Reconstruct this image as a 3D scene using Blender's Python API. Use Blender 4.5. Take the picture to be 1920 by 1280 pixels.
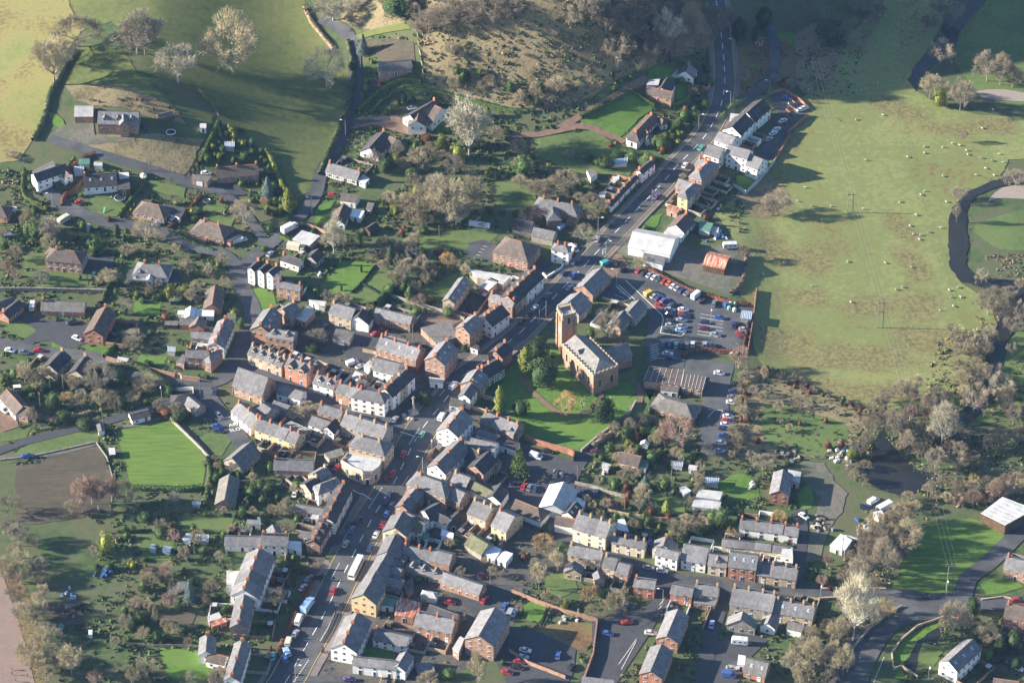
import bpy, bmesh, math, random
import numpy as np
from mathutils import Vector, Matrix, noise as mnoise
R_ = math.radians
scene = bpy.context.scene
for o in list(bpy.data.objects): bpy.data.objects.remove(o)
C = scene.collection

# ------------------------------------------------------------------ camera
W_, H_ = 1920.0, 1280.0
FPX = 6400.0                                  # focal length in photo pixels
DEP = R_(37.5)                                # how far the camera looks down
SC = 4.95                                     # photo pixels per metre in mid frame
DIST = FPX / SC
CAM = Vector((0.0, -DIST * math.cos(DEP), DIST * math.sin(DEP)))
FWD = Vector((0, math.cos(DEP), -math.sin(DEP)))
UPV = Vector((0, math.sin(DEP), math.cos(DEP)))
cd = bpy.data.cameras.new("camera"); cam = bpy.data.objects.new("camera", cd); C.objects.link(cam)
cd.sensor_width = 36.0; cd.lens = FPX * 36.0 / W_
cd.clip_start = 5.0; cd.clip_end = 20000.0
cam.location = CAM; cam.rotation_euler = (math.pi / 2 - DEP, 0, 0)
scene.camera = cam

# ------------------------------------------------------------------ light
SUN_EL, SUN_AZ = 19.5, 177.5                  # degrees; azimuth of the direction TO the sun, from +X anticlockwise
w = bpy.data.worlds.new("World"); scene.world = w; w.use_nodes = True
nt = w.node_tree; bg = nt.nodes["Background"]
sky = nt.nodes.new("ShaderNodeTexSky"); sky.sky_type = 'NISHITA'; sky.sun_disc = False
sky.sun_elevation = R_(SUN_EL); sky.sun_rotation = R_(90 - SUN_AZ)
sky.air_density = 1.0; sky.dust_density = 0.6; sky.ozone_density = 3.5
nt.links.new(sky.outputs[0], bg.inputs[0]); bg.inputs[1].default_value = 0.072
ld = bpy.data.lights.new("sun", 'SUN'); sun = bpy.data.objects.new("sun", ld); C.objects.link(sun)
ld.energy = 5.0; ld.angle = R_(0.5); ld.color = (1.0, 0.89, 0.745)
d = Vector((math.cos(R_(SUN_AZ)) * math.cos(R_(SUN_EL)), math.sin(R_(SUN_AZ)) * math.cos(R_(SUN_EL)), math.sin(R_(SUN_EL))))
sun.rotation_euler = d.to_track_quat('Z', 'Y').to_euler(); sun.location = (0, 0, 400)
scene.view_settings.view_transform = 'Standard'; scene.view_settings.look = 'None'
scene.view_settings.exposure = 1.7; scene.view_settings.gamma = 1.0
scene.cycles.use_denoising = True
scene.cycles.max_bounces = 5; scene.cycles.diffuse_bounces = 2; scene.cycles.glossy_bounces = 2
scene.cycles.transparent_max_bounces = 6; scene.cycles.volume_bounces = 0

HAZE = 0.000026
# ------------------------------------------------------------------ terrain
def S(t):
    t = np.clip(t, 0, 1); return t * t * (3 - 2 * t)
def hgt(x, y):
    x = np.asarray(x, float); y = np.asarray(y, float)
    a = 22.0 * S((-62 - x) / 105.0) * S((y - 70) / 95.0)              # west hill, falling east
    a = a - 0.10 * np.clip(-150 - x, 0, 200) * S((y - 70) / 95.0)
    s = np.where(x < 30, 78.0, 36.0)
    b = 33.0 * np.exp(-((x - 30) / s) ** 2) * S((y - 128) / 85.0)      # wooded knoll
    b = b + 42.0 * np.exp(-((x - 18) / np.where(x < 18, 70.0, 33.0)) ** 2) * S((y - 150) / 75.0)
    c = -2.0 * S((x - 84) / 22.0) * S((y + 60) / 60.0)                 # meadow below the town
    return a + b + c
def h1(x, y): return float(hgt(x, y))
def ray(px, py):
    u = (px - W_ / 2) / FPX; v = (H_ / 2 - py) / FPX
    return Vector((u, FWD.y + v * UPV.y, FWD.z + v * UPV.z))
def unz(px, py, z):
    r = ray(px, py); t = (z - CAM.z) / r.z
    return CAM + r * t
def ung(px, py):
    z = 0.0
    for _ in range(40):
        p = unz(px, py, z); z = 0.5 * z + 0.5 * h1(p.x, p.y)
    p = unz(px, py, z); return Vector((p.x, p.y, h1(p.x, p.y)))
def pscale(p):                                   # photo px per metre at a world point
    return FPX / (p - CAM).dot(FWD)

FR = dict(A=(0,0,4), B=(480,0,4), C=(960,0,4), D=(1440,0,4), E=(0,320,4), F=(480,320,4), G=(960,320,4), H=(1440,320,4),
          I=(0,640,4), J=(480,640,4), K=(960,640,4), L=(1440,640,4), M=(0,960,4), N=(480,960,4), O=(960,960,4), P=(1440,960,4),
          Q=(0,240,6.4), R=(300,240,6.4), S=(1100,160,5.3333), T=(260,500,4.5714), U=(660,500,4.5714), V=(660,760,4.5714),
          W=(380,860,4.5714), X=(1000,840,3.5556), Z=(0,0,1))
def fp(f, x, y):
    ox, oy, s = FR[f]; return ox + x / s, oy + y / s

# ------------------------------------------------------------------ materials
MATS = {}
def ramp_mat(name, cols, scale=1.0, rough=0.9, scale2=None, detail=4.0, coord='Object', var=0.0, bump=0.0, spec=0.2, metal=0.0, bias=(0.35, 0.65), stretch=None):
    """noise-mottled colour: cols = 2..4 linear rgb tuples spread over a noise ramp"""
    m = bpy.data.materials.new(name); m.use_nodes = True; n = m.node_tree; b = n.nodes["Principled BSDF"]
    tc = n.nodes.new("ShaderNodeTexCoord"); src = tc.outputs[coord]
    if stretch:
        mp = n.nodes.new("ShaderNodeMapping"); mp.inputs['Scale'].default_value = stretch
        n.links.new(src, mp.inputs[0]); src = mp.outputs[0]
    nz = n.nodes.new("ShaderNodeTexNoise"); nz.inputs['Scale'].default_value = scale; nz.inputs['Detail'].default_value = detail
    nz.inputs['Roughness'].default_value = 0.65
    n.links.new(src, nz.inputs['Vector']); fac = nz.outputs['Fac']
    if scale2:
        nz2 = n.nodes.new("ShaderNodeTexNoise"); nz2.inputs['Scale'].default_value = scale2; nz2.inputs['Detail'].default_value = 3
        n.links.new(src, nz2.inputs['Vector'])
        ad = n.nodes.new("ShaderNodeMath"); ad.operation = 'ADD'; n.links.new(fac, ad.inputs[0]); n.links.new(nz2.outputs['Fac'], ad.inputs[1])
        mu = n.nodes.new("ShaderNodeMath"); mu.operation = 'MULTIPLY'; mu.inputs[1].default_value = 0.5
        n.links.new(ad.outputs[0], mu.inputs[0]); fac = mu.outputs[0]
    cr = n.nodes.new("ShaderNodeValToRGB"); n.links.new(fac, cr.inputs[0])
    el = cr.color_ramp.elements
    while len(el) < len(cols): el.new(0.5)
    for i, c in enumerate(cols):
        el[i].position = bias[0] + (bias[1] - bias[0]) * i / (len(cols) - 1); el[i].color = (*c, 1)
    out = cr.outputs[0]
    if var:
        oi = n.nodes.new("ShaderNodeObjectInfo"); hs = n.nodes.new("ShaderNodeHueSaturation")
        mr = n.nodes.new("ShaderNodeMapRange"); mr.inputs[3].default_value = 1 - var; mr.inputs[4].default_value = 1 + var
        n.links.new(oi.outputs['Random'], mr.inputs[0]); n.links.new(mr.outputs[0], hs.inputs['Value']); n.links.new(out, hs.inputs['Color'])
        out = hs.outputs[0]
    n.links.new(out, b.inputs['Base Color'])
    b.inputs['Roughness'].default_value = rough; b.inputs['Specular IOR Level'].default_value = spec; b.inputs['Metallic'].default_value = metal
    if bump:
        bp = n.nodes.new("ShaderNodeBump"); bp.inputs['Strength'].default_value = bump; bp.inputs['Distance'].default_value = 0.4
        n.links.new(fac, bp.inputs['Height']); n.links.new(bp.outputs[0], b.inputs['Normal'])
    MATS[name] = m; return m
def rm(name, *a, **k): return MATS[name] if name in MATS else ramp_mat(name, *a, **k)
def brickish(name, c1, c2, mortar, var=0.12, sx=3.5):
    """coursed wall or tiled roof: brick texture under mottled wear"""
    m = bpy.data.materials.new(name); m.use_nodes = True; n = m.node_tree; b = n.nodes["Principled BSDF"]
    tc = n.nodes.new("ShaderNodeTexCoord")
    br = n.nodes.new("ShaderNodeTexBrick"); br.inputs['Scale'].default_value = sx; br.inputs['Mortar Size'].default_value = 0.03
    br.inputs['Color1'].default_value = (*c1, 1); br.inputs['Color2'].default_value = (*c2, 1); br.inputs['Mortar'].default_value = (*mortar, 1)
    mp = n.nodes.new("ShaderNodeMapping"); mp.inputs['Rotation'].default_value = (R_(90), 0, 0)
    n.links.new(tc.outputs['Object'], mp.inputs[0]); n.links.new(mp.outputs[0], br.inputs['Vector'])
    nz = n.nodes.new("ShaderNodeTexNoise"); nz.inputs['Scale'].default_value = 0.7; nz.inputs['Detail'].default_value = 5
    n.links.new(tc.outputs['Object'], nz.inputs['Vector'])
    oi = n.nodes.new("ShaderNodeObjectInfo")
    mr = n.nodes.new("ShaderNodeMapRange"); mr.inputs[1].default_value = 0.3; mr.inputs[2].default_value = 0.7; mr.inputs[3].default_value = 0.72; mr.inputs[4].default_value = 1.22
    n.links.new(nz.outputs['Fac'], mr.inputs[0])
    m2 = n.nodes.new("ShaderNodeMapRange"); m2.inputs[3].default_value = 1 - var; m2.inputs[4].default_value = 1 + var
    n.links.new(oi.outputs['Random'], m2.inputs[0])
    mu = n.nodes.new("ShaderNodeMath"); mu.operation = 'MULTIPLY'; n.links.new(mr.outputs[0], mu.inputs[0]); n.links.new(m2.outputs[0], mu.inputs[1])
    hs = n.nodes.new("ShaderNodeHueSaturation"); n.links.new(mu.outputs[0], hs.inputs['Value']); n.links.new(br.outputs['Color'], hs.inputs['Color'])
    n3 = n.nodes.new("ShaderNodeTexNoise"); n3.inputs['Scale'].default_value = 0.35; n3.inputs['Detail'].default_value = 7; n3.inputs['Roughness'].default_value = .7; oc = n.nodes.new("ShaderNodeVectorMath"); oc.operation = 'ADD'; n.links.new(tc.outputs['Object'], oc.inputs[0]); n.links.new(oi.outputs['Location'], oc.inputs[1]); n.links.new(oc.outputs[0], n3.inputs['Vector'])
    m3 = n.nodes.new("ShaderNodeMapRange"); m3.inputs[1].default_value = .52; m3.inputs[2].default_value = .68; m3.inputs[4].default_value = .6 if name.startswith('roof') else .3; n.links.new(n3.outputs['Fac'], m3.inputs[0])
    mx = n.nodes.new("ShaderNodeMix"); mx.data_type = 'RGBA'; mx.inputs[7].default_value = (c1[0] * .62, c1[1] * .66, c1[2] * .5, 1); n.links.new(m3.outputs[0], mx.inputs[0]); n.links.new(hs.outputs[0], mx.inputs[6])
    n.links.new(mx.outputs[2], b.inputs['Base Color']); b.inputs['Roughness'].default_value = 0.85; b.inputs['Specular IOR Level'].default_value = 0.25
    MATS[name] = m; return m
def flat_mat(name, c, rough=0.6, metal=0.0, spec=0.4, coat=0.0, var=0.0, alpha=1.0):
    m = bpy.data.materials.new(name); m.use_nodes = True; n = m.node_tree; b = n.nodes["Principled BSDF"]
    tc = n.nodes.new("ShaderNodeTexCoord"); nz = n.nodes.new("ShaderNodeTexNoise"); nz.inputs['Scale'].default_value = 1.3; nz.inputs['Detail'].default_value = 4
    n.links.new(tc.outputs['Object'], nz.inputs['Vector'])
    mr = n.nodes.new("ShaderNodeMapRange"); mr.inputs[1].default_value = .3; mr.inputs[2].default_value = .7; mr.inputs[3].default_value = 1 - 0.12; mr.inputs[4].default_value = 1.08
    n.links.new(nz.outputs['Fac'], mr.inputs[0])
    hs = n.nodes.new("ShaderNodeHueSaturation"); hs.inputs['Color'].default_value = (*c, 1); n.links.new(mr.outputs[0], hs.inputs['Value'])
    n.links.new(hs.outputs[0], b.inputs['Base Color'])
    b.inputs['Roughness'].default_value = rough; b.inputs['Metallic'].default_value = metal; b.inputs['Specular IOR Level'].default_value = spec
    b.inputs['Coat Weight'].default_value = coat; b.inputs['Alpha'].default_value = alpha
    MATS[name] = m; return m

# walls
flat_mat("wall_W", (0.80, 0.78, 0.74), 0.9); flat_mat("wall_C", (0.66, 0.58, 0.42), 0.9); flat_mat("wall_Y", (0.55, 0.42, 0.23), 0.9)
flat_mat("wall_G", (0.42, 0.44, 0.45), 0.6)
brickish("wall_B", (0.30, 0.17, 0.12), (0.36, 0.21, 0.145), (0.36, 0.26, 0.19)); brickish("wall_R", (0.35, 0.15, 0.10), (0.41, 0.185, 0.12), (0.4, 0.22, 0.15))
brickish("wall_S", (0.25, 0.23, 0.20), (0.33, 0.29, 0.24), (0.3, 0.28, 0.25), sx=2.2); brickish("wall_U", (0.42, 0.33, 0.22), (0.50, 0.38, 0.25), (0.4, 0.34, 0.26))
brickish("wall_T", (0.10, 0.065, 0.04), (0.14, 0.09, 0.05), (0.05, 0.04, 0.03))
def timbered(name):
    m = bpy.data.materials.new(name); m.use_nodes = True; n = m.node_tree; b = n.nodes["Principled BSDF"]
    tc = n.nodes.new("ShaderNodeTexCoord"); mp = n.nodes.new("ShaderNodeMapping"); mp.inputs['Rotation'].default_value = (R_(90), 0, 0)
    br = n.nodes.new("ShaderNodeTexBrick"); br.offset = 0.0; br.inputs['Scale'].default_value = 0.62; br.inputs['Mortar Size'].default_value = 0.09
    br.inputs['Brick Width'].default_value = 0.55; br.inputs['Row Height'].default_value = 0.8
    for k in ('Color1', 'Color2'): br.inputs[k].default_value = (0.78, 0.76, 0.7, 1)
    br.inputs['Mortar'].default_value = (0.03, 0.025, 0.02, 1)
    n.links.new(tc.outputs['Object'], mp.inputs[0]); n.links.new(mp.outputs[0], br.inputs['Vector']); n.links.new(br.outputs[0], b.inputs['Base Color'])
    b.inputs['Roughness'].default_value = 0.9; MATS[name] = m
timbered("wall_K")
# roofs
def roofm(k, c1, c2, var=0.14, sx=2.4): brickish("roof_" + k, c1, c2, tuple(0.7 * v for v in c1), var, sx)
roofm('s', (0.168, 0.168, 0.178), (0.222, 0.216, 0.222), 0.22); roofm('d', (0.058, 0.056, 0.062), (0.078, 0.074, 0.078))
roofm('v', (0.225, 0.22, 0.215), (0.28, 0.27, 0.255), 0.02); roofm('t', (0.12, 0.098, 0.086), (0.158, 0.124, 0.106)); roofm('f', (0.15, 0.145, 0.135), (0.19, 0.18, 0.165)); roofm('g', (0.14, 0.15, 0.085), (0.19, 0.18, 0.12))
rm("roof_l", [(0.33, 0.34, 0.34), (0.45, 0.45, 0.44), (0.52, 0.50, 0.44)], 0.25, 0.6, var=0.1); rm("roof_w", [(0.55, 0.6, 0.66), (0.72, 0.75, 0.78)], 0.3, 0.5)
rm("roof_r", [(0.28, 0.09, 0.05), (0.42, 0.16, 0.09), (0.5, 0.42, 0.36)], 0.8, 0.8, bias=(0.4, 0.6), stretch=(2, .3, 1)); rm("roof_p", [(0.09, 0.2, 0.16), (0.13, 0.26, 0.2)], .5, .7)
flat_mat("chimney_brick", (0.42, 0.17, 0.09), 0.9, var=.1); flat_mat("chimney_buff", (0.42, 0.32, 0.18), 0.9); flat_mat("chimney_pot", (0.55, 0.27, 0.14), 0.8)
flat_mat("win_frame", (0.75, 0.75, 0.74), 0.5); flat_mat("win_glass", (0.03, 0.035, 0.045), 0.12, spec=0.8); flat_mat("roof_glass", (0.25, 0.33, 0.42), 0.1, spec=0.9)
flat_mat("door_white", (0.7, 0.7, 0.7), 0.5); flat_mat("door_blue", (0.05, 0.1, 0.3), 0.5); flat_mat("door_dark", (0.04, 0.03, 0.03), 0.6); flat_mat("door_red", (0.4, 0.05, 0.05), 0.5); flat_mat("door_paleblue", (0.3, 0.5, 0.8), 0.5)
flat_mat("ridge_tile", (0.40, 0.18, 0.1), 0.8); flat_mat("lead", (0.3, 0.32, 0.36), 0.5)
flat_mat("stone_dull", (0.33, 0.27, 0.205), 0.9); flat_mat("stone_pale", (0.45, 0.42, 0.36), 0.9); flat_mat("metal_pole", (0.5, 0.52, 0.53), 0.4, 0.6); flat_mat("wood_pole", (0.20, 0.17, 0.13), 0.9)
flat_mat("lamp_head", (0.8, 0.82, 0.85), 0.4); flat_mat("rubber", (0.02, 0.02, 0.02), 0.9); flat_mat("car_glass", (0.02, 0.025, 0.03), 0.08, spec=0.9)
for k, c in dict(red=(0.38, 0.035, 0.035), darkred=(0.18, 0.02, 0.03), orange=(0.6, 0.13, 0.04), white=(0.66, 0.67, 0.68), silver=(0.38, 0.40, 0.43), grey=(0.19, 0.2, 0.22), black=(0.018, 0.018, 0.022),
                 navy=(0.03, 0.045, 0.12), blue=(0.05, 0.11, 0.33), paleblue=(0.3, 0.45, 0.65), green=(0.18, 0.42, 0.28), darkgreen=(0.03, 0.09, 0.07), teal=(0.05, 0.32, 0.3), yellow=(0.62, 0.42, 0.04),
                 maroon=(0.12, 0.02, 0.06), purple=(0.13, 0.09, 0.28), cream=(0.62, 0.58, 0.45), lilac=(0.42, 0.42, 0.68), pink=(0.6, 0.4, 0.45)).items():
    flat_mat("paint_" + k, c, 0.3, 0.2 if k in ('silver', 'grey') else 0.0, 0.5, coat=0.6)
# ground surfaces
rm("g_town", [(0.042, 0.068, 0.028), (0.068, 0.105, 0.038), (0.105, 0.105, 0.058), (0.060, 0.105, 0.036)], 0.30, 0.95, 0.045, bump=0.5, coord='Object')
rm("g_pasture", [(0.150, 0.120, 0.055), (0.170, 0.180, 0.062), (0.155, 0.192, 0.066), (0.218, 0.232, 0.086), (0.165, 0.165, 0.062)], 0.42, 0.95, 0.022, detail=7, bump=0.35, bias=(0.38, 0.64))
rm("g_rush", [(0.10, 0.062, 0.035), (0.17, 0.115, 0.055), (0.14, 0.15, 0.05)], 0.7, 0.95, 0.1, detail=7, bump=0.7, bias=(.38, .62))
rm("g_gold", [(0.16, 0.135, 0.055), (0.25, 0.22, 0.085), (0.205, 0.22, 0.075), (0.16, 0.19, 0.062)], 0.6, 0.95, 0.035, detail=7, bump=0.4, bias=(0.38, 0.64))
rm("g_hillgreen", [(0.075, 0.095, 0.030), (0.115, 0.140, 0.045), (0.150, 0.160, 0.055)], 0.35, 0.95, 0.03, detail=7, bump=0.3, bias=(.38, .62))
def pasture_mat(blobs):
    """meadow grass; soft, ragged-edged rushy patches where the wet ground is"""
    m = MATS["g_pasture"]; n = m.node_tree; b = n.nodes["Principled BSDF"]; base = b.inputs['Base Color'].links[0].from_socket; tc = next(q for q in n.nodes if q.type == 'TEX_COORD')
    def mth(op, a, b_=None):
        q = n.nodes.new("ShaderNodeMath"); q.operation = op
        for i, v in enumerate((a, b_)):
            if v is None: continue
            if isinstance(v, (int, float)): q.inputs[i].default_value = v
            else: n.links.new(v, q.inputs[i])
        return q.outputs[0]
    nz = n.nodes.new("ShaderNodeTexNoise"); nz.inputs['Scale'].default_value = .11; nz.inputs['Detail'].default_value = 8; nz.inputs['Roughness'].default_value = .72; n.links.new(tc.outputs['Object'], nz.inputs['Vector']); tot = None
    for cx, cy, rx, ry, an in blobs:
        mp = n.nodes.new("ShaderNodeMapping"); mp.vector_type = 'TEXTURE'; mp.inputs['Location'].default_value = (cx, cy, 0); mp.inputs['Rotation'].default_value = (0, 0, an); mp.inputs['Scale'].default_value = (rx, ry, 1e4)
        n.links.new(tc.outputs['Object'], mp.inputs[0]); ln = n.nodes.new("ShaderNodeVectorMath"); ln.operation = 'LENGTH'; n.links.new(mp.outputs[0], ln.inputs[0]); v = mth('SUBTRACT', 1.35, ln.outputs['Value']); tot = v if tot is None else mth('MAXIMUM', tot, v)
    f = mth('MULTIPLY', mth('SUBTRACT', mth('ADD', mth('MULTIPLY', tot, .5), nz.outputs['Fac']), .63), 3.4); cl = n.nodes.new("ShaderNodeClamp"); n.links.new(f, cl.inputs[0])
    n2 = n.nodes.new("ShaderNodeTexNoise"); n2.inputs['Scale'].default_value = .8; n2.inputs['Detail'].default_value = 6; n.links.new(tc.outputs['Object'], n2.inputs['Vector'])
    cr = n.nodes.new("ShaderNodeValToRGB"); n.links.new(n2.outputs['Fac'], cr.inputs[0]); e = cr.color_ramp.elements; e[0].position = .36; e[0].color = (.12, .105, .045, 1); e[1].position = .64; e[1].color = (.215, .195, .085, 1); q = e.new(.5); q.color = (.16, .155, .062, 1)
    mx = n.nodes.new("ShaderNodeMix"); mx.data_type = 'RGBA'; n.links.new(cl.outputs[0], mx.inputs[0]); n.links.new(base, mx.inputs[6]); n.links.new(cr.outputs[0], mx.inputs[7]); n.links.new(mx.outputs[2], b.inputs['Base Color'])
rm("g_yard", [(0.045, 0.046, 0.045), (0.075, 0.072, 0.068), (0.11, 0.10, 0.085), (0.06, 0.065, 0.045)], 0.22, 0.9, 0.9, detail=5)
rm("g_lawn", [(0.072, 0.105, 0.036), (0.10, 0.145, 0.045), (0.125, 0.165, 0.055)], 0.45, 0.95, 0.06, detail=5, bump=0.12)
rm("g_greenlawn", [(0.066, 0.125, 0.026), (0.095, 0.178, 0.032), (0.12, 0.195, 0.040)], 0.4, 0.95, 0.05, detail=3)
rm("g_mown", [(0.080, 0.140, 0.028), (0.108, 0.180, 0.034), (0.130, 0.200, 0.042)], 0.5, 0.95, 1.2, stretch=(.12, 1.6, 1), bias=(.4, .6)); rm("g_scrub", [(0.075, 0.072, 0.042), (0.15, 0.128, 0.070), (0.24, 0.195, 0.112), (0.115, 0.125, 0.058)], 0.75, 0.95, 0.08, detail=7, bump=0.9, bias=(.36, .64))
rm("g_soil", [(0.062, 0.052, 0.040), (0.085, 0.075, 0.052), (0.11, 0.095, 0.068)], 0.5, 0.95, 0.06, bump=0.4, stretch=(.4, 2.0, 1), bias=(.38, .62)); rm("g_gravel", [(0.095, 0.092, 0.085), (0.16, 0.142, 0.12), (0.095, 0.11, 0.075), (0.13, 0.12, 0.105)], 0.4, 0.95, 0.08, detail=6, bump=0.2)
rm("g_clay", [(0.20, 0.150, 0.128), (0.25, 0.190, 0.160)], 0.2, 0.95, 1.1); rm("g_brown", [(0.16, 0.10, 0.075), (0.22, 0.15, 0.11)], .5, .95)
rm("asphalt", [(0.056, 0.060, 0.066), (0.076, 0.080, 0.085), (0.105, 0.105, 0.104)], 0.22, 0.85, 0.07, spec=0.3, bias=(.4, .6), detail=8); rm("asphalt_dark", [(0.045, 0.048, 0.054), (0.070, 0.072, 0.078)], 0.3, 0.85, 1.5, spec=0.3)
rm("paving", [(0.15, 0.13, 0.125), (0.21, 0.18, 0.17)], 0.6, 0.9, 2.0); flat_mat("kerb_stone", (0.26, 0.25, 0.23), .9); flat_mat("road_paint", (0.72, 0.72, 0.70), 0.8); flat_mat("yellow_paint", (0.40, 0.32, 0.12), 0.8)
rm("water", [(0.014, 0.017, 0.018), (0.030, 0.030, 0.026)], 0.05, 0.12, spec=0.38)
flat_mat("shingle", (0.28, 0.24, 0.21), .95)
# foliage
def leafm(name, cols, rough=0.8, var=0.32, scale=1.2):
    m = ramp_mat(name, cols, scale, rough, var=var, detail=3, spec=0.15)
    return m
leafm("twig_b", [(0.280, 0.240, 0.150), (0.385, 0.335, 0.215)]); leafm("twig_g", [(0.235, 0.215, 0.155), (0.335, 0.305, 0.225)]); leafm("twig_r", [(0.256, 0.168, 0.128), (0.352, 0.240, 0.180)])
leafm("twig_o", [(0.34, 0.235, 0.10), (0.46, 0.33, 0.15)]); leafm("twig_p", [(0.405, 0.370, 0.264), (0.510, 0.475, 0.352)]); leafm("twig_v", [(0.210, 0.178, 0.130), (0.305, 0.260, 0.190)])
flat_mat("bark", (0.27, 0.235, 0.185), 0.95); flat_mat("bark_pale", (0.42, 0.40, 0.35), 0.95)
leafm("leaf_e", [(0.028, 0.055, 0.02), (0.065, 0.10, 0.035)]); leafm("leaf_c", [(0.12, 0.15, 0.026), (0.22, 0.235, 0.05)]); leafm("leaf_n", [(0.09, 0.13, 0.12), (0.15, 0.20, 0.18)])
leafm("leaf_g", [(0.045, 0.085, 0.026), (0.10, 0.15, 0.048)], var=.35); leafm("leaf_h", [(0.06, 0.095, 0.02), (0.10, 0.14, 0.035)]); leafm("leaf_k", [(0.12, 0.055, 0.032), (0.19, 0.085, 0.045)])
leafm("leaf_u", [(0.045, 0.075, 0.028), (0.095, 0.125, 0.05), (0.18, 0.145, 0.085)], var=.3, scale=.35); leafm("leaf_s", [(0.12, 0.09, 0.06), (0.23, 0.175, 0.115), (0.32, 0.25, 0.165)], var=.3, scale=.5)
flat_mat("wool", (0.42, 0.40, 0.34), 0.95)

# ------------------------------------------------------------------ mesh building
class MB:
    def __init__(s): s.v = []; s.f = []; s.m = []
    def add(s, vs, fs, mi=0):
        o = len(s.v); s.v.extend([tuple(p) for p in vs])
        for f in fs: s.f.append(tuple(i + o for i in f)); s.m.append(mi)
    def box(s, c, sz, rz=0.0, mi=0, taper=1.0):
        cx, cy, cz = c; hx, hy, hz = sz[0] / 2, sz[1] / 2, sz[2] / 2; cs, sn = math.cos(rz), math.sin(rz); vs = []
        for z, k in ((-hz, 1.0), (hz, taper)):
            for x, y in ((-hx, -hy), (hx, -hy), (hx, hy), (-hx, hy)):
                x *= k; y *= k; vs.append((cx + x * cs - y * sn, cy + x * sn + y * cs, cz + z))
        s.add(vs, [(3, 2, 1, 0), (4, 5, 6, 7), (0, 1, 5, 4), (1, 2, 6, 5), (2, 3, 7, 6), (3, 0, 4, 7)], mi)
    def tube(s, a, b, r0, r1, n=5, mi=0):
        a = Vector(a); b = Vector(b); d = b - a
        if d.length < 1e-6: return
        q = d.to_track_quat('Z', 'Y'); vs = []
        for p, r in ((a, r0), (b, r1)):
            for i in range(n):
                t = 2 * math.pi * i / n; vs.append(p + q @ Vector((math.cos(t) * r, math.sin(t) * r, 0)))
        fs = [(i, (i + 1) % n, n + (i + 1) % n, n + i) for i in range(n)] + [tuple(range(n - 1, -1, -1)), tuple(range(n, 2 * n))]
        s.add(vs, fs, mi)
    def mesh(s, name, mats, smooth=False):
        me = bpy.data.meshes.new(name); me.from_pydata(s.v, [], s.f)
        for mt in mats: me.materials.append(MATS[mt] if isinstance(mt, str) else mt)
        if len(mats) > 1: me.polygons.foreach_set('material_index', s.m)
        if smooth: me.polygons.foreach_set('use_smooth', [True] * len(s.f))
        me.update(); return me
def link(name, me, parent=None, loc=None, rz=None, label=None, cat=None, group=None, kind=None):
    o = bpy.data.objects.new(name, me); C.objects.link(o)
    if parent is not None: o.parent = parent
    if loc is not None: o.location = loc
    if rz is not None: o.rotation_euler = (0, 0, rz)
    if label: o['label'] = label
    if cat: o['category'] = cat
    if group: o['group'] = group
    if kind: o['kind'] = kind
    return o
THINGS = []                                      # (object, look, place, x) : labels are made unique at the end
def thing(name, me, loc, rz, look, place, cat, group=None, px=0):
    o = link(name, me, None, loc, rz, cat=cat, group=group)
    THINGS.append([o, look, place, px]); return o
def fastmesh(name, verts, faces, mat):
    """verts (n,3) array, faces (m,k) array"""
    me = bpy.data.meshes.new(name); n, k = faces.shape
    me.vertices.add(len(verts)); me.vertices.foreach_set('co', verts.astype(np.float32).ravel())
    me.loops.add(n * k); me.loops.foreach_set('vertex_index', faces.astype(np.int32).ravel())
    me.polygons.add(n); me.polygons.foreach_set('loop_start', np.arange(0, n * k, k, dtype=np.int32)); me.polygons.foreach_set('loop_total', np.full(n, k, dtype=np.int32))
    me.materials.append(MATS[mat]); me.update(calc_edges=True); return me
# ------------------------------------------------------------------ ground
def axis(lo, hi, step, far):
    a = np.arange(lo, hi + 1e-6, step); L = []; d = step
    x = lo
    while x > -far: d *= 1.5; x -= d; L.append(x)
    Rr = []; d = step; x = hi
    while x < far: d *= 1.5; x += d; Rr.append(x)
    return np.array(L[::-1] + list(a) + Rr)
gx = axis(-230, 230, 3.0, 6000); gy = axis(-190, 300, 3.0, 6000)
X, Y = np.meshgrid(gx, gy); Zg = hgt(np.clip(X, -400, 400), np.clip(Y, -400, 420))
vs = np.stack([X.ravel(), Y.ravel(), Zg.ravel()], 1); nx, ny = len(gx), len(gy)
ii, jj = np.meshgrid(np.arange(nx - 1), np.arange(ny - 1)); a = (jj * nx + ii).ravel()
gme = fastmesh("ground", vs, np.stack([a, a + 1, a + 1 + nx, a + nx], 1), "g_town")
gme.polygons.foreach_set('use_smooth', [True] * len(gme.polygons))
link("ground", gme, kind='structure')

# occupancy grid (1 m): what is on the ground where, for scattering plants
GX0, GY0, GN, GM = -240, -200, 480, 520
occ = np.zeros((GM, GN), np.uint8); lev = np.zeros((GM, GN), np.float32)               # 0 free, 1 blocked
def rast(poly, val=1, arr=None):
    arr = occ if arr is None else arr
    xs = [p[0] for p in poly]; ys = [p[1] for p in poly]
    i0, i1 = max(0, int(min(xs) - GX0)), min(GN, int(max(xs) - GX0) + 2); j0, j1 = max(0, int(min(ys) - GY0)), min(GM, int(max(ys) - GY0) + 2)
    if i1 <= i0 or j1 <= j0: return
    cx, cy = np.meshgrid(np.arange(i0, i1) + GX0 + .5, np.arange(j0, j1) + GY0 + .5); ins = np.zeros(cx.shape, bool)
    n = len(poly)
    for k in range(n):
        x1, y1 = poly[k][0], poly[k][1]; x2, y2 = poly[(k + 1) % n][0], poly[(k + 1) % n][1]
        if y1 == y2: continue
        c = ((y1 > cy) != (y2 > cy)) & (cx < (x2 - x1) * (cy - y1) / (y2 - y1) + x1); ins ^= c
    arr[j0:j1, i0:i1][ins] = val
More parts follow.
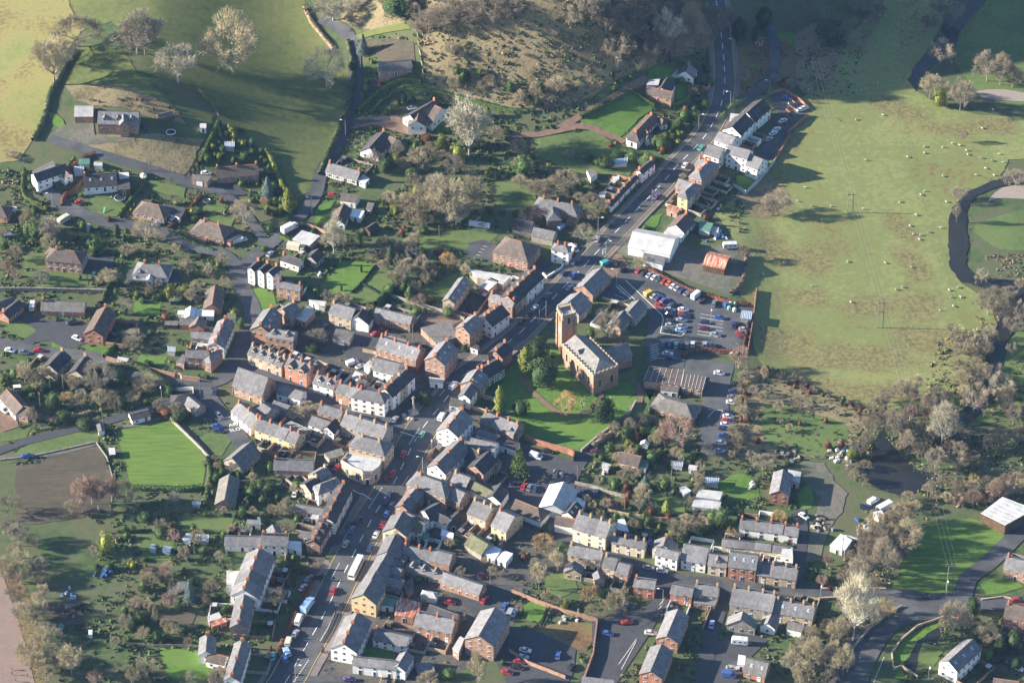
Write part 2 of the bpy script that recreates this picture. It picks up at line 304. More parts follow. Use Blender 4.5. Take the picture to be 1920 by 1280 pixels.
def catmull(P, step=3.0, closed=False):
    out = []; n = len(P)
    rng = range(n) if closed else range(n - 1)
    for i in rng:
        p0 = P[(i - 1) % n] if closed or i > 0 else P[i]; p1 = P[i]; p2 = P[(i + 1) % n]
        p3 = P[(i + 2) % n] if closed or i + 2 < n else p2
        L = (Vector(p2[:2]) - Vector(p1[:2])).length; k = max(1, int(L / step))
        for j in range(k):
            t = j / k
            out.append(tuple(0.5 * (2 * p1[c] + (p2[c] - p0[c]) * t + (2 * p0[c] - 5 * p1[c] + 4 * p2[c] - p3[c]) * t * t + (3 * p1[c] - p0[c] - 3 * p2[c] + p3[c]) * t ** 3) for c in (0, 1)))
    if not closed: out.append((P[-1][0], P[-1][1]))
    return out
def world_pts(pts, f='Z'): return [ung(*fp(f, x, y)) for x, y in pts]
def pt2(s): v = [float(t) for t in s.split()]; return list(zip(v[::2], v[1::2]))
def drape(bm, off):
    for v in bm.verts: v.co.z = h1(v.co.x, v.co.y) + off
SEQ = [0]
def seq(): SEQ[0] += 1; return SEQ[0] * 0.0010
def area(name, pts, mat, lvl, smooth=False, block=True, f='Z'):
    """a sheet of ground: polygon in photo pixels dropped onto the terrain"""
    P = [(p.x, p.y) for p in world_pts(pts, f)]
    if smooth: P = catmull(P, 4.0, True)
    if not smooth and name not in ('car_park', 'driveway', 'bowling_green', 'playing_court', 'square', 'formal_lawn', 'town_yards'):
        Q = []
        for i in range(len(P)):
            a = Vector(P[i]); b = Vector(P[(i + 1) % len(P)]); k = max(1, int((b - a).length / 2.5)); d = (b - a).normalized(); n = Vector((-d.y, d.x))
            for j in range(k): q = a.lerp(b, j / k); e = mnoise.noise(Vector((q.x * .35, q.y * .35, 3))) * .8 + mnoise.noise(Vector((q.x * .08, q.y * .08, 9))) * 1.2; Q.append(tuple(q + n * (e if j else 0)))
        P = Q
    bm = bmesh.new(); vv = [bm.verts.new((x, y, 0)) for x, y in P]; bm.faces.new(vv)
    bmesh.ops.triangulate(bm, faces=bm.faces[:], ngon_method='EAR_CLIP')
    if max(h1(*p) for p in P) - min(h1(*p) for p in P) > 0.15:
        for _ in range(7):
            es = [e for e in bm.edges if e.calc_length() > 6.0]
            if not es: break
            bmesh.ops.subdivide_edges(bm, edges=es, cuts=1); bmesh.ops.triangulate(bm, faces=[q for q in bm.faces if len(q.verts) > 3])
        off = 0.12 + 0.03 * lvl + seq()
    else: off = 0.02 * lvl + 0.02 + seq()
    drape(bm, off); bmesh.ops.recalc_face_normals(bm, faces=bm.faces[:])
    for q in bm.faces:
        if q.normal.z < 0: q.normal_flip()
    me = bpy.data.meshes.new(name); bm.to_mesh(me); bm.free(); me.materials.append(MATS[mat])
    o = link(name, me, kind='structure')
    if block: rast(P)
    rast(P, off, lev); return o, P
def ribbon(name, pts, width, mat, lvl, f='Z', block=True, mb=None, world=False):
    P = catmull([(p.x, p.y) for p in (pts if world else world_pts(pts, f))], 3.0)
    vs = []; own = mb is None; mb = mb or MB(); L = []; Rr = []
    for i, p in enumerate(P):
        a = P[max(0, i - 1)]; b = P[min(len(P) - 1, i + 1)]; d = Vector((b[0] - a[0], b[1] - a[1])); d.normalize(); n = Vector((-d.y, d.x)) * width / 2
        L.append((p[0] + n.x, p[1] + n.y)); Rr.append((p[0] - n.x, p[1] - n.y))
    hilly = max(h1(*p) for p in P) - min(h1(*p) for p in P) > 0.3; off = (0.16 + 0.03 * lvl if hilly else 0.02 * lvl + 0.02) + seq()
    for l, r in zip(L, Rr):
        for t in (0, .33, .67, 1): x = l[0] * (1 - t) + r[0] * t; y = l[1] * (1 - t) + r[1] * t; vs.append((x, y, h1(x, y) + off))
    fs = [(i * 4 + k, i * 4 + k + 1, (i + 1) * 4 + k + 1, (i + 1) * 4 + k) for i in range(len(P) - 1) for k in range(3)]
    mb.add(vs, fs)
    if block:
        for i in range(len(P) - 1): rast([L[i], Rr[i], Rr[i + 1], L[i + 1]]); rast([L[i], Rr[i], Rr[i + 1], L[i + 1]], off, lev)
    if own: return link(name, mb.mesh(name, [mat]), kind='structure')
    return P

# fields
area('field', pt2("-60 -80 120 -80 128 0 152 60 120 110 100 170 88 215 62 262 38 300 -60 312"), "g_gold", 1, block=False)
area('field', pt2("128 -80 560 -80 572 0 590 50 622 90 658 118 655 190 640 250 612 300 585 360 556 372 536 340 500 290 470 262 432 222 395 190 352 166 330 150 290 120 210 40 152 58 130 0"), "g_hillgreen", 1, block=False)
area('grass_bank', pt2("150 80 225 90 268 150 330 205 400 215 395 240 300 205 240 170 200 160 120 165 128 120"), "g_hillgreen", 2, block=False)
area('grass_bank', pt2("140 258 385 262 345 330 290 312 230 296 160 278"), "g_scrub", 2, block=False)
area('grass_bank', pt2("120 160 240 165 330 205 350 235 265 215 140 190"), "g_scrub", 3, block=False)
area('knoll_scrub', pt2("640 -80 1240 -80 1330 0 1345 90 1200 135 1110 185 1010 210 940 200 860 180 800 155 790 60 700 60 640 40"), "g_scrub", 1, block=False)
meadow, MEADOW = area('meadow', pt2("1470 205 1500 185 1560 150 1600 60 1660 0 1700 -60 1800 -60 1760 60 1700 150 1716 170 1770 200 1830 215 1990 225 1990 290 1890 300 1870 340 1800 372 1782 420 1780 480 1800 528 1850 560 1872 610 1858 640 1845 700 1800 755 1720 772 1640 765 1560 740 1430 700 1412 640 1416 575 1385 548 1400 480 1370 440 1340 400 1385 365 1430 305 1470 250"), "g_pasture", 1, block=False)
area('rush_patch', pt2("1495 60 1560 40 1620 70 1640 130 1600 160 1540 190 1495 160 1490 110"), "g_scrub", 3, True, False)
area('rough_ground', pt2("1380 365 1430 330 1470 350 1480 380 1450 410 1400 400"), "g_scrub", 3, True, False)
area('far_meadow', pt2("1800 60 1860 -60 1990 -60 1990 225 1870 190 1820 160 1790 110"), "g_lawn", 2, block=False)
area('rough_ground', pt2("1375 100 1440 70 1490 90 1490 150 1470 190 1440 210 1400 200 1378 170"), "g_rush", 2, True, False)
area('bramble_bank', pt2("1390 700 1420 692 1560 745 1640 775 1590 850 1545 860 1480 855 1400 865 1350 860 1370 790 1385 740"), "g_scrub", 1, block=False)
area('waste_ground', pt2("1430 760 1500 770 1590 800 1560 850 1480 850 1440 830"), "g_lawn", 2, True, False)
area('far_meadow', pt2("1830 420 1990 385 1990 455 1900 470 1860 460"), "g_lawn", 2, True, False)
area('far_meadow', pt2("1870 745 1890 640 1990 560 1990 800 1900 790 1800 800 1790 770"), "g_lawn", 2, block=False)
area('roadside_green', pt2("1668 1112 1690 1060 1715 1010 1745 985 1820 972 1865 985 1890 1008 1860 1040 1820 1072 1798 1110"), "g_mown", 2)
area('rough_grass', pt2("-60 1040 20 1060 60 1140 80 1290 -60 1330"), "g_rush", 1, True, False)
bl = []
for bx, by, rx_, ry_, an_ in ((1690, 430, 6, 17, .35), (1715, 500, 7, 14, .4), (1515, 556, 11, 8, 0), (1640, 575, 16, 9, 0), (1720, 570, 13, 14, 0), (1740, 640, 18, 12, -.4), (1680, 205, 20, 8, -.5), (1780, 245, 16, 7, -.1), (1520, 490, 13, 14, 0), (1450, 470, 10, 16, 0), (1600, 670, 34, 11, -.1), (1470, 640, 16, 12, 0), (1520, 720, 22, 9, -.3), (1640, 735, 26, 8, 0), (1860, 235, 14, 9, 0), (1450, 385, 9, 10, 0)):
    q = ung(bx, by); bl.append((q.x, q.y, rx_, ry_, an_))
pasture_mat(bl)
area('town_yards', pt2("470 640 560 605 640 590 700 585 790 600 860 545 1000 490 1045 520 965 640 885 740 905 800 1000 840 1085 870 1060 960 1040 1040 1300 1075 1500 1100 1490 1130 1240 1110 1060 1060 980 1120 960 1180 880 1250 760 1300 560 1300 620 1120 570 1060 600 960 560 915 600 850 520 850 480 760 430 720 440 680"), "g_yard", 0, block=False)
area('lane_yards', pt2("320 720 400 715 440 800 400 790 340 760"), "g_yard", 0, block=False)
# water
area('river', pt2("1990 -140 1850 0 1810 50 1785 95 1745 128 1717 172 1690 163 1685 150 1705 125 1740 97 1770 45 1790 15 1830 -60 1960 -140"), "water", 4)
area('river', pt2("1990 345 1920 345 1870 352 1830 368 1812 395 1815 450 1812 500 1830 518 1900 528 1990 540 1990 500 1930 516 1925 560 1890 640 1880 680 1866 660 1876 610 1880 570 1900 545 1840 540 1800 528 1780 500 1778 440 1785 390 1810 362 1860 340 1920 322 1990 318"), "water", 4)
area('river_shingle', pt2("1880 352 1940 348 1990 352 1990 375 1930 374 1870 372 1850 380"), "shingle", 5, True)
area('river_shingle', pt2("1676 156 1688 122 1722 84 1738 78 1733 96 1706 122 1684 148"), "shingle", 5, True)
area('river_shingle', pt2("1830 172 1880 168 1940 178 1990 180 1990 192 1900 190 1840 184"), "shingle", 5, True)
area('pond', pt2("1655 800 1668 830 1690 855 1715 880 1752 888 1735 905 1715 925 1690 930 1650 918 1622 900 1628 870 1636 830"), "water", 4)
area('river', pt2("1700 1250 1690 1230 1710 1200 1750 1175 1775 1165 1760 1195 1725 1225 1715 1260"), "water", 4)
ribbon('river', pt2("1915 530 1905 560 1892 600 1876 635 1866 665 1864 700 1856 735 1830 765 1800 790"), 6.5, "water", 5)
ribbon('old_channel', pt2("1605 175 1625 195 1660 215 1700 235 1745 250 1800 262"), 3.5, "g_rush", 2, block=False)
ribbon('old_channel', pt2("1650 340 1648 372 1640 405 1655 430"), 2.5, "g_lawn", 2, block=False)
# lawns and gardens
for nm, s, mt, lv in [
    ('bowling_green', "220 808 265 797 318 787 345 808 370 832 388 862 380 912 246 916 240 890 228 845", "g_mown", 3),
    ('churchyard_lawn', "945 700 1000 640 1040 650 1110 735 1160 760 1195 740 1205 770 1180 790 1090 846 1075 850 1000 825 940 790 935 740", "g_greenlawn", 2),
    ('churchyard_lawn', "1158 700 1190 690 1200 730 1160 760 1120 745", "g_greenlawn", 2),
    ('paddock', "1088 222 1186 175 1228 200 1160 260 1090 235", "g_greenlawn", 3), ('paddock', "1000 260 1120 245 1200 300 1180 330 1080 325 1010 300", "g_lawn", 2),
    ('formal_lawn', "600 540 640 488 710 495 655 550 600 552", "g_greenlawn", 2), ('formal_lawn', "660 550 710 500 755 505 740 545 705 565 660 575", "g_lawn", 2),
    ('lawn', "780 440 870 430 935 440 880 480 850 465 800 500", "g_lawn", 2), ('lawn', "925 340 1000 350 1010 385 960 395 925 380", "g_lawn", 2),
    ('lawn', "598 385 625 372 640 380 610 420 590 422", "g_greenlawn", 2), ('lawn', "840 520 880 510 860 560 790 560 780 540", "g_lawn", 2),
    ('lawn', "170 372 230 376 235 400 195 410 168 395", "g_lawn", 2), ('lawn', "250 565 305 565 300 595 245 592", "g_greenlawn", 2),
    ('lawn', "262 665 315 668 308 688 256 680", "g_greenlawn", 2), ('lawn', "95 635 130 628 150 648 120 658 98 655", "g_greenlawn", 4), ('lawn', "0 605 60 598 68 620 55 635 20 630", "g_lawn", 4),
    ('lawn', "38 510 160 512 165 535 60 540", "g_lawn", 2), ('lawn', "158 645 205 650 195 668 160 662", "g_greenlawn", 2), ('lawn', "40 480 90 470 100 500 50 505", "g_lawn", 2),
    ('lawn', "280 340 350 350 345 372 290 362", "g_lawn", 2), ('lawn', "365 375 430 385 420 400 370 395", "g_lawn", 2), ('lawn', "395 400 440 410 425 440 390 425", "g_lawn", 2),
    ('lawn', "0 810 60 800 50 820 0 828", "g_lawn", 2), ('verge', "100 815 182 805 184 832 110 842 20 868 0 870 40 840", "g_lawn", 2),
    ('lawn', "1348 905 1385 888 1420 905 1428 935 1380 938 1352 925", "g_greenlawn", 2), ('lawn', "1495 925 1522 905 1522 952 1500 958", "g_greenlawn", 2),
    ('lawn', "1230 640 1290 665 1300 672 1380 680 1360 690 1290 680 1230 660", "g_lawn", 2), ('lawn', "1255 690 1220 690 1205 720 1225 745 1215 760 1200 740", "g_lawn", 1),
    ('lawn', "1025 1075 1075 1070 1085 1105 1050 1120 1020 1100", "g_lawn", 2), ('lawn', "983 1125 1030 1135 1018 1168 975 1165", "g_greenlawn", 2),
    ('lawn', "345 965 440 968 430 998 340 996", "g_lawn", 2), ('lawn', "255 1000 330 1005 320 1050 260 1050", "g_lawn", 2), ('lawn', "300 1215 420 1225 400 1270 320 1275", "g_greenlawn", 2),
    ('lawn', "455 1125 490 1130 480 1190 455 1190", "g_lawn", 2), ('lawn', "1075 845 1050 835 1090 846 1080 850", "g_lawn", 2), ('lawn', "680 1215 740 1200 740 1235 690 1240", "g_greenlawn", 2),
    ('lawn', "375 820 420 790 445 815 415 855 395 850", "g_lawn", 2), ('lawn', "470 540 510 545 520 575 490 590 465 560", "g_greenlawn", 2), ('lawn', "90 210 100 235 125 245 118 225 105 215", "g_greenlawn", 3),
    ('lawn', "760 140 785 150 788 160 765 155", "g_greenlawn", 2), ('lawn', "820 230 870 215 870 250 815 250", "g_greenlawn", 2), ('lawn', "1215 130 1260 125 1310 130 1270 150 1215 150", "g_greenlawn", 2),
    ('lawn', "1270 160 1300 165 1295 195 1265 185", "g_greenlawn", 2), ('lawn', "1448 62 1490 62 1492 92 1462 90", "g_greenlawn", 4), ('lawn', "1380 330 1420 335 1400 362 1378 355", "g_greenlawn", 2),
    ('lawn', "1215 405 1245 400 1225 430 1205 428", "g_greenlawn", 2), ('lawn', "545 1000 570 1000 560 1030 540 1030", "g_lawn", 2), ('lawn', "1100 905 1140 915 1135 960 1095 940", "g_lawn", 2),
    ('lawn', "1220 925 1290 935 1285 975 1225 965", "g_lawn", 2), ('lawn', "1730 1205 1770 1215 1750 1250 1720 1240", "g_lawn", 2), ('lawn', "1835 1090 1900 1080 1920 1100 1850 1115", "g_greenlawn", 2),
    ('verge', "1670 1240 1700 1195 1750 1165 1770 1168 1720 1200 1690 1250 1700 1275 1680 1270", "g_greenlawn", 2), ('verge', "560 440 590 420 580 440 570 460", "g_lawn", 2),
    ('planted_island', "612 1045 625 1035 640 1040 636 1048 618 1055", "g_town", 7), ('planted_island', "600 1078 608 1076 617 1088 612 1098 600 1092", "g_town", 7),
    ('vegetable_plot', "665 72 775 78 780 120 715 115 700 95", "g_soil", 2), ('allotment', "30 880 100 850 190 835 215 915 210 960 30 985", "g_soil", 2), ('allotment', "80 1130 160 1130 160 1170 85 1180", "g_soil", 2),
    ('vegetable_plot', "300 1145 370 1150 360 1170 300 1165", "g_soil", 2), ('vegetable_plot', "1000 1170 1080 1165 1120 1170 1100 1220 1030 1215 990 1190", "g_rush", 2),
    ('yard', "1150 472 1190 430 1262 442 1300 470 1372 455 1402 480 1390 545 1370 555 1300 530 1210 495", "g_gravel", 2), ('yard', "1500 866 1545 868 1562 892 1590 925 1580 960 1556 990 1540 1050 1508 1055 1518 985 1540 935 1505 895", "g_gravel", 2),
    ('yard', "112 240 140 228 175 232 178 255 250 258 255 268 150 270 100 262 95 252", "g_gravel", 3), ('playing_court', "-60 1060 -5 1060 8 1085 30 1150 48 1210 70 1300 -60 1330", "g_clay", 2),
    ('car_park', "1130 548 1160 512 1195 498 1300 538 1388 572 1414 576 1400 662 1300 668 1285 674 1282 690 1213 690 1211 645 1218 590 1190 560 1160 572", "asphalt", 2),
    ('car_park', "1213 690 1282 690 1284 668 1378 682 1368 720 1362 860 1310 850 1320 720", "asphalt", 3), ('car_park', "880 455 905 450 940 458 930 495 870 480", "asphalt", 3),
    ('car_park', "1440 180 1470 172 1510 200 1508 222 1475 255 1450 295 1425 312 1410 335 1400 330 1420 300 1440 250 1460 215", "asphalt", 3), ('car_park', "1110 1160 1190 1140 1235 1160 1210 1200 1150 1290 1080 1290 1110 1220", "asphalt_dark", 3),
    ('car_park', "950 1170 1000 1180 1080 1215 1075 1260 1060 1290 955 1290 930 1240", "asphalt_dark", 3), ('car_park', "955 890 1030 905 1060 915 1040 975 980 960 940 930", "asphalt_dark", 2),
    ('car_park', "980 840 1075 862 1060 890 1035 895 975 880", "asphalt_dark", 2), ('car_park', "1080 905 1130 915 1125 935 1078 930", "asphalt_dark", 2),
    ('driveway', "20 590 60 592 90 600 130 602 170 608 175 640 125 655 95 640 75 640 40 655 0 650 0 640 40 640 70 620", "asphalt_dark", 3), ('driveway', "160 465 215 480 210 520 155 505", "asphalt_dark", 2),
    ('driveway', "0 755 30 770 35 800 0 812", "g_brown", 2), ('driveway', "700 150 715 160 700 185 675 200 670 190 690 165", "asphalt_dark", 3), ('driveway', "640 225 740 215 770 235 800 255 770 255 700 235 655 245", "g_brown", 3),
    ('driveway', "235 510 265 495 330 500 345 530 300 535 240 530", "asphalt_dark", 2), ('driveway', "1190 150 1212 155 1215 175 1190 172", "asphalt_dark", 3), ('driveway', "335 345 440 345 470 365 430 370 400 360 340 352", "asphalt_dark", 3),
    ('driveway', "680 620 730 640 700 680 650 670 640 640", "asphalt_dark", 2), ('driveway', "1310 1220 1390 1180 1440 1200 1400 1240 1380 1290 1310 1290", "asphalt_dark", 2), ('square', "735 795 770 745 800 722 822 728 830 745 812 785 790 805 755 808", "asphalt_dark", 3),
    ('courtyard', "785 590 840 588 870 600 820 620 790 605", "g_brown", 2), ('courtyard', "600 600 640 600 660 625 630 640 600 625", "asphalt_dark", 2), ('driveway', "520 430 560 410 590 425 570 470 530 465", "asphalt_dark", 2),
    ('courtyard', "850 1080 960 1100 950 1150 900 1160 850 1120", "asphalt_dark", 2), ('driveway', "1135 470 1165 478 1180 500 1150 520 1125 505", "g_brown", 3), ('driveway', "985 500 1010 480 1040 490 1020 520 1000 520", "asphalt_dark", 3)]:
    area(nm, pt2(s), mt, lv)

# roads, pavements, paths
MAIN = pt2("492 1350 515 1312 540 1272 560 1235 595 1175 617 1133 639 1087 660 1045 698 972 716 944 739 905 776 831 800 793 836 750 860 715 880 697 909 677 962 636 981 620 1032 566 1060 537 1101 494 1141 451 1192 397 1242 345 1270 312 1292 290 1322 257 1337 232 1350 205 1357 175 1359 150 1357 112 1354 82 1350 50 1344 10 1335 -40 1330 -90")
ribbon('pavement', MAIN[:14], 17.5, "paving", 4); ribbon('pavement', MAIN[13:], 12.5, "paving", 4)
ribbon('road', MAIN[:14], 12.5, "asphalt", 6); ribbon('road', MAIN[13:], 9.0, "asphalt", 6)
for nm, s, wd, mt, lv in [
    ('road', "735 938 700 925 665 912 640 900 615 880", 6, "asphalt", 5), ('road', "785 818 760 808 735 797 690 776 640 757 583 742 544 726 500 708 468 690 450 680", 6, "asphalt", 5),
    ('road', "435 485 447 515 457 544 470 570 474 592 463 622 452 653 435 692 413 712 369 721 336 721 300 715 250 697 207 680 175 671 135 665 95 662 60 657 0 645 -60 630", 6.5, "asphalt", 5),
    ('road', "447 515 436 492 412 475 375 467 337 450 312 437 275 427 225 422 190 415 150 400 115 385 100 370 88 350", 6, "asphalt", 5),
    ('road', "447 515 465 490 505 460 542 427 575 392 592 365 602 325 622 292 642 248 655 212 665 175 665 125 662 92 652 68 630 50 600 38", 5.5, "asphalt", 5),
    ('road', "94 262 140 276 203 295 265 313 300 324 331 334 362 346 409 359 436 377 462 405 485 435 500 458", 4.2, "asphalt", 5), ('path', "660 75 700 62 760 50 800 45 860 30", 3, "g_hillgreen", 4),
    ('lane', "655 235 690 226 730 222", 4, "asphalt_dark", 5), ('track', "960 255 1020 252 1060 235 1100 212 1150 185 1190 160 1215 150", 3, "g_brown", 4), ('track', "1020 252 1090 238 1130 250 1170 268", 3, "g_brown", 5),
    ('road', "1205 1065 1253 1085 1337 1096 1422 1101 1500 1108 1560 1113 1600 1114 1690 1116 1765 1130 1830 1132 1990 1135", 6.5, "asphalt", 5), ('road', "1205 1065 1158 1045 1100 1022 1045 1003 1030 995", 5, "asphalt_dark", 5),
    ('lane', "1035 1000 1048 950 1068 905 1082 875 1100 848", 5, "asphalt_dark", 5), ('road', "1582 1340 1590 1290 1608 1235 1640 1182 1680 1152 1740 1138 1800 1131", 12, "asphalt", 4),
    ('road', "1800 1135 1806 1115 1815 1085 1850 1058 1880 1030 1910 1000 1990 930", 6.5, "asphalt", 5), ('road', "1250 1080 1243 1115 1225 1145 1190 1170", 6, "asphalt_dark", 5),
    ('lane', "1500 1110 1497 1060 1503 1000 1498 955", 4.5, "asphalt_dark", 5), ('lane', "1352 1105 1345 1150 1330 1200 1318 1290", 5.5, "asphalt_dark", 5), ('road', "1440 40 1452 90 1450 135 1430 165 1400 185 1368 200", 5, "asphalt", 5),
    ('road', "378 728 405 765 432 800 460 838", 6.5, "asphalt", 5), ('lane', "322 752 280 765 200 790 110 812 40 830 0 845 -60 860", 4, "asphalt_dark", 4), ('footpath', "975 700 985 720 1010 745 1040 770 1060 780 1100 775 1130 740 1110 735", 2, "g_brown", 4),
    ('footpath', "1160 700 1195 720 1200 755 1180 770", 2, "g_brown", 4), ('footpath', "212 812 218 803 260 797 318 783 350 806 376 832 393 862 386 915", 1.4, "g_gravel", 4), ('towpath', "0 860 100 850 180 830", 3, "g_gravel", 4),
    ('lane', "590 1120 575 1150 560 1180 545 1215 520 1260 500 1300", 5.5, "asphalt_dark", 5), ('lane', "930 485 960 492 990 505", 4, "asphalt_dark", 4), ('road', "1150 560 1120 550 1105 540 1080 520", 6, "asphalt", 5), ('lane', "680 1000 640 1010 600 1020 560 1010", 5, "asphalt", 5),
    ('road', "545 1290 600 1280 680 1300 760 1310", 7, "asphalt", 5)]:
    ribbon(nm, pt2(s), wd, mt, lv)
# painted lines
def along(P, s0, s1):
    out = []; acc = 0
    for i in range(len(P) - 1):
        a = Vector(P[i]); b = Vector(P[i + 1]); L = (b - a).length
        if L == 0: continue
        for s in (s0, s1):
            if acc <= s < acc + L: out.append(a + (b - a) * (s - acc) / L)
        acc += L
    return out, acc
mk = MB()
def top(x, y):
    j, i = int(y - GY0), int(x - GX0); return float(lev[max(0, j - 1):j + 2, max(0, i - 1):i + 2].max()) if 0 < j < GM - 1 and 0 < i < GN - 1 else 0.0
def stripe(mb, a, b, wd, z):
    a = Vector((a[0], a[1])); b = Vector((b[0], b[1])); d = b - a
    if d.length < .01: return
    d.normalize(); n = Vector((-d.y, d.x)) * wd / 2
    z = top(*((a + b) / 2)) + .035 + z * .05; mb.add([(p.x, p.y, h1(p.x, p.y) + z) for p in (a + n, a - n, b - n, b + n)], [(0, 1, 2, 3)])
mp_ = catmull([(p.x, p.y) for p in world_pts(MAIN)], 3.0); tot = along(mp_, -1, -1)[1]
s = 2.0
while s < tot - 6:
    q, _ = along(mp_, s, s + 4.2)
    if len(q) == 2: stripe(mk, q[0], q[1], 0.28, 0.30 if q[0].y < 118 else 0.52)
    s += 8.4
def pstripes(L, wd=0.2, z=0.30, f='Z'):
    for x1, y1, x2, y2 in L:
        a = ung(*fp(f, x1, y1)); b = ung(*fp(f, x2, y2)); stripe(mk, a, b, wd, z)
def dashed(x1, y1, x2, y2, n, f='Z', wd=0.3):
    wd = min(wd, .28)
    for k in range(n):
        t0 = k / n; t1 = (k + .55) / n; pstripes([(x1 + (x2 - x1) * t0, y1 + (y2 - y1) * t0, x1 + (x2 - x1) * t1, y1 + (y2 - y1) * t1)], wd, f=f)
for a_ in ((945, 1100, 840, 1260), (1225, 655, 1145, 780), (1145, 1010, 1095, 1085), (1415, 370, 1375, 415)): dashed(*a_, 12, 'J', .45)
dashed(625, 385, 560, 510, 11, 'N', .45); dashed(395, 1110, 280, 1280, 12, 'N', .45); dashed(870, 1085, 790, 1280, 14, 'P', .45); dashed(630, 700, 545, 800, 12, 'G', .45)
pstripes([(700, 1105, 790, 1150), (790, 1140, 870, 1190), (1080, 680, 1120, 692), (1120, 690, 1195, 718)], .3, f='J')
pstripes([(850, 825, 1125, 1085), (1125, 1085, 1135, 1120), (1135, 1120, 1112, 1220), (1112, 1220, 1270, 1245), (1270, 1245, 1300, 1215), (800, 862, 920, 970), (780, 870, 890, 965)], .3, 0.28, f='G')
for i, y in enumerate((1078, 1105, 1130, 1155, 1180, 1205, 1230)): pstripes([(1415 - 5 * i, y, 1590 - 3 * i, y + 28)], .16, .28, 'G')
for k in range(6): pstripes([(715 + 28 * k, 985 - 25 * k, 790 + 22 * k, 1002 - 22 * k)] if k < 4 else [], .15, .28, 'G')
for k in range(5): pstripes([(1635 + 17 * k, 655 - 22 * k, 1665 + 17 * k, 662 - 22 * k)], .15, .28, 'F')
for k in range(7): pstripes([(1035, 20 + 18 * k, 1100, 45 + 14 * k), (1100, 20 + 18 * k, 1035, 40 + 18 * k)], .15, .28, 'K')
pstripes([(1470, 510, 1580, 520), (1580, 520, 1560, 580), (1470, 570, 1520, 515), (1105, 60, 1230, 70), (1100, 95, 1220, 105), (1100, 130, 1210, 140)], .2, .28, 'K')
pstripes([(1105, 700, 1150, 640), (1095, 735, 1122, 705), (800, 1140, 935, 950), (820, 1180, 930, 970)], .16, .28, 'O'); pstripes([(1640, 590, 1755, 560)], .3, f='I')
link('road_markings', mk.mesh('road_markings', ["road_paint"]), kind='structure')
yk = MB()
for side in (-1, 1):
    for (i0, i1, wd) in ((0, 13, 5.9), (14, len(MAIN) - 1, 4.25)):
        P = catmull([(p.x, p.y) for p in world_pts(MAIN[i0:i1 + 1])], 3.0)
        for i in range(1, len(P) - 2):
            d1 = Vector((P[i + 1][0] - P[i - 1][0], P[i + 1][1] - P[i - 1][1])).normalized(); d2 = Vector((P[i + 2][0] - P[i][0], P[i + 2][1] - P[i][1])).normalized()
            a = (P[i][0] - d1.y * wd * side, P[i][1] + d1.x * wd * side); b = (P[i + 1][0] - d2.y * wd * side, P[i + 1][1] + d2.x * wd * side)
            stripe(yk, a, b, 0.3, 0.29 if a[1] < 118 else 0.51)
link('yellow_lines', yk.mesh('yellow_lines', ["yellow_paint"]), kind='structure')
# words painted on the lane beside the chapel
for txt, (x, y) in (("ARAF", (443, 796)), ("SLOW", (447, 805))):
    cu = bpy.data.curves.new("road_word", 'FONT'); cu.body = txt; cu.size = 2.4; cu.align_x = 'CENTER'; cu.align_y = 'CENTER'
    to = bpy.data.objects.new("road_word", cu); C.objects.link(to); dg = bpy.context.evaluated_depsgraph_get()
    me = bpy.data.meshes.new_from_object(to.evaluated_get(dg)); bpy.data.objects.remove(to); me.materials.clear(); me.materials.append(MATS["road_paint"])
    p = ung(x, y); o = link('road_word', me, None, (p.x, p.y, 0.30), R_(18), kind='structure')
# ------------------------------------------------------------------ building kit
def unit_mesh(name, build, mats):
    mb = MB(); build(mb); return mb.mesh(name, mats)
def _win(mb):
    mb.box((0, 0, 0), (1.05, 0.14, 1.3), mi=0)
    for sx in (-1, 1):
        for sz in (-1, 1): mb.box((sx * 0.235, -0.055, sz * 0.29), (0.40, 0.06, 0.50), mi=1)
WIN = unit_mesh("window", _win, ["win_frame", "win_glass"])
def _wind(mb): mb.box((0, 0.01, 0), (0.95, 0.12, 1.15), mi=0); mb.box((0, -0.04, 0), (0.85, 0.06, 1.05), mi=1); mb.box((0, -0.075, 0), (0.06, 0.02, 1.05), mi=0)
WIND = unit_mesh("window", _wind, ["win_frame", "win_glass"])
DOORS = {}
def door_mesh(c):
    if c not in DOORS:
        def b(mb): mb.box((0, 0, 1.05), (1.15, 0.12, 2.2), mi=0); mb.box((0, -0.05, 1.0), (0.9, 0.06, 1.98), mi=1); mb.box((0, -0.09, 1.6), (0.5, 0.03, 0.35), mi=2)
        DOORS[c] = unit_mesh("door", b, ["win_frame", "door_" + c, "win_glass"])
    return DOORS[c]
def _gar(mb):
    mb.box((0, 0, 1.05), (2.6, 0.12, 2.15), mi=0)
    for k in range(4): mb.box((0, -0.06, 0.3 + .5 * k), (2.4, 0.03, 0.42), mi=0)
GAR = {c: unit_mesh("garage_door", _gar, ["door_" + c]) for c in ("white", "paleblue", "red", "dark")}
def _chim(mb, np_=2):
    mb.box((0, 0, 0.55), (1.0, 0.65, 2.2), mi=0); mb.box((0, 0, 1.58), (1.14, 0.79, 0.2), mi=0)
    for k in range(np_): mb.tube(((k - (np_ - 1) / 2) * 0.45, 0, 1.6), ((k - (np_ - 1) / 2) * 0.45, 0, 2.15), 0.15, 0.12, 6, 1)
CHIM = {"r": unit_mesh("chimney", _chim, ["chimney_brick", "chimney_pot"]), "b": unit_mesh("chimney", _chim, ["chimney_buff", "chimney_pot"]),
        "w": unit_mesh("chimney", _chim, ["wall_W", "chimney_pot"])}
def _rl(mb): mb.box((0, 0, 0), (0.8, 1.1, 0.1), mi=0); mb.box((0, 0, 0.06), (0.62, 0.92, 0.05), mi=1)
RLT = unit_mesh("rooflight", _rl, ["win_frame", "roof_glass"])
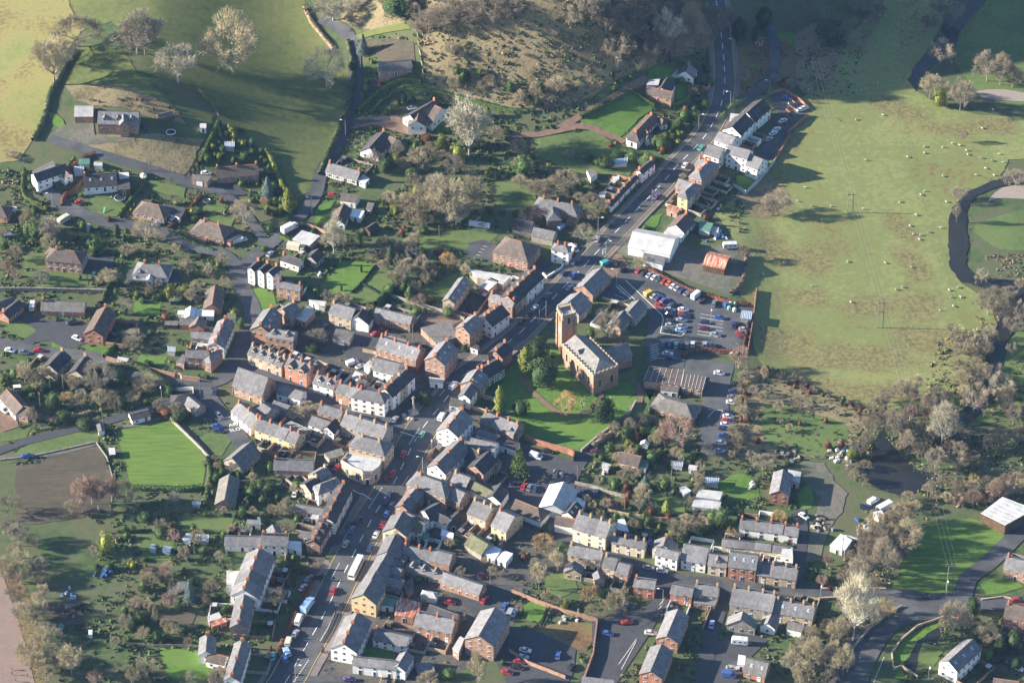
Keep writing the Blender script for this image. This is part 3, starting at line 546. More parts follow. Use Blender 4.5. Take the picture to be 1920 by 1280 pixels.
def dormer_mesh(wd, dp, hh, wall, roof):
    mb = MB(); w2 = wd / 2; p = .75; rh = w2 * p
    # faces -y; origin on the front foot
    mb.add([(-w2, 0, 0), (w2, 0, 0), (w2, 0, hh), (0, 0, hh + rh), (-w2, 0, hh), (-w2, dp, 0), (w2, dp, 0), (w2, dp, hh), (0, dp, hh + rh), (-w2, dp, hh)],
           [(0, 1, 2, 3, 4), (6, 5, 9, 8, 7), (1, 6, 7, 2), (5, 0, 4, 9), (0, 5, 6, 1)], 0)
    o = .18
    for sx in (-1, 1):
        e = (sx * (w2 + o), hh - o * p + .05); r = (0, hh + rh + .06); vs = []
        for y in (-o, dp + .4):
            vs += [(e[0], y, e[1]), (r[0], y, r[1]), (r[0], y, r[1] + .12), (e[0], y, e[1] + .12)]
        f = [(0, 1, 2, 3), (7, 6, 5, 4), (3, 2, 6, 7), (0, 4, 5, 1), (0, 3, 7, 4), (1, 5, 6, 2)]
        mb.add(vs, f if sx < 0 else [tuple(reversed(q)) for q in f], 1)
    ww = wd * .55; mb.box((0, -.03, hh * .52), (ww + .16, .1, hh * .7), mi=2); mb.box((0, -.08, hh * .52), (ww, .06, hh * .58), mi=3)
    return mb.mesh("dormer", ["wall_" + wall, "roof_" + roof, "win_frame", "win_glass"])
DORM = {}
OY, TH = 0.3, 0.16
def roof_mesh(x0, x1, hw, he, p, hl, hr_, ox0, ox1, mat, ridge=None):
    zr = he + p * hw + TH; ze = he - p * OY + TH; k = hw * 0.95; X0 = x0 - ox0; X1 = x1 + ox1; yo = hw + OY
    r0 = x0 + k if hl else X0; r1 = x1 - k if hr_ else X1
    if r1 <= r0: r0 = r1 = (r0 + r1) / 2
    top = [(X0, -yo, ze), (X1, -yo, ze), (X1, yo, ze), (X0, yo, ze), (r0, 0, zr), (r1, 0, zr)]
    bot = [(x, y, z - TH) for x, y, z in top]; mb = MB()
    fs = [(0, 1, 5, 4), (2, 3, 4, 5)]
    if hl: fs.append((3, 0, 4))
    if hr_: fs.append((1, 2, 5))
    per = [0, 1] + ([] if hr_ else [5]) + [2, 3] + ([] if hl else [4])
    allf = list(fs) + [tuple(i + 6 for i in reversed(f)) for f in fs]
    for i in range(len(per)):
        a, b = per[i], per[(i + 1) % len(per)]; allf.append((a, a + 6, b + 6, b))
    mb.add(top + bot, allf, 0)
    if r1 - r0 > .5: mb.box(((r0 + r1) / 2, 0, zr + .03), (r1 - r0 - .04, .26, .14), mi=1)
    return mb.mesh("roof", ["roof_" + mat, ridge or ("ridge_tile" if mat in "t" else "roof_" + ("d" if mat == "s" else mat if mat != "d" else "f"))])
def wall_mesh(x0, x1, hw, he, p, hl, hr_, mat, skirt=0.0):
    mb = MB(); z0 = -0.4 - skirt; h = he - .02; zr = he + p * hw - .02; mats = ["wall_" + mat]
    vs = [(x0, -hw, z0), (x1, -hw, z0), (x1, hw, z0), (x0, hw, z0), (x0, -hw, h), (x1, -hw, h), (x1, hw, h), (x0, hw, h)]
    fs = [(0, 1, 5, 4), (2, 3, 7, 6), (3, 2, 1, 0)]
    if hl: fs.append((3, 0, 4, 7))
    else: vs.append((x0, 0, zr)); fs.append((3, 0, 4, len(vs) - 1, 7))
    if hr_: fs.append((1, 2, 6, 5))
    else: vs.append((x1, 0, zr)); fs.append((1, 2, 6, len(vs) - 1, 5))
    if hl and hr_: fs.append((4, 5, 6, 7))
    mb.add(vs, fs); return mb.mesh("wall", mats)
def solve(A, B, Cc, he, p, g0=None):
    half = 3.5; g = g0
    for it in range(60):
        gg = g or 0.0; zr = gg + he + p * max(half - OY, .3) + TH
        a = unz(*A, zr); b = unz(*B, zr); c = unz(*Cc, gg + he - p * OY + TH)
        d = Vector((b.x - a.x, b.y - a.y)); L = d.length; d /= max(L, 1e-6)
        hn = abs(d.x * (c.y - a.y) - d.y * (c.x - a.x)); half = min(11, max(.9, .55 * half + .45 * hn))
        if g0 is None: g = h1((a.x + b.x) / 2, (a.y + b.y) / 2)
    return a, b, half, g or 0.0, L
def facade(root, p0, p1, rzw, he, wall, opts, door=False, dcol='white', shop=False, gable=0, floors=None, par=None):
    """windows on a wall from p0 to p1 (local xy, outside on the right-hand side walking p0->p1)"""
    d = Vector(p1) - Vector(p0); L = d.length
    if L < 1.8: return
    d /= L; n = Vector((d.y, -d.x)); nw = n.y * math.cos(rzw) + n.x * math.sin(rzw)
    if nw > 0.12: return
    fl = floors or (1 if he < 3.4 else 2 if he < 6.2 else 3 if he < 8.4 else 3); fh = he / fl
    rz = math.atan2(n.y, n.x) + math.pi / 2; k = max(1, int(L / (2.6 if fl > 1 else 2.9))); white = wall in "BRYSUCT"
    me = WIN if white and int(abs(root.location.x) * 3) % 3 else WIND
    for f in range(fl):
        for i in range(k):
            t = (i + .5) / k; x, y = Vector(p0) + d * (L * t) + n * 0.03
            if f == 0 and door and i == k // 2: 
                x2, y2 = Vector(p0) + d * (L * t) + n * 0.03; link("door", door_mesh(dcol), root, (x2, y2, 0), rz); continue
            z = f * fh + (1.45 if fh > 2.4 else fh * .55)
            if f == fl - 1: z = min(z, he - .85)
            o = link("window", me, root, (x, y, z), rz)
            if fh < 2.45 or f == 2: o.scale = (1, 1, .8)
            if shop and f == 0: o.scale = (1.9, 1, 1.15)
    if gable and fl > 1 and gable > 2.2:
        x, y = Vector(p0) + d * (L / 2) + n * .03; o = link("window", me, root, (x, y, he + gable * .35), rz); o.scale = (.8, 1, .7)
BPARSED = []; FOOT = []
def add_block(root, kind, a, b, half, g0, he, p, wall, roof, opts, rw=None, n=1, wallname="wall", roofname="roof", unit=(0, 1), main=True, seed=0, skirt=0):
    """one gabled / hipped block, between fractions unit[0]..unit[1] of the whole row, under root (root rotated with the ridge)"""
    pass
def opt(opts, k, dflt=None):
    for o in opts:
        if o.startswith(k) and (len(o) == len(k) or not o[len(k)].isalpha()): return o[len(k):]
    return dflt
def build_unit(root, x0, x1, hw, he, p, hl, hr_, ex0, ex1, wall, roof, opts, rz, idx, nn, skirt, sub=False, side=1, house=True):
    wn, rn = ("wing", "wing_roof") if sub else ("wall", "roof")
    w = link(wn, wall_mesh(x0, x1, hw, he, p, hl, hr_, wall, skirt), root)
    r = link(rn, roof_mesh(x0, x1, hw, he, p, hl, hr_, .22 if ex0 else 0, .22 if ex1 else 0, roof), w if sub else root)
    zr = he + p * hw
    c = opt(opts, 'c', '1' if house and not sub else '0'); c = c or 'row'; cm = CHIM['b' if opt(opts, 'k') == 'b' or wall in 'USC' else 'w' if opt(opts, 'k') == 'w' else 'r']
    inset = 0.5; L = x1 - x0; xs = []
    a0 = x0 + (hw * .95 if hl else inset); a1 = x1 - (hw * .95 if hr_ else inset)
    if c == 'row': xs = [a0] + ([a1] if idx == nn - 1 else [])
    elif c == 'm': xs = [(x0 + x1) / 2]
    elif c == '1': xs = [a0] if idx == 0 else []
    elif c == '2': xs = ([a0] if idx == 0 else []) + ([a1] if idx == nn - 1 else [])
    elif c in ('3', '4'): xs = [a0 + (a1 - a0) * t / (int(c) - 1) for t in range(int(c))]
    if sub and c == '2': xs = [a0, a1]
    for x in xs: link("chimney", cm, r, (x, 0, zr - .35), math.pi / 2)
    # which long side faces the camera
    sl = 1 if (math.cos(rz)) < 0 else -1          # local y sign of the side whose world normal has y<0
    if abs(math.cos(rz)) < .25: sl = -1 if math.sin(rz) < 0 else 1      # steep ridge: prefer... both get looked at
    nw = int(opt(opts, 'w', '1') or 1)
    if (house or opt(opts, 'w') is not None) and opt(opts, 'w') != '0':
        dc = ['white', 'dark', 'blue', 'dark', 'red', 'white'][(idx * 7 + int(abs(x0) * 3)) % 6]; shop = opt(opts, 'S') is not None
        facade(root, (x0, -hw), (x1, -hw), rz, he, wall, opts, door=not sub, dcol=dc, shop=shop)
        facade(root, (x1, hw), (x0, hw), rz, he, wall, opts, door=not sub, dcol=dc, shop=shop)
        if ex0: facade(root, (x0, hw), (x0, -hw), rz, he, wall, opts, gable=0 if hl else p * hw)
        if ex1: facade(root, (x1, -hw), (x1, hw), rz, he, wall, opts, gable=0 if hr_ else p * hw)
    nd = opt(opts, 'd'); ng = opt(opts, 'g')
    for cnt, big in ((nd, 0), (ng, 1)):
        if cnt is None: continue
        cnt = int(cnt or 1); key = (wall, roof, big)
        if key not in DORM: DORM[key] = dormer_mesh(2.7, 3.2, 1.9, wall, roof) if big else dormer_mesh(1.5, 2.0, 1.15, wall, roof)
        for j in range(cnt):
            x = x0 + L * (j + .5) / cnt; yy = sl * (hw + .12) if big else sl * hw * .72
            z = (he - .6) if big else he + p * hw * .28 - .15
            link("dormer", DORM[key], root, (x, yy, z), 0 if sl < 0 else math.pi)
    ns = opt(opts, 's')
    if ns is not None:
        ns = int(ns or 1)
        for j in range(ns):
            x = x0 + L * (j + .6) / ns; tt = .45; y = sl * hw * tt; z = he + p * hw * (1 - tt) + TH + .05
            o = link("rooflight", RLT, r, (x, y, z)); o.rotation_euler = (-sl * math.atan(p), 0, 0) if True else 0
    return w, r
LASTROOT = [None, None]
def building(line):
    spec, name, look, place = [t.strip() for t in line.split('|')]
    tk = spec.split(); sub = tk[0].startswith('+'); kind = tk[0].lstrip('+'); frame = tk[1]; rest = tk[2:]
    nums = []
    while rest and (rest[0].lstrip('-').replace('.', '', 1).isdigit()): nums.append(float(rest.pop(0)))
    he = nums[-1]; cs = nums[:-1]; walls, roof = rest[0], rest[1]; opts = rest[2:]; P = [fp(frame, cs[i], cs[i + 1]) for i in range(0, len(cs), 2)]
    p = float(opt(opts, 'p', '0.7')); n = int(opt(opts, 'n', '1')); house = name in ('house', 'bungalow', 'cottage', 'terraced_house', 'villa', 'shop', 'hotel', 'block_of_flats', 'inn', 'town_house', 'hall', 'mill_building')
    if kind == 'f':
        cen = (sum(q[0] for q in P) / len(P), sum(q[1] for q in P) / len(P)); g0 = 0.0
        if sub: g0 = LASTROOT[0].location.z
        else:
            for _ in range(15): q = unz(*cen, g0 + he); g0 = h1(q.x, q.y)
        Wp = [unz(*q, g0 + he) for q in P]; cx = sum(q.x for q in Wp) / len(Wp); cy = sum(q.y for q in Wp) / len(Wp)
        ar = sum(Wp[i].x * Wp[(i + 1) % len(Wp)].y - Wp[(i + 1) % len(Wp)].x * Wp[i].y for i in range(len(Wp)))
        if ar < 0: Wp = Wp[::-1]
        rz = math.atan2(Wp[1].y - Wp[0].y, Wp[1].x - Wp[0].x)
        rast([(q.x, q.y) for q in Wp]); FOOT.append([(q.x, q.y) for q in Wp])
        if sub:
            root = LASTROOT[0]; c, s_ = math.cos(-LASTROOT[1]), math.sin(-LASTROOT[1]); bx, by = root.location.x, root.location.y; rzw = LASTROOT[1]
        else:
            root = thing(name, None, (cx, cy, g0), rz, look, place, name.replace('_', ' '), px=cen[0]); c, s_ = math.cos(-rz), math.sin(-rz); bx, by = cx, cy; LASTROOT[:] = [root, rz]; rzw = rz
        loc = [((q.x - bx) * c - (q.y - by) * s_, (q.x - bx) * s_ + (q.y - by) * c) for q in Wp]; m = len(loc)
        zmin = min(h1(q.x, q.y) for q in Wp) - g0 - .3
        mb = MB(); mb.add([(x, y, min(zmin, -.3)) for x, y in loc] + [(x, y, he - .02) for x, y in loc], [(i, (i + 1) % m, m + (i + 1) % m, m + i) for i in range(m)] + [tuple(range(m, 2 * m)), tuple(range(m - 1, -1, -1))])
        w = link("annex" if sub else "wall", mb.mesh("wall", ["wall_" + walls[0]]), root)
        lx = sum(q[0] for q in loc) / m; ly = sum(q[1] for q in loc) / m
        ex = [(lx + (x - lx) * (1 + .2 / max(1, math.hypot(x - lx, y - ly))), ly + (y - ly) * (1 + .2 / max(1, math.hypot(x - lx, y - ly)))) for x, y in loc]
        mb = MB(); mb.add([(x, y, he) for x, y in ex] + [(x, y, he + .16) for x, y in ex], [(i, (i + 1) % m, m + (i + 1) % m, m + i) for i in range(m)] + [tuple(range(m, 2 * m)), tuple(range(m - 1, -1, -1))])
        if opt(opts, 'G') is not None:       # glazing bars / ribs across a glass or sheet roof
            a_, b_, c_, d_ = [Vector((x, y, he + .2)) for x, y in ex[:4]]
            for j in range(7): t = j / 6; mb.tube(a_.lerp(b_, t), d_.lerp(c_, t), .05, .05, 4, 1)
        link("annex_roof" if sub else "roof", mb.mesh("roof", ["roof_" + roof if roof != 'q' else "roof_glass", "win_frame"] if opt(opts, 'G') is not None else ["roof_" + roof if roof != 'q' else "roof_glass"]), w if sub else root)
        if house or opt(opts, 'w') is not None:
            for i in range(m): facade(root, loc[i], loc[(i + 1) % m], rzw, he, walls[0], opts, door=(i == 0), dcol='dark')
        elif not sub and name in ('shed', 'garage', 'summer_house', 'workshop'):
            best = min(range(m), key=lambda i: (Wp[i].x - Wp[(i + 1) % m].x)); a_ = Vector(loc[best]); b_ = Vector(loc[(best + 1) % m]); d = (b_ - a_).normalized(); nn_ = Vector((d.y, -d.x)); q = (a_ + b_) / 2 + nn_ * .05
            dc = 'dark' if name in ('shed', 'workshop') else 'white'
            if he > 1.9: link("garage_door" if name == 'garage' else "door", GAR['white'] if name == 'garage' else door_mesh(dc), root, (q.x, q.y, 0), math.atan2(nn_.y, nn_.x) + math.pi / 2).scale = (1, 1, min(1, (he - .15) / 2.2))
        return
    g_in = LASTROOT[0].location.z if sub else None
    a, b, half, g0, L = solve(P[0], P[1], P[2], he, p, g_in); hw = max(.8, half - OY)
    rz = math.atan2(b.y - a.y, b.x - a.x); mx, my = (a.x + b.x) / 2, (a.y + b.y) / 2
    x0, x1 = -L / 2, L / 2; hl = kind == 'h'; hr_ = kind in 'hk'
    if hl: x0 -= hw * .95
    else: x0 += .15
    if hr_: x1 += hw * .95
    else: x1 -= .15
    c, s_ = math.cos(rz), math.sin(rz)
    ft = [(mx + x * c - y * s_, my + x * s_ + y * c) for x, y in ((x0, -hw), (x1, -hw), (x1, hw), (x0, hw))]; rast(ft); FOOT.append(ft)
    skirt = max(0, g0 - min(h1(*q) for q in ft))
    if sub:
        root = LASTROOT[0]; fr = link("wing", None, root); fr.empty_display_size = .1
        bpy.data.objects.remove(fr)
        # bake the wing into the root's frame
        dz = -LASTROOT[1]; ox, oy = mx - root.location.x, my - root.location.y; lx = ox * math.cos(dz) - oy * math.sin(dz); ly = ox * math.sin(dz) + oy * math.cos(dz)
        before = set(root.children)
        build_unit(root, x0, x1, hw, he, p, hl, hr_, True, True, walls[0], roof, opts, rz, 0, 1, skirt, True, house=house)
        M = Matrix.Translation((lx, ly, 0)) @ Matrix.Rotation(rz - LASTROOT[1], 4, 'Z')
        for ch in root.children:
            if ch not in before: ch.matrix_basis = M @ ch.matrix_basis
        return
    for i in range(n):
        u0 = x0 + (x1 - x0) * i / n; u1 = x0 + (x1 - x0) * (i + 1) / n; um = (u0 + u1) / 2; wx, wy = mx + um * c, my + um * s_
        wl = walls[i % len(walls)] if len(walls) > 1 else walls[0]; rf = roof[i % len(roof)]
        q = P[0][0] + (P[1][0] - P[0][0]) * (i + .5) / n
        root = thing(name, None, (wx, wy, g0), rz, look, place, name.replace('_', ' '), px=q)
        if n > 1: root['group'] = ("row of " + place)
        dh = 0.0 if n == 1 else ((i * 37) % 5 - 2) * 0.07
        build_unit(root, u0 - um, u1 - um, hw + (.012 * (i % 2)), he + dh, p, hl and i == 0, hr_ and i == n - 1, i == 0, i == n - 1, wl, rf, opts, rz, i, n, skirt, house=house)
        LASTROOT[:] = [root, rz]
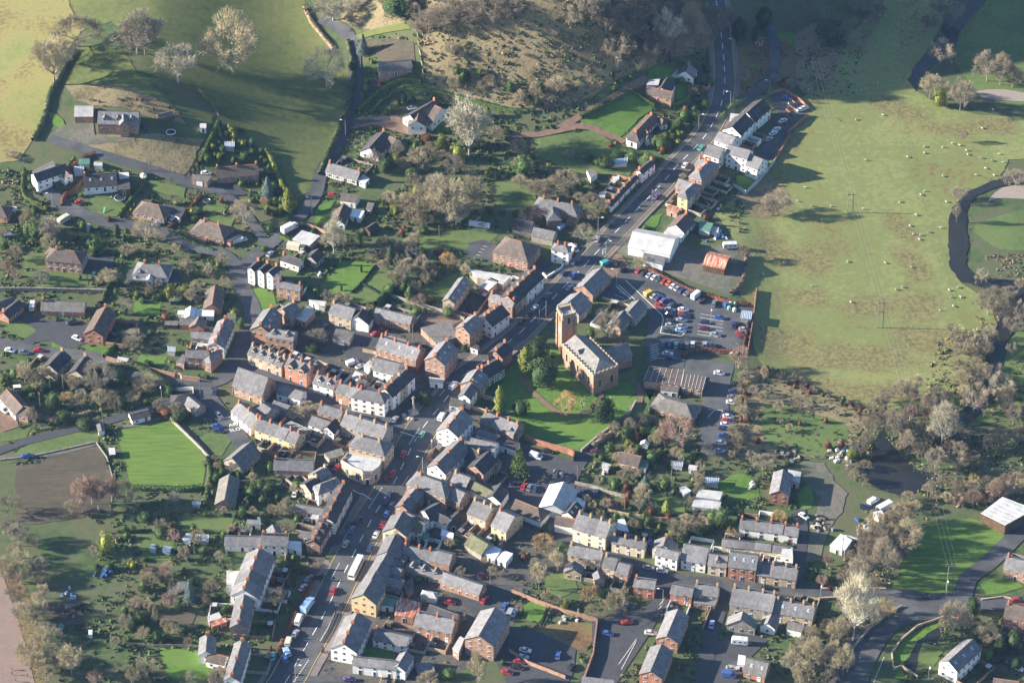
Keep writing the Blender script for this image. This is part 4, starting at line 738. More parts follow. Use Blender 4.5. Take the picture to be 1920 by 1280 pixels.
# kind frame  ridge A  ridge B  eave point  eave height  wall roof options | name | look | place
BUILD = """
g A 737 832 1042 838 740 932 3.4 B s c0 d3 p.75|house|pink brick house with blue slate roof and dormers|alone on the west hill
+g A 925 852 929 904 971 938 4.2 B s c0 p1.1|house||
g A 560 796 700 796 562 876 2.4 B l c0 w0|garage|pale roofed double garage|left of the hilltop dormer house
f A 1500 930 1545 930 1545 962 1500 962 2.0 W l|shed|tiny white shed|at the hilltop garden edge
g A 1290 832 1180 860 1250 880 1.8 T f w0|shed|low timber garden shelter|on the hilltop house terrace
g Q 400 550 785 425 465 645 4.4 W d c0|bungalow|long white bungalow with black roof, pale blue garage|below the golden field
+g Q 738 478 822 548 765 605 3.4 W t c0|bungalow||
f Q 390 520 620 400 660 420 400 548 2.6 W f|garage|dark flat roofed store|behind the black roofed white bungalow
g Q 996 565 1396 535 1012 720 2.6 W d s3 c1 kw|bungalow|white fronted bungalow with steep black roof|above the trampoline lawn
+f Q 1410 600 1550 590 1562 735 1415 745 2.4 T d|bungalow||
f Q 1430 540 1540 535 1545 590 1435 600 2.2 W l|shed|pale roofed shed|behind the black roofed trampoline bungalow
g Q 945 368 1075 368 930 435 2.2 C p w0|shed|cream and green garden shed|beside the brown hillside hedge
f Q 895 465 1000 470 1000 525 890 520 1.9 G q G|greenhouse|small grey greenhouse|below the cream and green shed
g Q 1130 410 1228 415 1122 450 2.0 W l w0|summer_house|white summer house with dark windows|beside the hill drive
f Q 1030 1155 1078 1155 1080 1200 1030 1200 1.8 W w|shed|white upright box shed|on the verge below the hillside lane
f Q 130 950 195 945 200 990 135 1000 2.0 T l|shed|small brown shed with white door|at the far left garden
f Q 60 1255 130 1250 135 1285 60 1290 1.8 T w|shed|small shed with white roof|at the far left garden, lower down
h E 1095 237 1190 258 1100 338 2.6 B t c0|bungalow|brown hipped bungalow with orange brick walls|behind the pale bare lane tree
+f E 1225 250 1390 282 1342 352 1255 315 2.4 W d|bungalow||
h E 1535 378 1640 404 1560 497 2.6 B t c2|bungalow|brown hipped bungalow with rooflight and bays|on the corner below the clipped garden
f E 1685 520 1750 460 1800 482 1728 538 2.3 R d|garage|small red door garage|right of the brown corner bungalow
h E 425 588 555 602 480 690 5 B t c1|villa|brick house with white bays and brown hipped roof|left of the white cross-gabled bungalow
+g E 385 575 350 625 345 650 3 B t c0|villa||
h E 1085 690 1195 700 1180 800 2.6 W s c2|bungalow|white bungalow with slate roof and entrance porch|among dark shrubs on black drive
+g E 1060 705 1052 755 1092 805 2.6 W s c0|bungalow||
+g E 1125 775 1118 810 1150 825 2.2 W l c0|bungalow||
g E 310 973 638 985 296 1052 2.5 R f c1 kw|bungalow|long low red bungalow with grey roof|beneath the retaining wall
g E 20 1062 140 965 70 1108 2.6 R d c1|bungalow|dark roofed brick bungalow|by the heart shaped lawn
g E -90 1010 95 945 -20 1050 2.6 R f c0|bungalow|grey roofed bungalow|cut by the left edge, above heart lawn
h E -80 250 8 262 20 350 2.7 R t c0|bungalow|dark brown roofed bungalow|cut by the left edge, beside sheds
g E 795 1012 695 1190 775 1245 4.4 R t c1|house|split level orange brick house with brown roof|right of the red bungalow
g E 1612 857 1590 1000 1665 1042 2.6 R t c0|bungalow|long brown roofed bungalow seen end on|above the red stables
f E 1480 1042 1605 1040 1600 1092 1472 1090 2.2 W w|shed|white roofed carport|in front of the long brown bungalow
g E 1430 1015 1420 1085 1465 1090 2.4 W w w0|summer_house|bright white gabled summer house|beside the white roofed carport
f E 1335 1050 1390 1050 1390 1078 1335 1078 1.9 W w|shed|low white store|left of the bright summer house
g T 350 440 510 440 345 500 2.4 R f c0 w0|stable|red timber stable with grey roof|behind the corner terrace
+g T 520 420 490 490 560 535 2.5 R f c0|stable||
f T 760 400 830 402 830 450 762 445 2.2 W g|shed|pale green roofed shed|at the lane side, below yellow shrub
f T 272 270 355 268 350 295 272 297 1.7 T p|shed|long green roofed shed|beneath the yellow tree
f T 230 470 335 465 330 505 225 500 1.8 T f|shed|weathered timber open shed|left of the red stable
g R 665 478 1172 435 690 608 2.6 B t c3 kw|bungalow|long brick bungalow with brown roof|among the clipped shrubs
f R 385 560 620 580 565 650 382 625 2.4 B f|garage|flat roofed brick garage with white door|left of the clipped shrub bungalow
f R 778 168 888 168 888 225 780 225 2.0 G q G|greenhouse|glass greenhouse|in the clipped shrub garden
g B 915 470 1165 446 930 535 3.4 B f c0|bungalow|brick bungalow over garages with red door|beside the dug plot
g B 1345 748 1155 862 1218 942 2.6 W d c1 kw|bungalow|long white bungalow with solar panels|below the curved hill hedge
+g B 1340 790 1390 812 1425 812 2.6 W t c0|bungalow||
+g B 1215 850 1205 905 1285 905 2.6 W t c0|bungalow||
g B 962 980 848 1108 928 1170 2.6 W d c1 kw|bungalow|white bungalow with dark roof and white chimney|at the lane junction, beneath solar bungalow
+g B 1000 1022 1050 1042 1072 1042 2.6 W t c0|bungalow||
g F 545 -62 785 5 520 12 2.6 K s c2|cottage|black and white timbered bungalow|beside the dark blue parked car
+f F 755 70 800 28 850 62 818 98 2.3 W l G|cottage||
f F 640 168 778 185 745 240 632 225 2.8 W t|garage|brown flat roofed white annex|behind the white picture window bungalow
g F 658 243 606 362 668 405 2.8 W t c0|bungalow|white bungalow with brown roof and sunroom|above the long dark driveway
+f F 735 290 812 305 785 355 705 340 2.4 W w|bungalow||
g F 900 385 830 430 862 462 2.2 T d c0 w0|shed|dark timber cabin|below the sunroom bungalow
f F 838 240 886 248 866 302 825 292 2.2 T f|shed|dark timber shed|right of the sunroom bungalow
f F 345 450 478 490 402 560 275 515 2.8 S l|workshop|flat roofed grey workshop|beside the parked white lorry
g F 465 585 405 640 440 705 3 S d c0|cottage|old stone cottage with dark roof|below the flat roofed workshop
g T 1035 -60 958 8 994 42 7.0 W d c1|villa|tall white villa with three gables|beside the lane fork
+g T 1113 -38 1036 25 1073 62 7.0 W d c1|villa||
+g T 1190 -15 1112 45 1150 82 7.0 W d c1|villa||
+g F 200 622 340 668 275 705 3 W d c1|villa||
g T 1190 118 1395 158 1168 172 5 B s c2|house|orange brick house with pinkish slate roof|touching the white three gabled villa
g T 1340 300 1235 362 1330 432 4.4 B s c1|house|small brick house with twin slate roofs|behind the tall Victorian brick villa
+f T 1445 342 1512 382 1425 475 1340 440 3 B l G|house||
f T 1462 285 1605 300 1590 340 1540 335 2.4 W l|shed|pale roofed garden room|behind the mossy stone barn
g F 575 985 745 1035 542 1072 5 U s c1|house|stone building with mossy slate roof|left of the white garage gable
g F 800 1030 762 1090 870 1120 4.0 W d c0|workshop|white gabled garage with black roof|joined to the stone mossy building
g F 900 1025 1175 1092 880 1090 4.0 B s c0|house|long brick range with grey slate roof|behind the red parked cars
f F 602 1185 735 1215 700 1282 575 1255 2.4 S f|garage|flat roofed garage block|below the white garage gable
g F 965 1225 1130 1270 925 1275 4 B f c1|workshop|brick store with old mossy roof|behind the brick shop terrace
f F 1600 740 1910 790 1850 850 1660 800 3.6 S l|workshop|long flat grey roofed store|behind the High Street slate roofs
f U 1100 170 1190 95 1258 125 1172 202 3.6 B l G|workshop|ribbed sheet roofed outhouse|beside the flat grey store
g U 962 82 825 272 880 322 5 U s c0 s3|house|converted barn with row of rooflights|in the garden behind the High Street
f F 1870 240 1870 241 1871 241 1871 240 0.3 S l|stone_block|small stone block|behind the stores
g F 1600 372 1755 395 1588 405 0.8 W w c0 w0 p1.1|polytunnel|white polytunnel|in the wooded gardens
f F 1185 600 1235 600 1230 630 1185 625 2 T l|shed|tiny pale roofed shed|in the middle back gardens
g S 655 738 520 848 568 882 4.6 W d c2|house|tall white end house with dark roof|at top of the roadside cottages
g S 492 885 215 1185 518 928 2.9 W d n5 c|cottage|low white roadside cottage|along the main road
f S 260 920 325 905 320 940 270 960 2.0 G l|shed|pale roofed shed|behind the roadside cottages
f S 130 1075 190 1070 180 1120 120 1110 2.0 G l|shed|small grey shed|behind the roadside cottages, lower end
f S 250 745 405 725 400 780 250 775 2.0 G q G|greenhouse|long grey greenhouse|behind the white end house
f S 0 850 60 840 105 885 40 930 2.4 W f|summer_house|black and white garden building|left of the roadside cottages
h S 645 298 490 462 590 495 2.6 W t c2|bungalow|white bungalow with three brown hipped roofs|beside the green paddock
+h S 725 310 765 355 745 405 2.6 W t c0|bungalow||
+h S 585 440 622 485 585 525 2.6 W t c0|bungalow||
+f S 440 490 545 522 500 580 402 545 2.3 W t|bungalow||
g C 1010 650 1210 690 1000 706 2.6 B t c0|bungalow|brick fronted bungalow with brown roof|above the paddock corner
+g C 1165 577 1118 655 1195 690 2.6 W d c0|bungalow||
f C 1030 600 1110 592 1095 640 1010 640 2.5 S l|garage|flat grey roofed garage|behind the paddock corner bungalow
g C 1328 480 1298 535 1362 590 2.7 W s c1|cottage|white gabled cottage with slate roofs|beside the bend in main road
+f C 1225 515 1245 520 1232 575 1165 565 2.4 W l|cottage||
g C 1825 272 1885 285 1815 305 2.6 B t c0|cottage|small brick lodge|under the dark conifers top right
f C 735 1205 860 1185 862 1225 745 1235 1.9 G q G|greenhouse|low grey glasshouse|above the white end house
g S 1760 132 1600 272 1835 240 5 W d n4 c0|terraced_house|upper white modern terraced house|by the residents' car park
g S 1585 275 1452 415 1548 508 5 W d n3 c0|terraced_house|lower white modern terraced house|with dark roof and plain gable
f S 1440 285 1530 295 1500 350 1430 345 4 W l|store|white porch block|left of the modern white terrace
g S 1325 455 1490 520 1268 545 5 W s c0|block_of_flats|white flats with plain slate roof|below the modern white gable
g S 1218 580 1370 632 1150 682 5.5 W s c0|block_of_flats|square white flats nearest the road|beside brick terrace
g S 1425 590 1640 650 1382 682 7 W s c0|block_of_flats|tall white flats with long slate roof|facing the meadow
+g S 1640 690 1765 738 1575 798 4.8 W s c0|block_of_flats||
h S 1230 750 1120 860 1232 885 6.2 B s n3 c|terraced_house|red brick house with slate roof|between flats and yellow house
g S 1120 722 1200 752 1060 800 4.5 B s c2|house|brick rear wing with paired chimneys|behind the upper brick terrace
h S 1075 975 985 1065 1062 1098 6.2 BY s n2 c1|terraced_house|brick and yellow end house|above the white triangular bungalow
g S 920 930 1045 970 880 1020 4.0 B s c0|house|rear wing with pale slate roof|behind the yellow painted house
f S 820 1200 940 1235 900 1280 800 1250 2.4 B r|shed|orange lean-to|under the yellow gable
g G 1312 316 1228 405 1290 478 2.8 W t c1|bungalow|white gabled bungalow with steep tan roof|behind the metal barn
+f G 1175 430 1290 482 1265 512 1140 466 2.4 W l|bungalow||
g G 905 455 1222 517 832 565 4.2 W l c0 w0 p.45|barn|large barn with white sheet roof|beside the main road
+f G 990 612 1150 650 1128 710 985 672 2.8 W s|barn||
g G 1458 625 1622 660 1430 706 3.4 T r c0 w0 p.4|barn|small rusty red roofed barn|on the gravel yard
f G 1412 378 1508 398 1480 460 1402 440 2.4 G p|container|green storage container|behind the steep tan bungalow
f G 1500 415 1550 430 1545 465 1495 455 1.6 G l|shed|pale tarpaulin covered stack|right of the green container
h G 240 205 450 250 340 312 4.8 B s c3|villa|brick villa with slate hips|left of the brown winter trees
+h G 305 272 312 312 255 348 4.8 B s c0|villa||
g G 20 360 160 385 8 440 3.2 S d c0|barn|stone barn with light roof bands|above the hipped brick building
g G 162 420 325 455 145 490 3.0 S s c0|barn|low slate roofed stone barn|left of the tall white house
h G 0 512 70 532 -20 650 5 B t c0|hall|large brick building with brown pyramid roof|beside marked parking bays
h G 345 548 398 558 385 612 6.2 W s c2|house|tall narrow white house with orange chimneys|standing at the road edge
g G 672 727 535 862 608 940 3.2 B s c0|hall|stone hall with blue slate roof|above the church tower
g G 520 905 420 990 545 1050 4 S s c0|hall|stone hall with blue slate roof|touching the church tower side
g G 960 965 870 1065 940 1110 3.2 U s c0|house|slate roofed almshouse|right of the brown church tree
g G 845 1045 765 1140 812 1200 3.2 U s c0|house|slate roofed almshouse|against the brown church tree
f G 1725 1050 1798 1058 1790 1115 1718 1108 2.2 G q G|bus_shelter|glass roofed shelter|in the car park corner
g U 1572 8 1330 245 1640 98 6 WWWUB d n5 c|town_house|three storey dark roofed house|on the upper High Street
g U 1190 222 1400 290 1137 275 5.2 B s c2|house|brick wing with pink slate roof|behind the upper High Street row
g U 1280 315 1130 430 1195 528 5.8 W d n3 c|town_house|white fronted house|on the middle High Street
g U 1065 408 945 510 1002 592 7.4 B s c2 s1|town_house|tall narrow brick house|with white ground floor bay
+f U 1010 690 1030 660 1090 680 1075 712 2.6 W d|town_house||
f U 590 527 845 455 900 605 720 655 3 B f|workshop|curved brick walled flat roofed store|behind the tall brick gable shop
g U 820 625 706 768 785 866 8.2 B s c2 s3|shop|tall brick gabled shop|at the square corner
+f U 662 948 782 962 778 1000 668 985 2.8 W l|shop||
g U 245 590 590 705 193 688 5.5 BBB s n3 c kb s1|shop|brick house with grey slate roof|left of the tall corner shop
g U 1318 640 1228 722 1300 787 5.5 B d c2|house|narrow brick house|at churchyard corner of High Street
g U 1255 780 1105 872 1300 874 4.5 K d n2 c|cottage|black and white timbered house|backing on the churchyard
g U 1085 868 1010 975 1165 957 5 B s c1 s2|house|brick house with pink slate roof|above the white gabled shop
g U 1040 978 960 1092 1020 1132 5 W s c1|shop|white gabled shop|opposite the war memorial
f U 848 1120 952 1150 955 1205 832 1190 3.6 W f|shop|flat roofed white shop|opposite the war memorial
g J 455 235 608 285 408 310 4.4 W s n2 c d1|terraced_house|white terraced house|near the corner hotel
g J 625 303 775 352 578 378 5 B s n2 c|terraced_house|pale brick terraced house|adjoining the corner hotel
h J 790 352 925 378 850 447 6.6 W s c2|hotel|large white hipped corner hotel|facing the war memorial
g J 1135 195 965 358 1222 237 6.2 WUW d n3 c|town_house|dark roofed house|along the square beside the hotel
g J 905 122 1080 165 855 212 4.8 W s c0|house|white rear building with lilac slate roof|behind the square
g J 745 222 800 250 690 262 2.4 B l c0 w0|shed|pale roofed outbuilding|behind the corner hotel
g J 775 270 835 300 720 312 2.8 B d c1|cottage|dark roofed outhouse|behind the corner hotel
f J 810 180 850 145 880 165 840 210 2.4 W l|shed|white walled yard store|beside the lilac slate building
g J 480 465 655 512 450 530 4.4 B s c2|house|mossy roofed brick house|across from the pale brick terrace
g J 420 552 560 600 370 620 3.8 W s c0|house|pale slate roofed range|below the mossy brick house
g J 592 575 530 640 625 650 3.6 W d c0|house|white gable with black roof|below the mossy brick house
g J 670 530 990 640 635 625 5.2 S s n3 c kr|town_house|slate roofed row house|behind the hipped timbered house
h J 800 708 925 742 840 828 7 U s c2|inn|tall hipped black and white house|next to the corner bank
f J 512 840 640 800 660 850 550 880 2.4 S f|shed|flat roofed yard store|left of the bank
g T 852 858 1112 945 790 1030 4.2 B s c0 w1 p1.1|chapel|brick chapel with steep mossy roof|at the lane fork
+g T 1012 955 1002 1035 1062 1130 3.2 B s c0 p.9|chapel||
g T 1205 1010 1412 1068 1166 1085 3.2 W s c0|house|white hall with lilac slate roof|right of the brick chapel
f T 1160 1145 1300 1190 1260 1240 1140 1200 2.6 S s|workshop|low slate roofed store|below the white hall
g J 35 448 115 500 15 558 3.4 S s c1|house|small stone house|below the chapel's right gable
g T 968 665 1262 775 905 742 5 U s n4 c d1|terraced_house|buff brick terraced house with dormer|beyond the chapel
g T 1290 765 1482 842 1240 852 6 R s n2 c g1|terraced_house|ornate red brick house with large gable|at end of the buff terrace
+g T 1500 820 1570 848 1480 905 4.5 R s c0|terraced_house||
g T 747 432 655 650 820 503 4.6 W s n3 c|cottage|white fronted terrace cottage|on the lane bend
g T 450 550 640 562 440 612 3.4 S s c0|house|stone rear range|behind the lane bend cottages
g T 405 700 610 718 386 775 5 B s c2|villa|brick house with slate hips|at the bend, beside walled garden
+h T 672 710 605 775 675 772 5 B s c1|villa||
+f T 320 815 378 752 402 770 388 838 2.4 B s|villa||
g T 1145 342 1037 502 1120 592 6 B s c2 s3|villa|large Victorian brick villa with steep dark roof|on the lane bend
+g T 1110 520 1342 562 1120 602 5.5 B s c1 d2|villa||
g J -130 448 20 572 -118 590 3.8 W s n2 c|cottage|white cottage with pinkish roof|beside the painted lane words
g J 22 572 332 686 2 665 4.4 Y s n4 c kb|terraced_house|yellow brick cottage|in the curving row
f J 185 640 262 602 405 665 330 722 3 B f G|workshop|striped flat roofed workshop|behind the yellow brick row
g J 135 878 432 890 130 965 4 B s c1 kw|house|brick house with blue slate porch roof|below the yellow brick row
g I 1885 750 1740 872 1815 962 3 S s c0 p.8|hall|church hall with bright west roof|right of the bowling green
g I 1720 992 1684 1182 1770 1212 2.4 B f c0|bungalow|long low brick hut, half its roof pale|below the church hall
g I 472 62 365 175 425 242 4.4 U d c1|house|old stone house with white gable|left of the large bare tree
g I 645 100 562 215 605 290 4.4 U d c1|house|stone house with tall gable|left of the large bare tree
g I 48 357 168 490 108 553 2.7 W t c0|bungalow|tan roofed bungalow|at the left edge, above the verge
+g I 160 480 235 500 150 560 2.6 B t c0|bungalow||
f I 100 330 150 325 160 360 110 360 2.0 W w|shed|small white roofed shed|behind the tan roofed bungalow
h I 1335 402 1398 398 1288 480 2.6 S d c0|cottage|old toll house with blue slate roofs|above the bowling green
+g I 1405 402 1502 480 1390 480 2.6 S s c0|cottage||
g I 972 548 1115 511 1000 592 2.3 W d c0 w1 p.35|pavilion|long white bowls pavilion with black roof|at the bowling green corner
g I 748 612 762 668 735 682 2.2 W f c0 w0 p.3|shed|white end-on hut|left of the bowls pavilion
f I 815 800 858 800 865 845 822 850 1.8 T l|shed|open timber shelter|at the bowling green's left side
f I 885 115 965 130 945 160 880 145 1.8 W l|shed|pale roofed garden shed|below the striped lawn
f I 1260 40 1312 45 1310 80 1262 75 1.9 G q G|greenhouse|small glass greenhouse|behind the bend brick house
f I 1445 1200 1500 1200 1500 1225 1445 1222 1.5 G q G|cold_frame|glass cold frame|below the bowling green
g V 945 28 815 188 925 268 6.8 W s c3|house|big white gable house|below the flat roofed white shop
g V 1140 42 1432 160 1085 140 4.4 B s n3 c|terraced_house|brick cottage with mossy slate roof|along the churchyard edge
g V 1080 190 1255 252 1040 238 3 W s c0|house|low white rear wing|behind the churchyard edge cottages
f V 1250 268 1440 325 1400 385 1235 330 2.8 W d|workshop|long black flat roofed store|beside the churchyard edge cottages
g V 943 282 720 508 782 618 5.6 W s n2 c|shop|long white gable shop|on the wide pavement
g V 985 265 1242 322 930 335 4.4 W s c0|house|slate roofed rear range|behind the long white shop
g V 960 330 1100 400 940 440 4 S d c2 kb|house|dark roofed rear building with buff chimneys|behind the long white shop
g V 1170 392 1048 512 1125 602 4.8 B d c0|house|red and white gabled house|in the yard behind the shops
+f V 1185 442 1283 475 1240 540 1180 520 3.2 S s|house||
h V 590 590 765 652 650 742 6 B s c1|shop|broad brick shop with hipped roof|at the side street corner
g V 880 565 1015 615 808 655 4.4 U s c1|house|slate roofed house|behind the broad hipped shop
g V 840 688 970 745 828 800 4.2 B s c1|house|brick rear wing with slate roof|behind the broad hipped shop
g V 1030 642 1212 735 985 712 3.8 W g c0|workshop|white walled range with mossy green roof|in the central yard
g V 1275 668 1202 770 1245 882 3.8 W d c0|workshop|white gable with black roof|at end of the mossy range
g V 1045 798 1208 868 935 905 4.8 U s n2 c kr|terraced_house|stone house with slate roof|left of the yellow walled cottage
g V 1262 888 1395 948 1140 1010 4.4 Y s c1|cottage|yellow walled cottage|in the central yard
k V 1400 802 1595 880 1352 895 2.8 W t c0 w0 p.8|barn|long brown roofed white barn|in the central yard
g V 1815 652 1720 850 1612 840 3.6 G l c0 w0 p.5|barn|pale sheet roofed curved barn|beside the narrow lane
g V 560 695 425 852 345 890 5 B s n2 c kb|shop|brick shop with pink slate roof|on the lower High Street
g V 750 830 620 900 690 985 3.8 W d c0|house|white wing with black roof|behind the pink slate shops
g V 690 900 830 965 660 960 3.2 W d c0|store|dark roofed store|behind the pink slate shops
f V 840 985 905 975 905 1030 835 1030 2.2 B d|shed|tiny brick outhouse|in the shop yard
g V 440 905 362 1042 288 1020 5.4 C s c0|shop|cream gable fronted shop|on the lower High Street
g V 445 965 618 1000 420 1060 4.2 W g c1 kr|house|green slate roofed rear wing|behind the cream gable shop
f V 590 1090 660 1095 655 1140 560 1145 2.4 W p|shed|green roofed conservatory|behind the cream gable shop
g N 1055 150 985 290 930 265 4.8 S s c1|shop|narrow shop with pale slate roof|above the parked bus
g N 1050 195 1140 215 1020 260 4.0 B s c2|house|grey roofed rear house|behind the narrow pale slate shop
g N 992 292 905 440 850 425 4.6 U s n2 c0|shop|pale roofed shop|right of the bus front
g N 1000 335 1112 362 955 395 3.6 B s c0|house|grey slate rear wing|behind the bus stop shops
g N 985 395 1095 425 940 462 3.6 B s c0|house|grey slate rear wing, second in line|behind the bus stop shops
g N 985 480 1105 510 970 545 3.0 B s c0|house|grey slate rear wing, lowest|behind the bus stop shops
g N 900 440 840 545 790 520 5.2 U s n2 c0|shop|pinkish slate roofed shop|level with the bus rear
g N 875 500 803 614 886 722 6 Y s c0|shop|yellow gable shop|facing down the main road
f N 1100 545 1180 480 1180 580 1140 610 2.2 B t|shed|rusty roofed lean-to|behind the yellow gable shop
f N 945 635 1050 655 1030 705 940 700 2.6 W p|shed|white kitchen annex|behind the yellow gable shop
f N 1060 660 1110 645 1235 680 1175 790 1040 770 2.8 B r|shed|brown sheet roofed yard store|behind the yellow gable shop
g N 1110 240 1320 287 1092 320 3.8 W s n2 c|cottage|small yard cottage with grey roof|behind the narrow pale slate shop
g N 1322 275 1475 312 1300 366 4 B s c0|workshop|brick workshop with grey roof|in the central lower yard
g N 1130 378 1402 440 1110 432 3 U s c0 d3|house|long low range with dormers|in the lower yard
g N 1407 445 1702 545 1368 520 3.2 B s c0 w1|workshop|long low brick range|in the lower yard
g N 1612 162 1742 240 1545 235 2.8 S g c0|shed|mossy green roofed shed|among the yard outbuildings
f N 1745 240 1840 280 1792 350 1712 310 2.6 W w|shed|white roofed garage|among the yard outbuildings
f N 1860 290 1925 312 1872 378 1808 350 2.6 W w|shed|white roofed garage|among the yard outbuildings
f N 1395 125 1480 160 1475 195 1388 170 2.6 W w|shed|white roofed store|beside the white cottages
g N 1110 -10 1262 60 1200 130 3.8 W s c0|house|dark roofed white wing|behind the cream gable shop, lower
h N 1270 590 1330 600 1215 625 2.6 W l c0|pavilion|white building with pale pyramid roof|in the lower yard
g N 765 742 655 985 872 812 5.4 W s n3 c kr|shop|white town house with long pale roof|on the lower main road
g N 895 870 1150 930 850 950 3.4 W s c1|house|slate roofed rear range|behind the long pale roofs
g N 730 1078 1065 1120 705 1142 4.2 W s n3 c0|house|white bay fronted house|on the bottom side street
g N 1130 1040 1065 1150 1190 1080 4.2 W s c0|house|white end house|on the bottom side street
f N 1200 1130 1320 1130 1340 1190 1220 1230 2.4 B s|shed|slate roofed garage|right of the white end house
g N 1208 742 1495 805 1183 850 4.6 B s n2 c|house|stone roofed brick pair|left of the tall brick mill
+g N 1300 690 1520 770 1290 770 3 B d c0|house||
g N 1795 712 1672 925 1788 1005 6.8 B s c0 p.6|mill_building|big brick mill with bright roof slope|by the lower car park
+f N 1475 1020 1530 930 1560 950 1520 1055 3.4 B l|mill_building||
g W 1212 198 1062 500 1268 290 5.4 K d n4 c|town_house|black and white timbered house|facing the wide main road
g W 1050 502 942 700 1112 560 4.4 B d n3 c d1 kb|terraced_house|dark roofed brick cottage with dormer|at the green triangle
h W 1120 175 1012 215 1050 292 5 W s c0|house|white gable with blue slate roof|behind the timbered row
g W 1060 64 945 130 1030 190 4.8 U s c1|house|cream rear house with tan slope|behind the corner of the side street
g W 985 150 875 212 950 285 4.2 U d c1|house|small buff gabled house|behind the white blue-slate gable
g W 800 382 1040 425 762 440 2.5 B s c0 w1|garage|long low brick garage|behind the timbered row
f W 960 435 1015 440 985 515 925 510 2.3 W l|shed|white flat roofed shed|beside the long brick garage
f W 850 620 955 655 945 690 820 665 2.2 B s|shed|slate roofed lean-to|behind the dormer cottages
f W 385 520 495 530 495 565 380 560 2.2 W s|shed|grey roofed shed|in the gardens above white cottage
f W 470 500 490 500 495 525 470 525 1.8 W p|shed|small green roofed store|in the gardens above white cottage
g W 190 657 498 668 188 742 2.9 W s n3 c0|cottage|low grey roofed white outbuilding|left of the white garden cottage
g W 505 640 730 648 505 742 4.6 W s c3 kb|cottage|white garden cottage|above the pink roofed terrace
+f W 738 705 842 712 846 790 735 760 2.4 W w|cottage||
+g W 600 560 625 620 550 620 3 W s c0|cottage||
g W 492 755 352 1118 628 822 5.8 W s n4 c kr|town_house|white town house with pink roof slope|on the lower west side
g M 1838 590 1790 830 1900 700 5 B s n2 c|house|brick house with long pale roof|below the white pink roofed row
f M 1700 440 1815 445 1770 600 1700 590 2.4 W l|workshop|grey roofed rear store|behind the pink roofed row
g M 1820 950 1735 1230 1860 1080 4.8 W s n2 c|house|white house with dark east slope|at the bottom left of town
g M 1557 908 1545 1040 1622 960 4 W s c1|house|pale slate roofed house|at the garden edge, bottom left
g M 1560 1050 1700 1080 1500 1110 2.8 W t c0|house|brown roofed white house|at the garden edge, bottom left
f M 1560 780 1640 750 1660 790 1570 830 2 W l|shed|white sheet roofed shed|above the pale slate garden house
f M 1580 820 1690 790 1700 820 1590 860 2 R r|shed|red roofed shed|above the pale slate garden house
f M 1370 200 1400 160 1445 170 1425 225 1.6 G q G|cold_frame|low glass frame|in the lower left gardens
f M 1470 165 1560 170 1560 220 1470 215 1.6 G q G|cold_frame|low glass frame|in the lower left gardens
f M 1135 240 1175 245 1165 290 1125 280 1.4 G q|cold_frame|low glass frame|in the lower left gardens
f M 1230 255 1280 260 1275 300 1220 290 1.4 G q|cold_frame|low glass frame|in the lower left gardens
f M 665 885 690 885 690 915 665 915 1.9 W w|shed|tiny white shed|at the allotments
f M 450 830 480 850 470 880 440 860 2 T p|shed|dark green shed|at the allotments
g X 150 452 285 476 126 505 4 W t c0|garage|white house over brown garage door|left of the tall cream house
g X 300 428 522 498 262 537 6.2 C s n3 c kr|town_house|tall cream three storey house|on the lower lane
g X 288 352 228 425 305 425 3.6 W d c0 s2|house|black roofed outbuilding|behind the tall cream house
f X 218 345 252 315 348 350 322 418 2.6 W w|garage|white flat roofed garage|behind the tall cream house
g X 530 580 750 622 505 628 4.6 C s n3 c|cottage|pale yellow cottage|right of the tall cream house
f X 565 480 605 470 635 555 560 540 2.2 G w|shed|white roofed shed|behind the pale yellow cottages
g X 825 655 975 692 798 708 5 W s c0|house|lilac white house|with two cars parked outside
+g X 890 582 870 645 960 670 4 W s c1|house||
g X 1003 632 1168 660 978 745 4.4 W s c0 p.8|house|white house with high plain slate roof|right of the lilac white house
g X 1172 700 1298 716 1155 782 4.4 C s c0 d1|cottage|cream cottage with one gabled dormer|left of the red Georgian house
g X 1312 687 1500 712 1292 790 6 R s c0 s3|house|red brick three storey Georgian house|in the lower street
g X 1502 757 1765 800 1485 842 4 U s n3 c|cottage|stone cottage|right of the red Georgian house
g X 1380 466 1772 522 1378 535 3.8 W s n4 c kr|cottage|white back lane cottage|below the lone brick barn
g X 1260 600 1700 652 1253 652 3.2 C s n4 c0|cottage|cream back row cottage|behind the red Georgian house
f X 1665 665 1725 660 1730 740 1650 720 4 W l|house|white gable end house|at end of the cream back row
g X 1668 138 1640 282 1706 318 4.4 R s c0 p.6|house|lone brick barn house|beside the round garden lawn
+f X 1700 145 1785 162 1770 230 1715 215 3 G l|house||
f X 1110 275 1262 292 1240 345 1085 325 3 G l|workshop|grey sheet roofed workshop|left of the round garden lawn
f X 1075 340 1250 360 1235 410 1058 388 2.8 G l|workshop|lower grey sheet roofed workshop|left of the round garden lawn
f X 975 265 1010 255 1048 285 1005 310 2 G q G|greenhouse|small bright greenhouse|among the lane gardens
f X 1150 195 1235 200 1230 235 1148 230 2 G q G|greenhouse|white framed greenhouse|above the dark blue car
f K 1210 900 1280 905 1275 940 1205 930 2 G q G|greenhouse|grey glasshouse|in the gardens by the long car park
f K 1330 925 1390 935 1380 965 1325 955 2 G l|shed|pale shed|in the gardens by the long car park
g K 815 826 968 862 738 890 3.2 B t c0 w1|workshop|brick garden workshop with brown roof|above the lane gardens
+f K 960 880 1025 895 1000 950 945 935 2.4 W p|workshop||
g K 1000 735 990 760 962 760 1.7 W w c0 w0|summer_house|white garden pavilion|right of the orange shrub
f K 680 905 740 925 720 965 675 945 2.2 B l|shed|grey roofed shed|left of the brick garden workshop
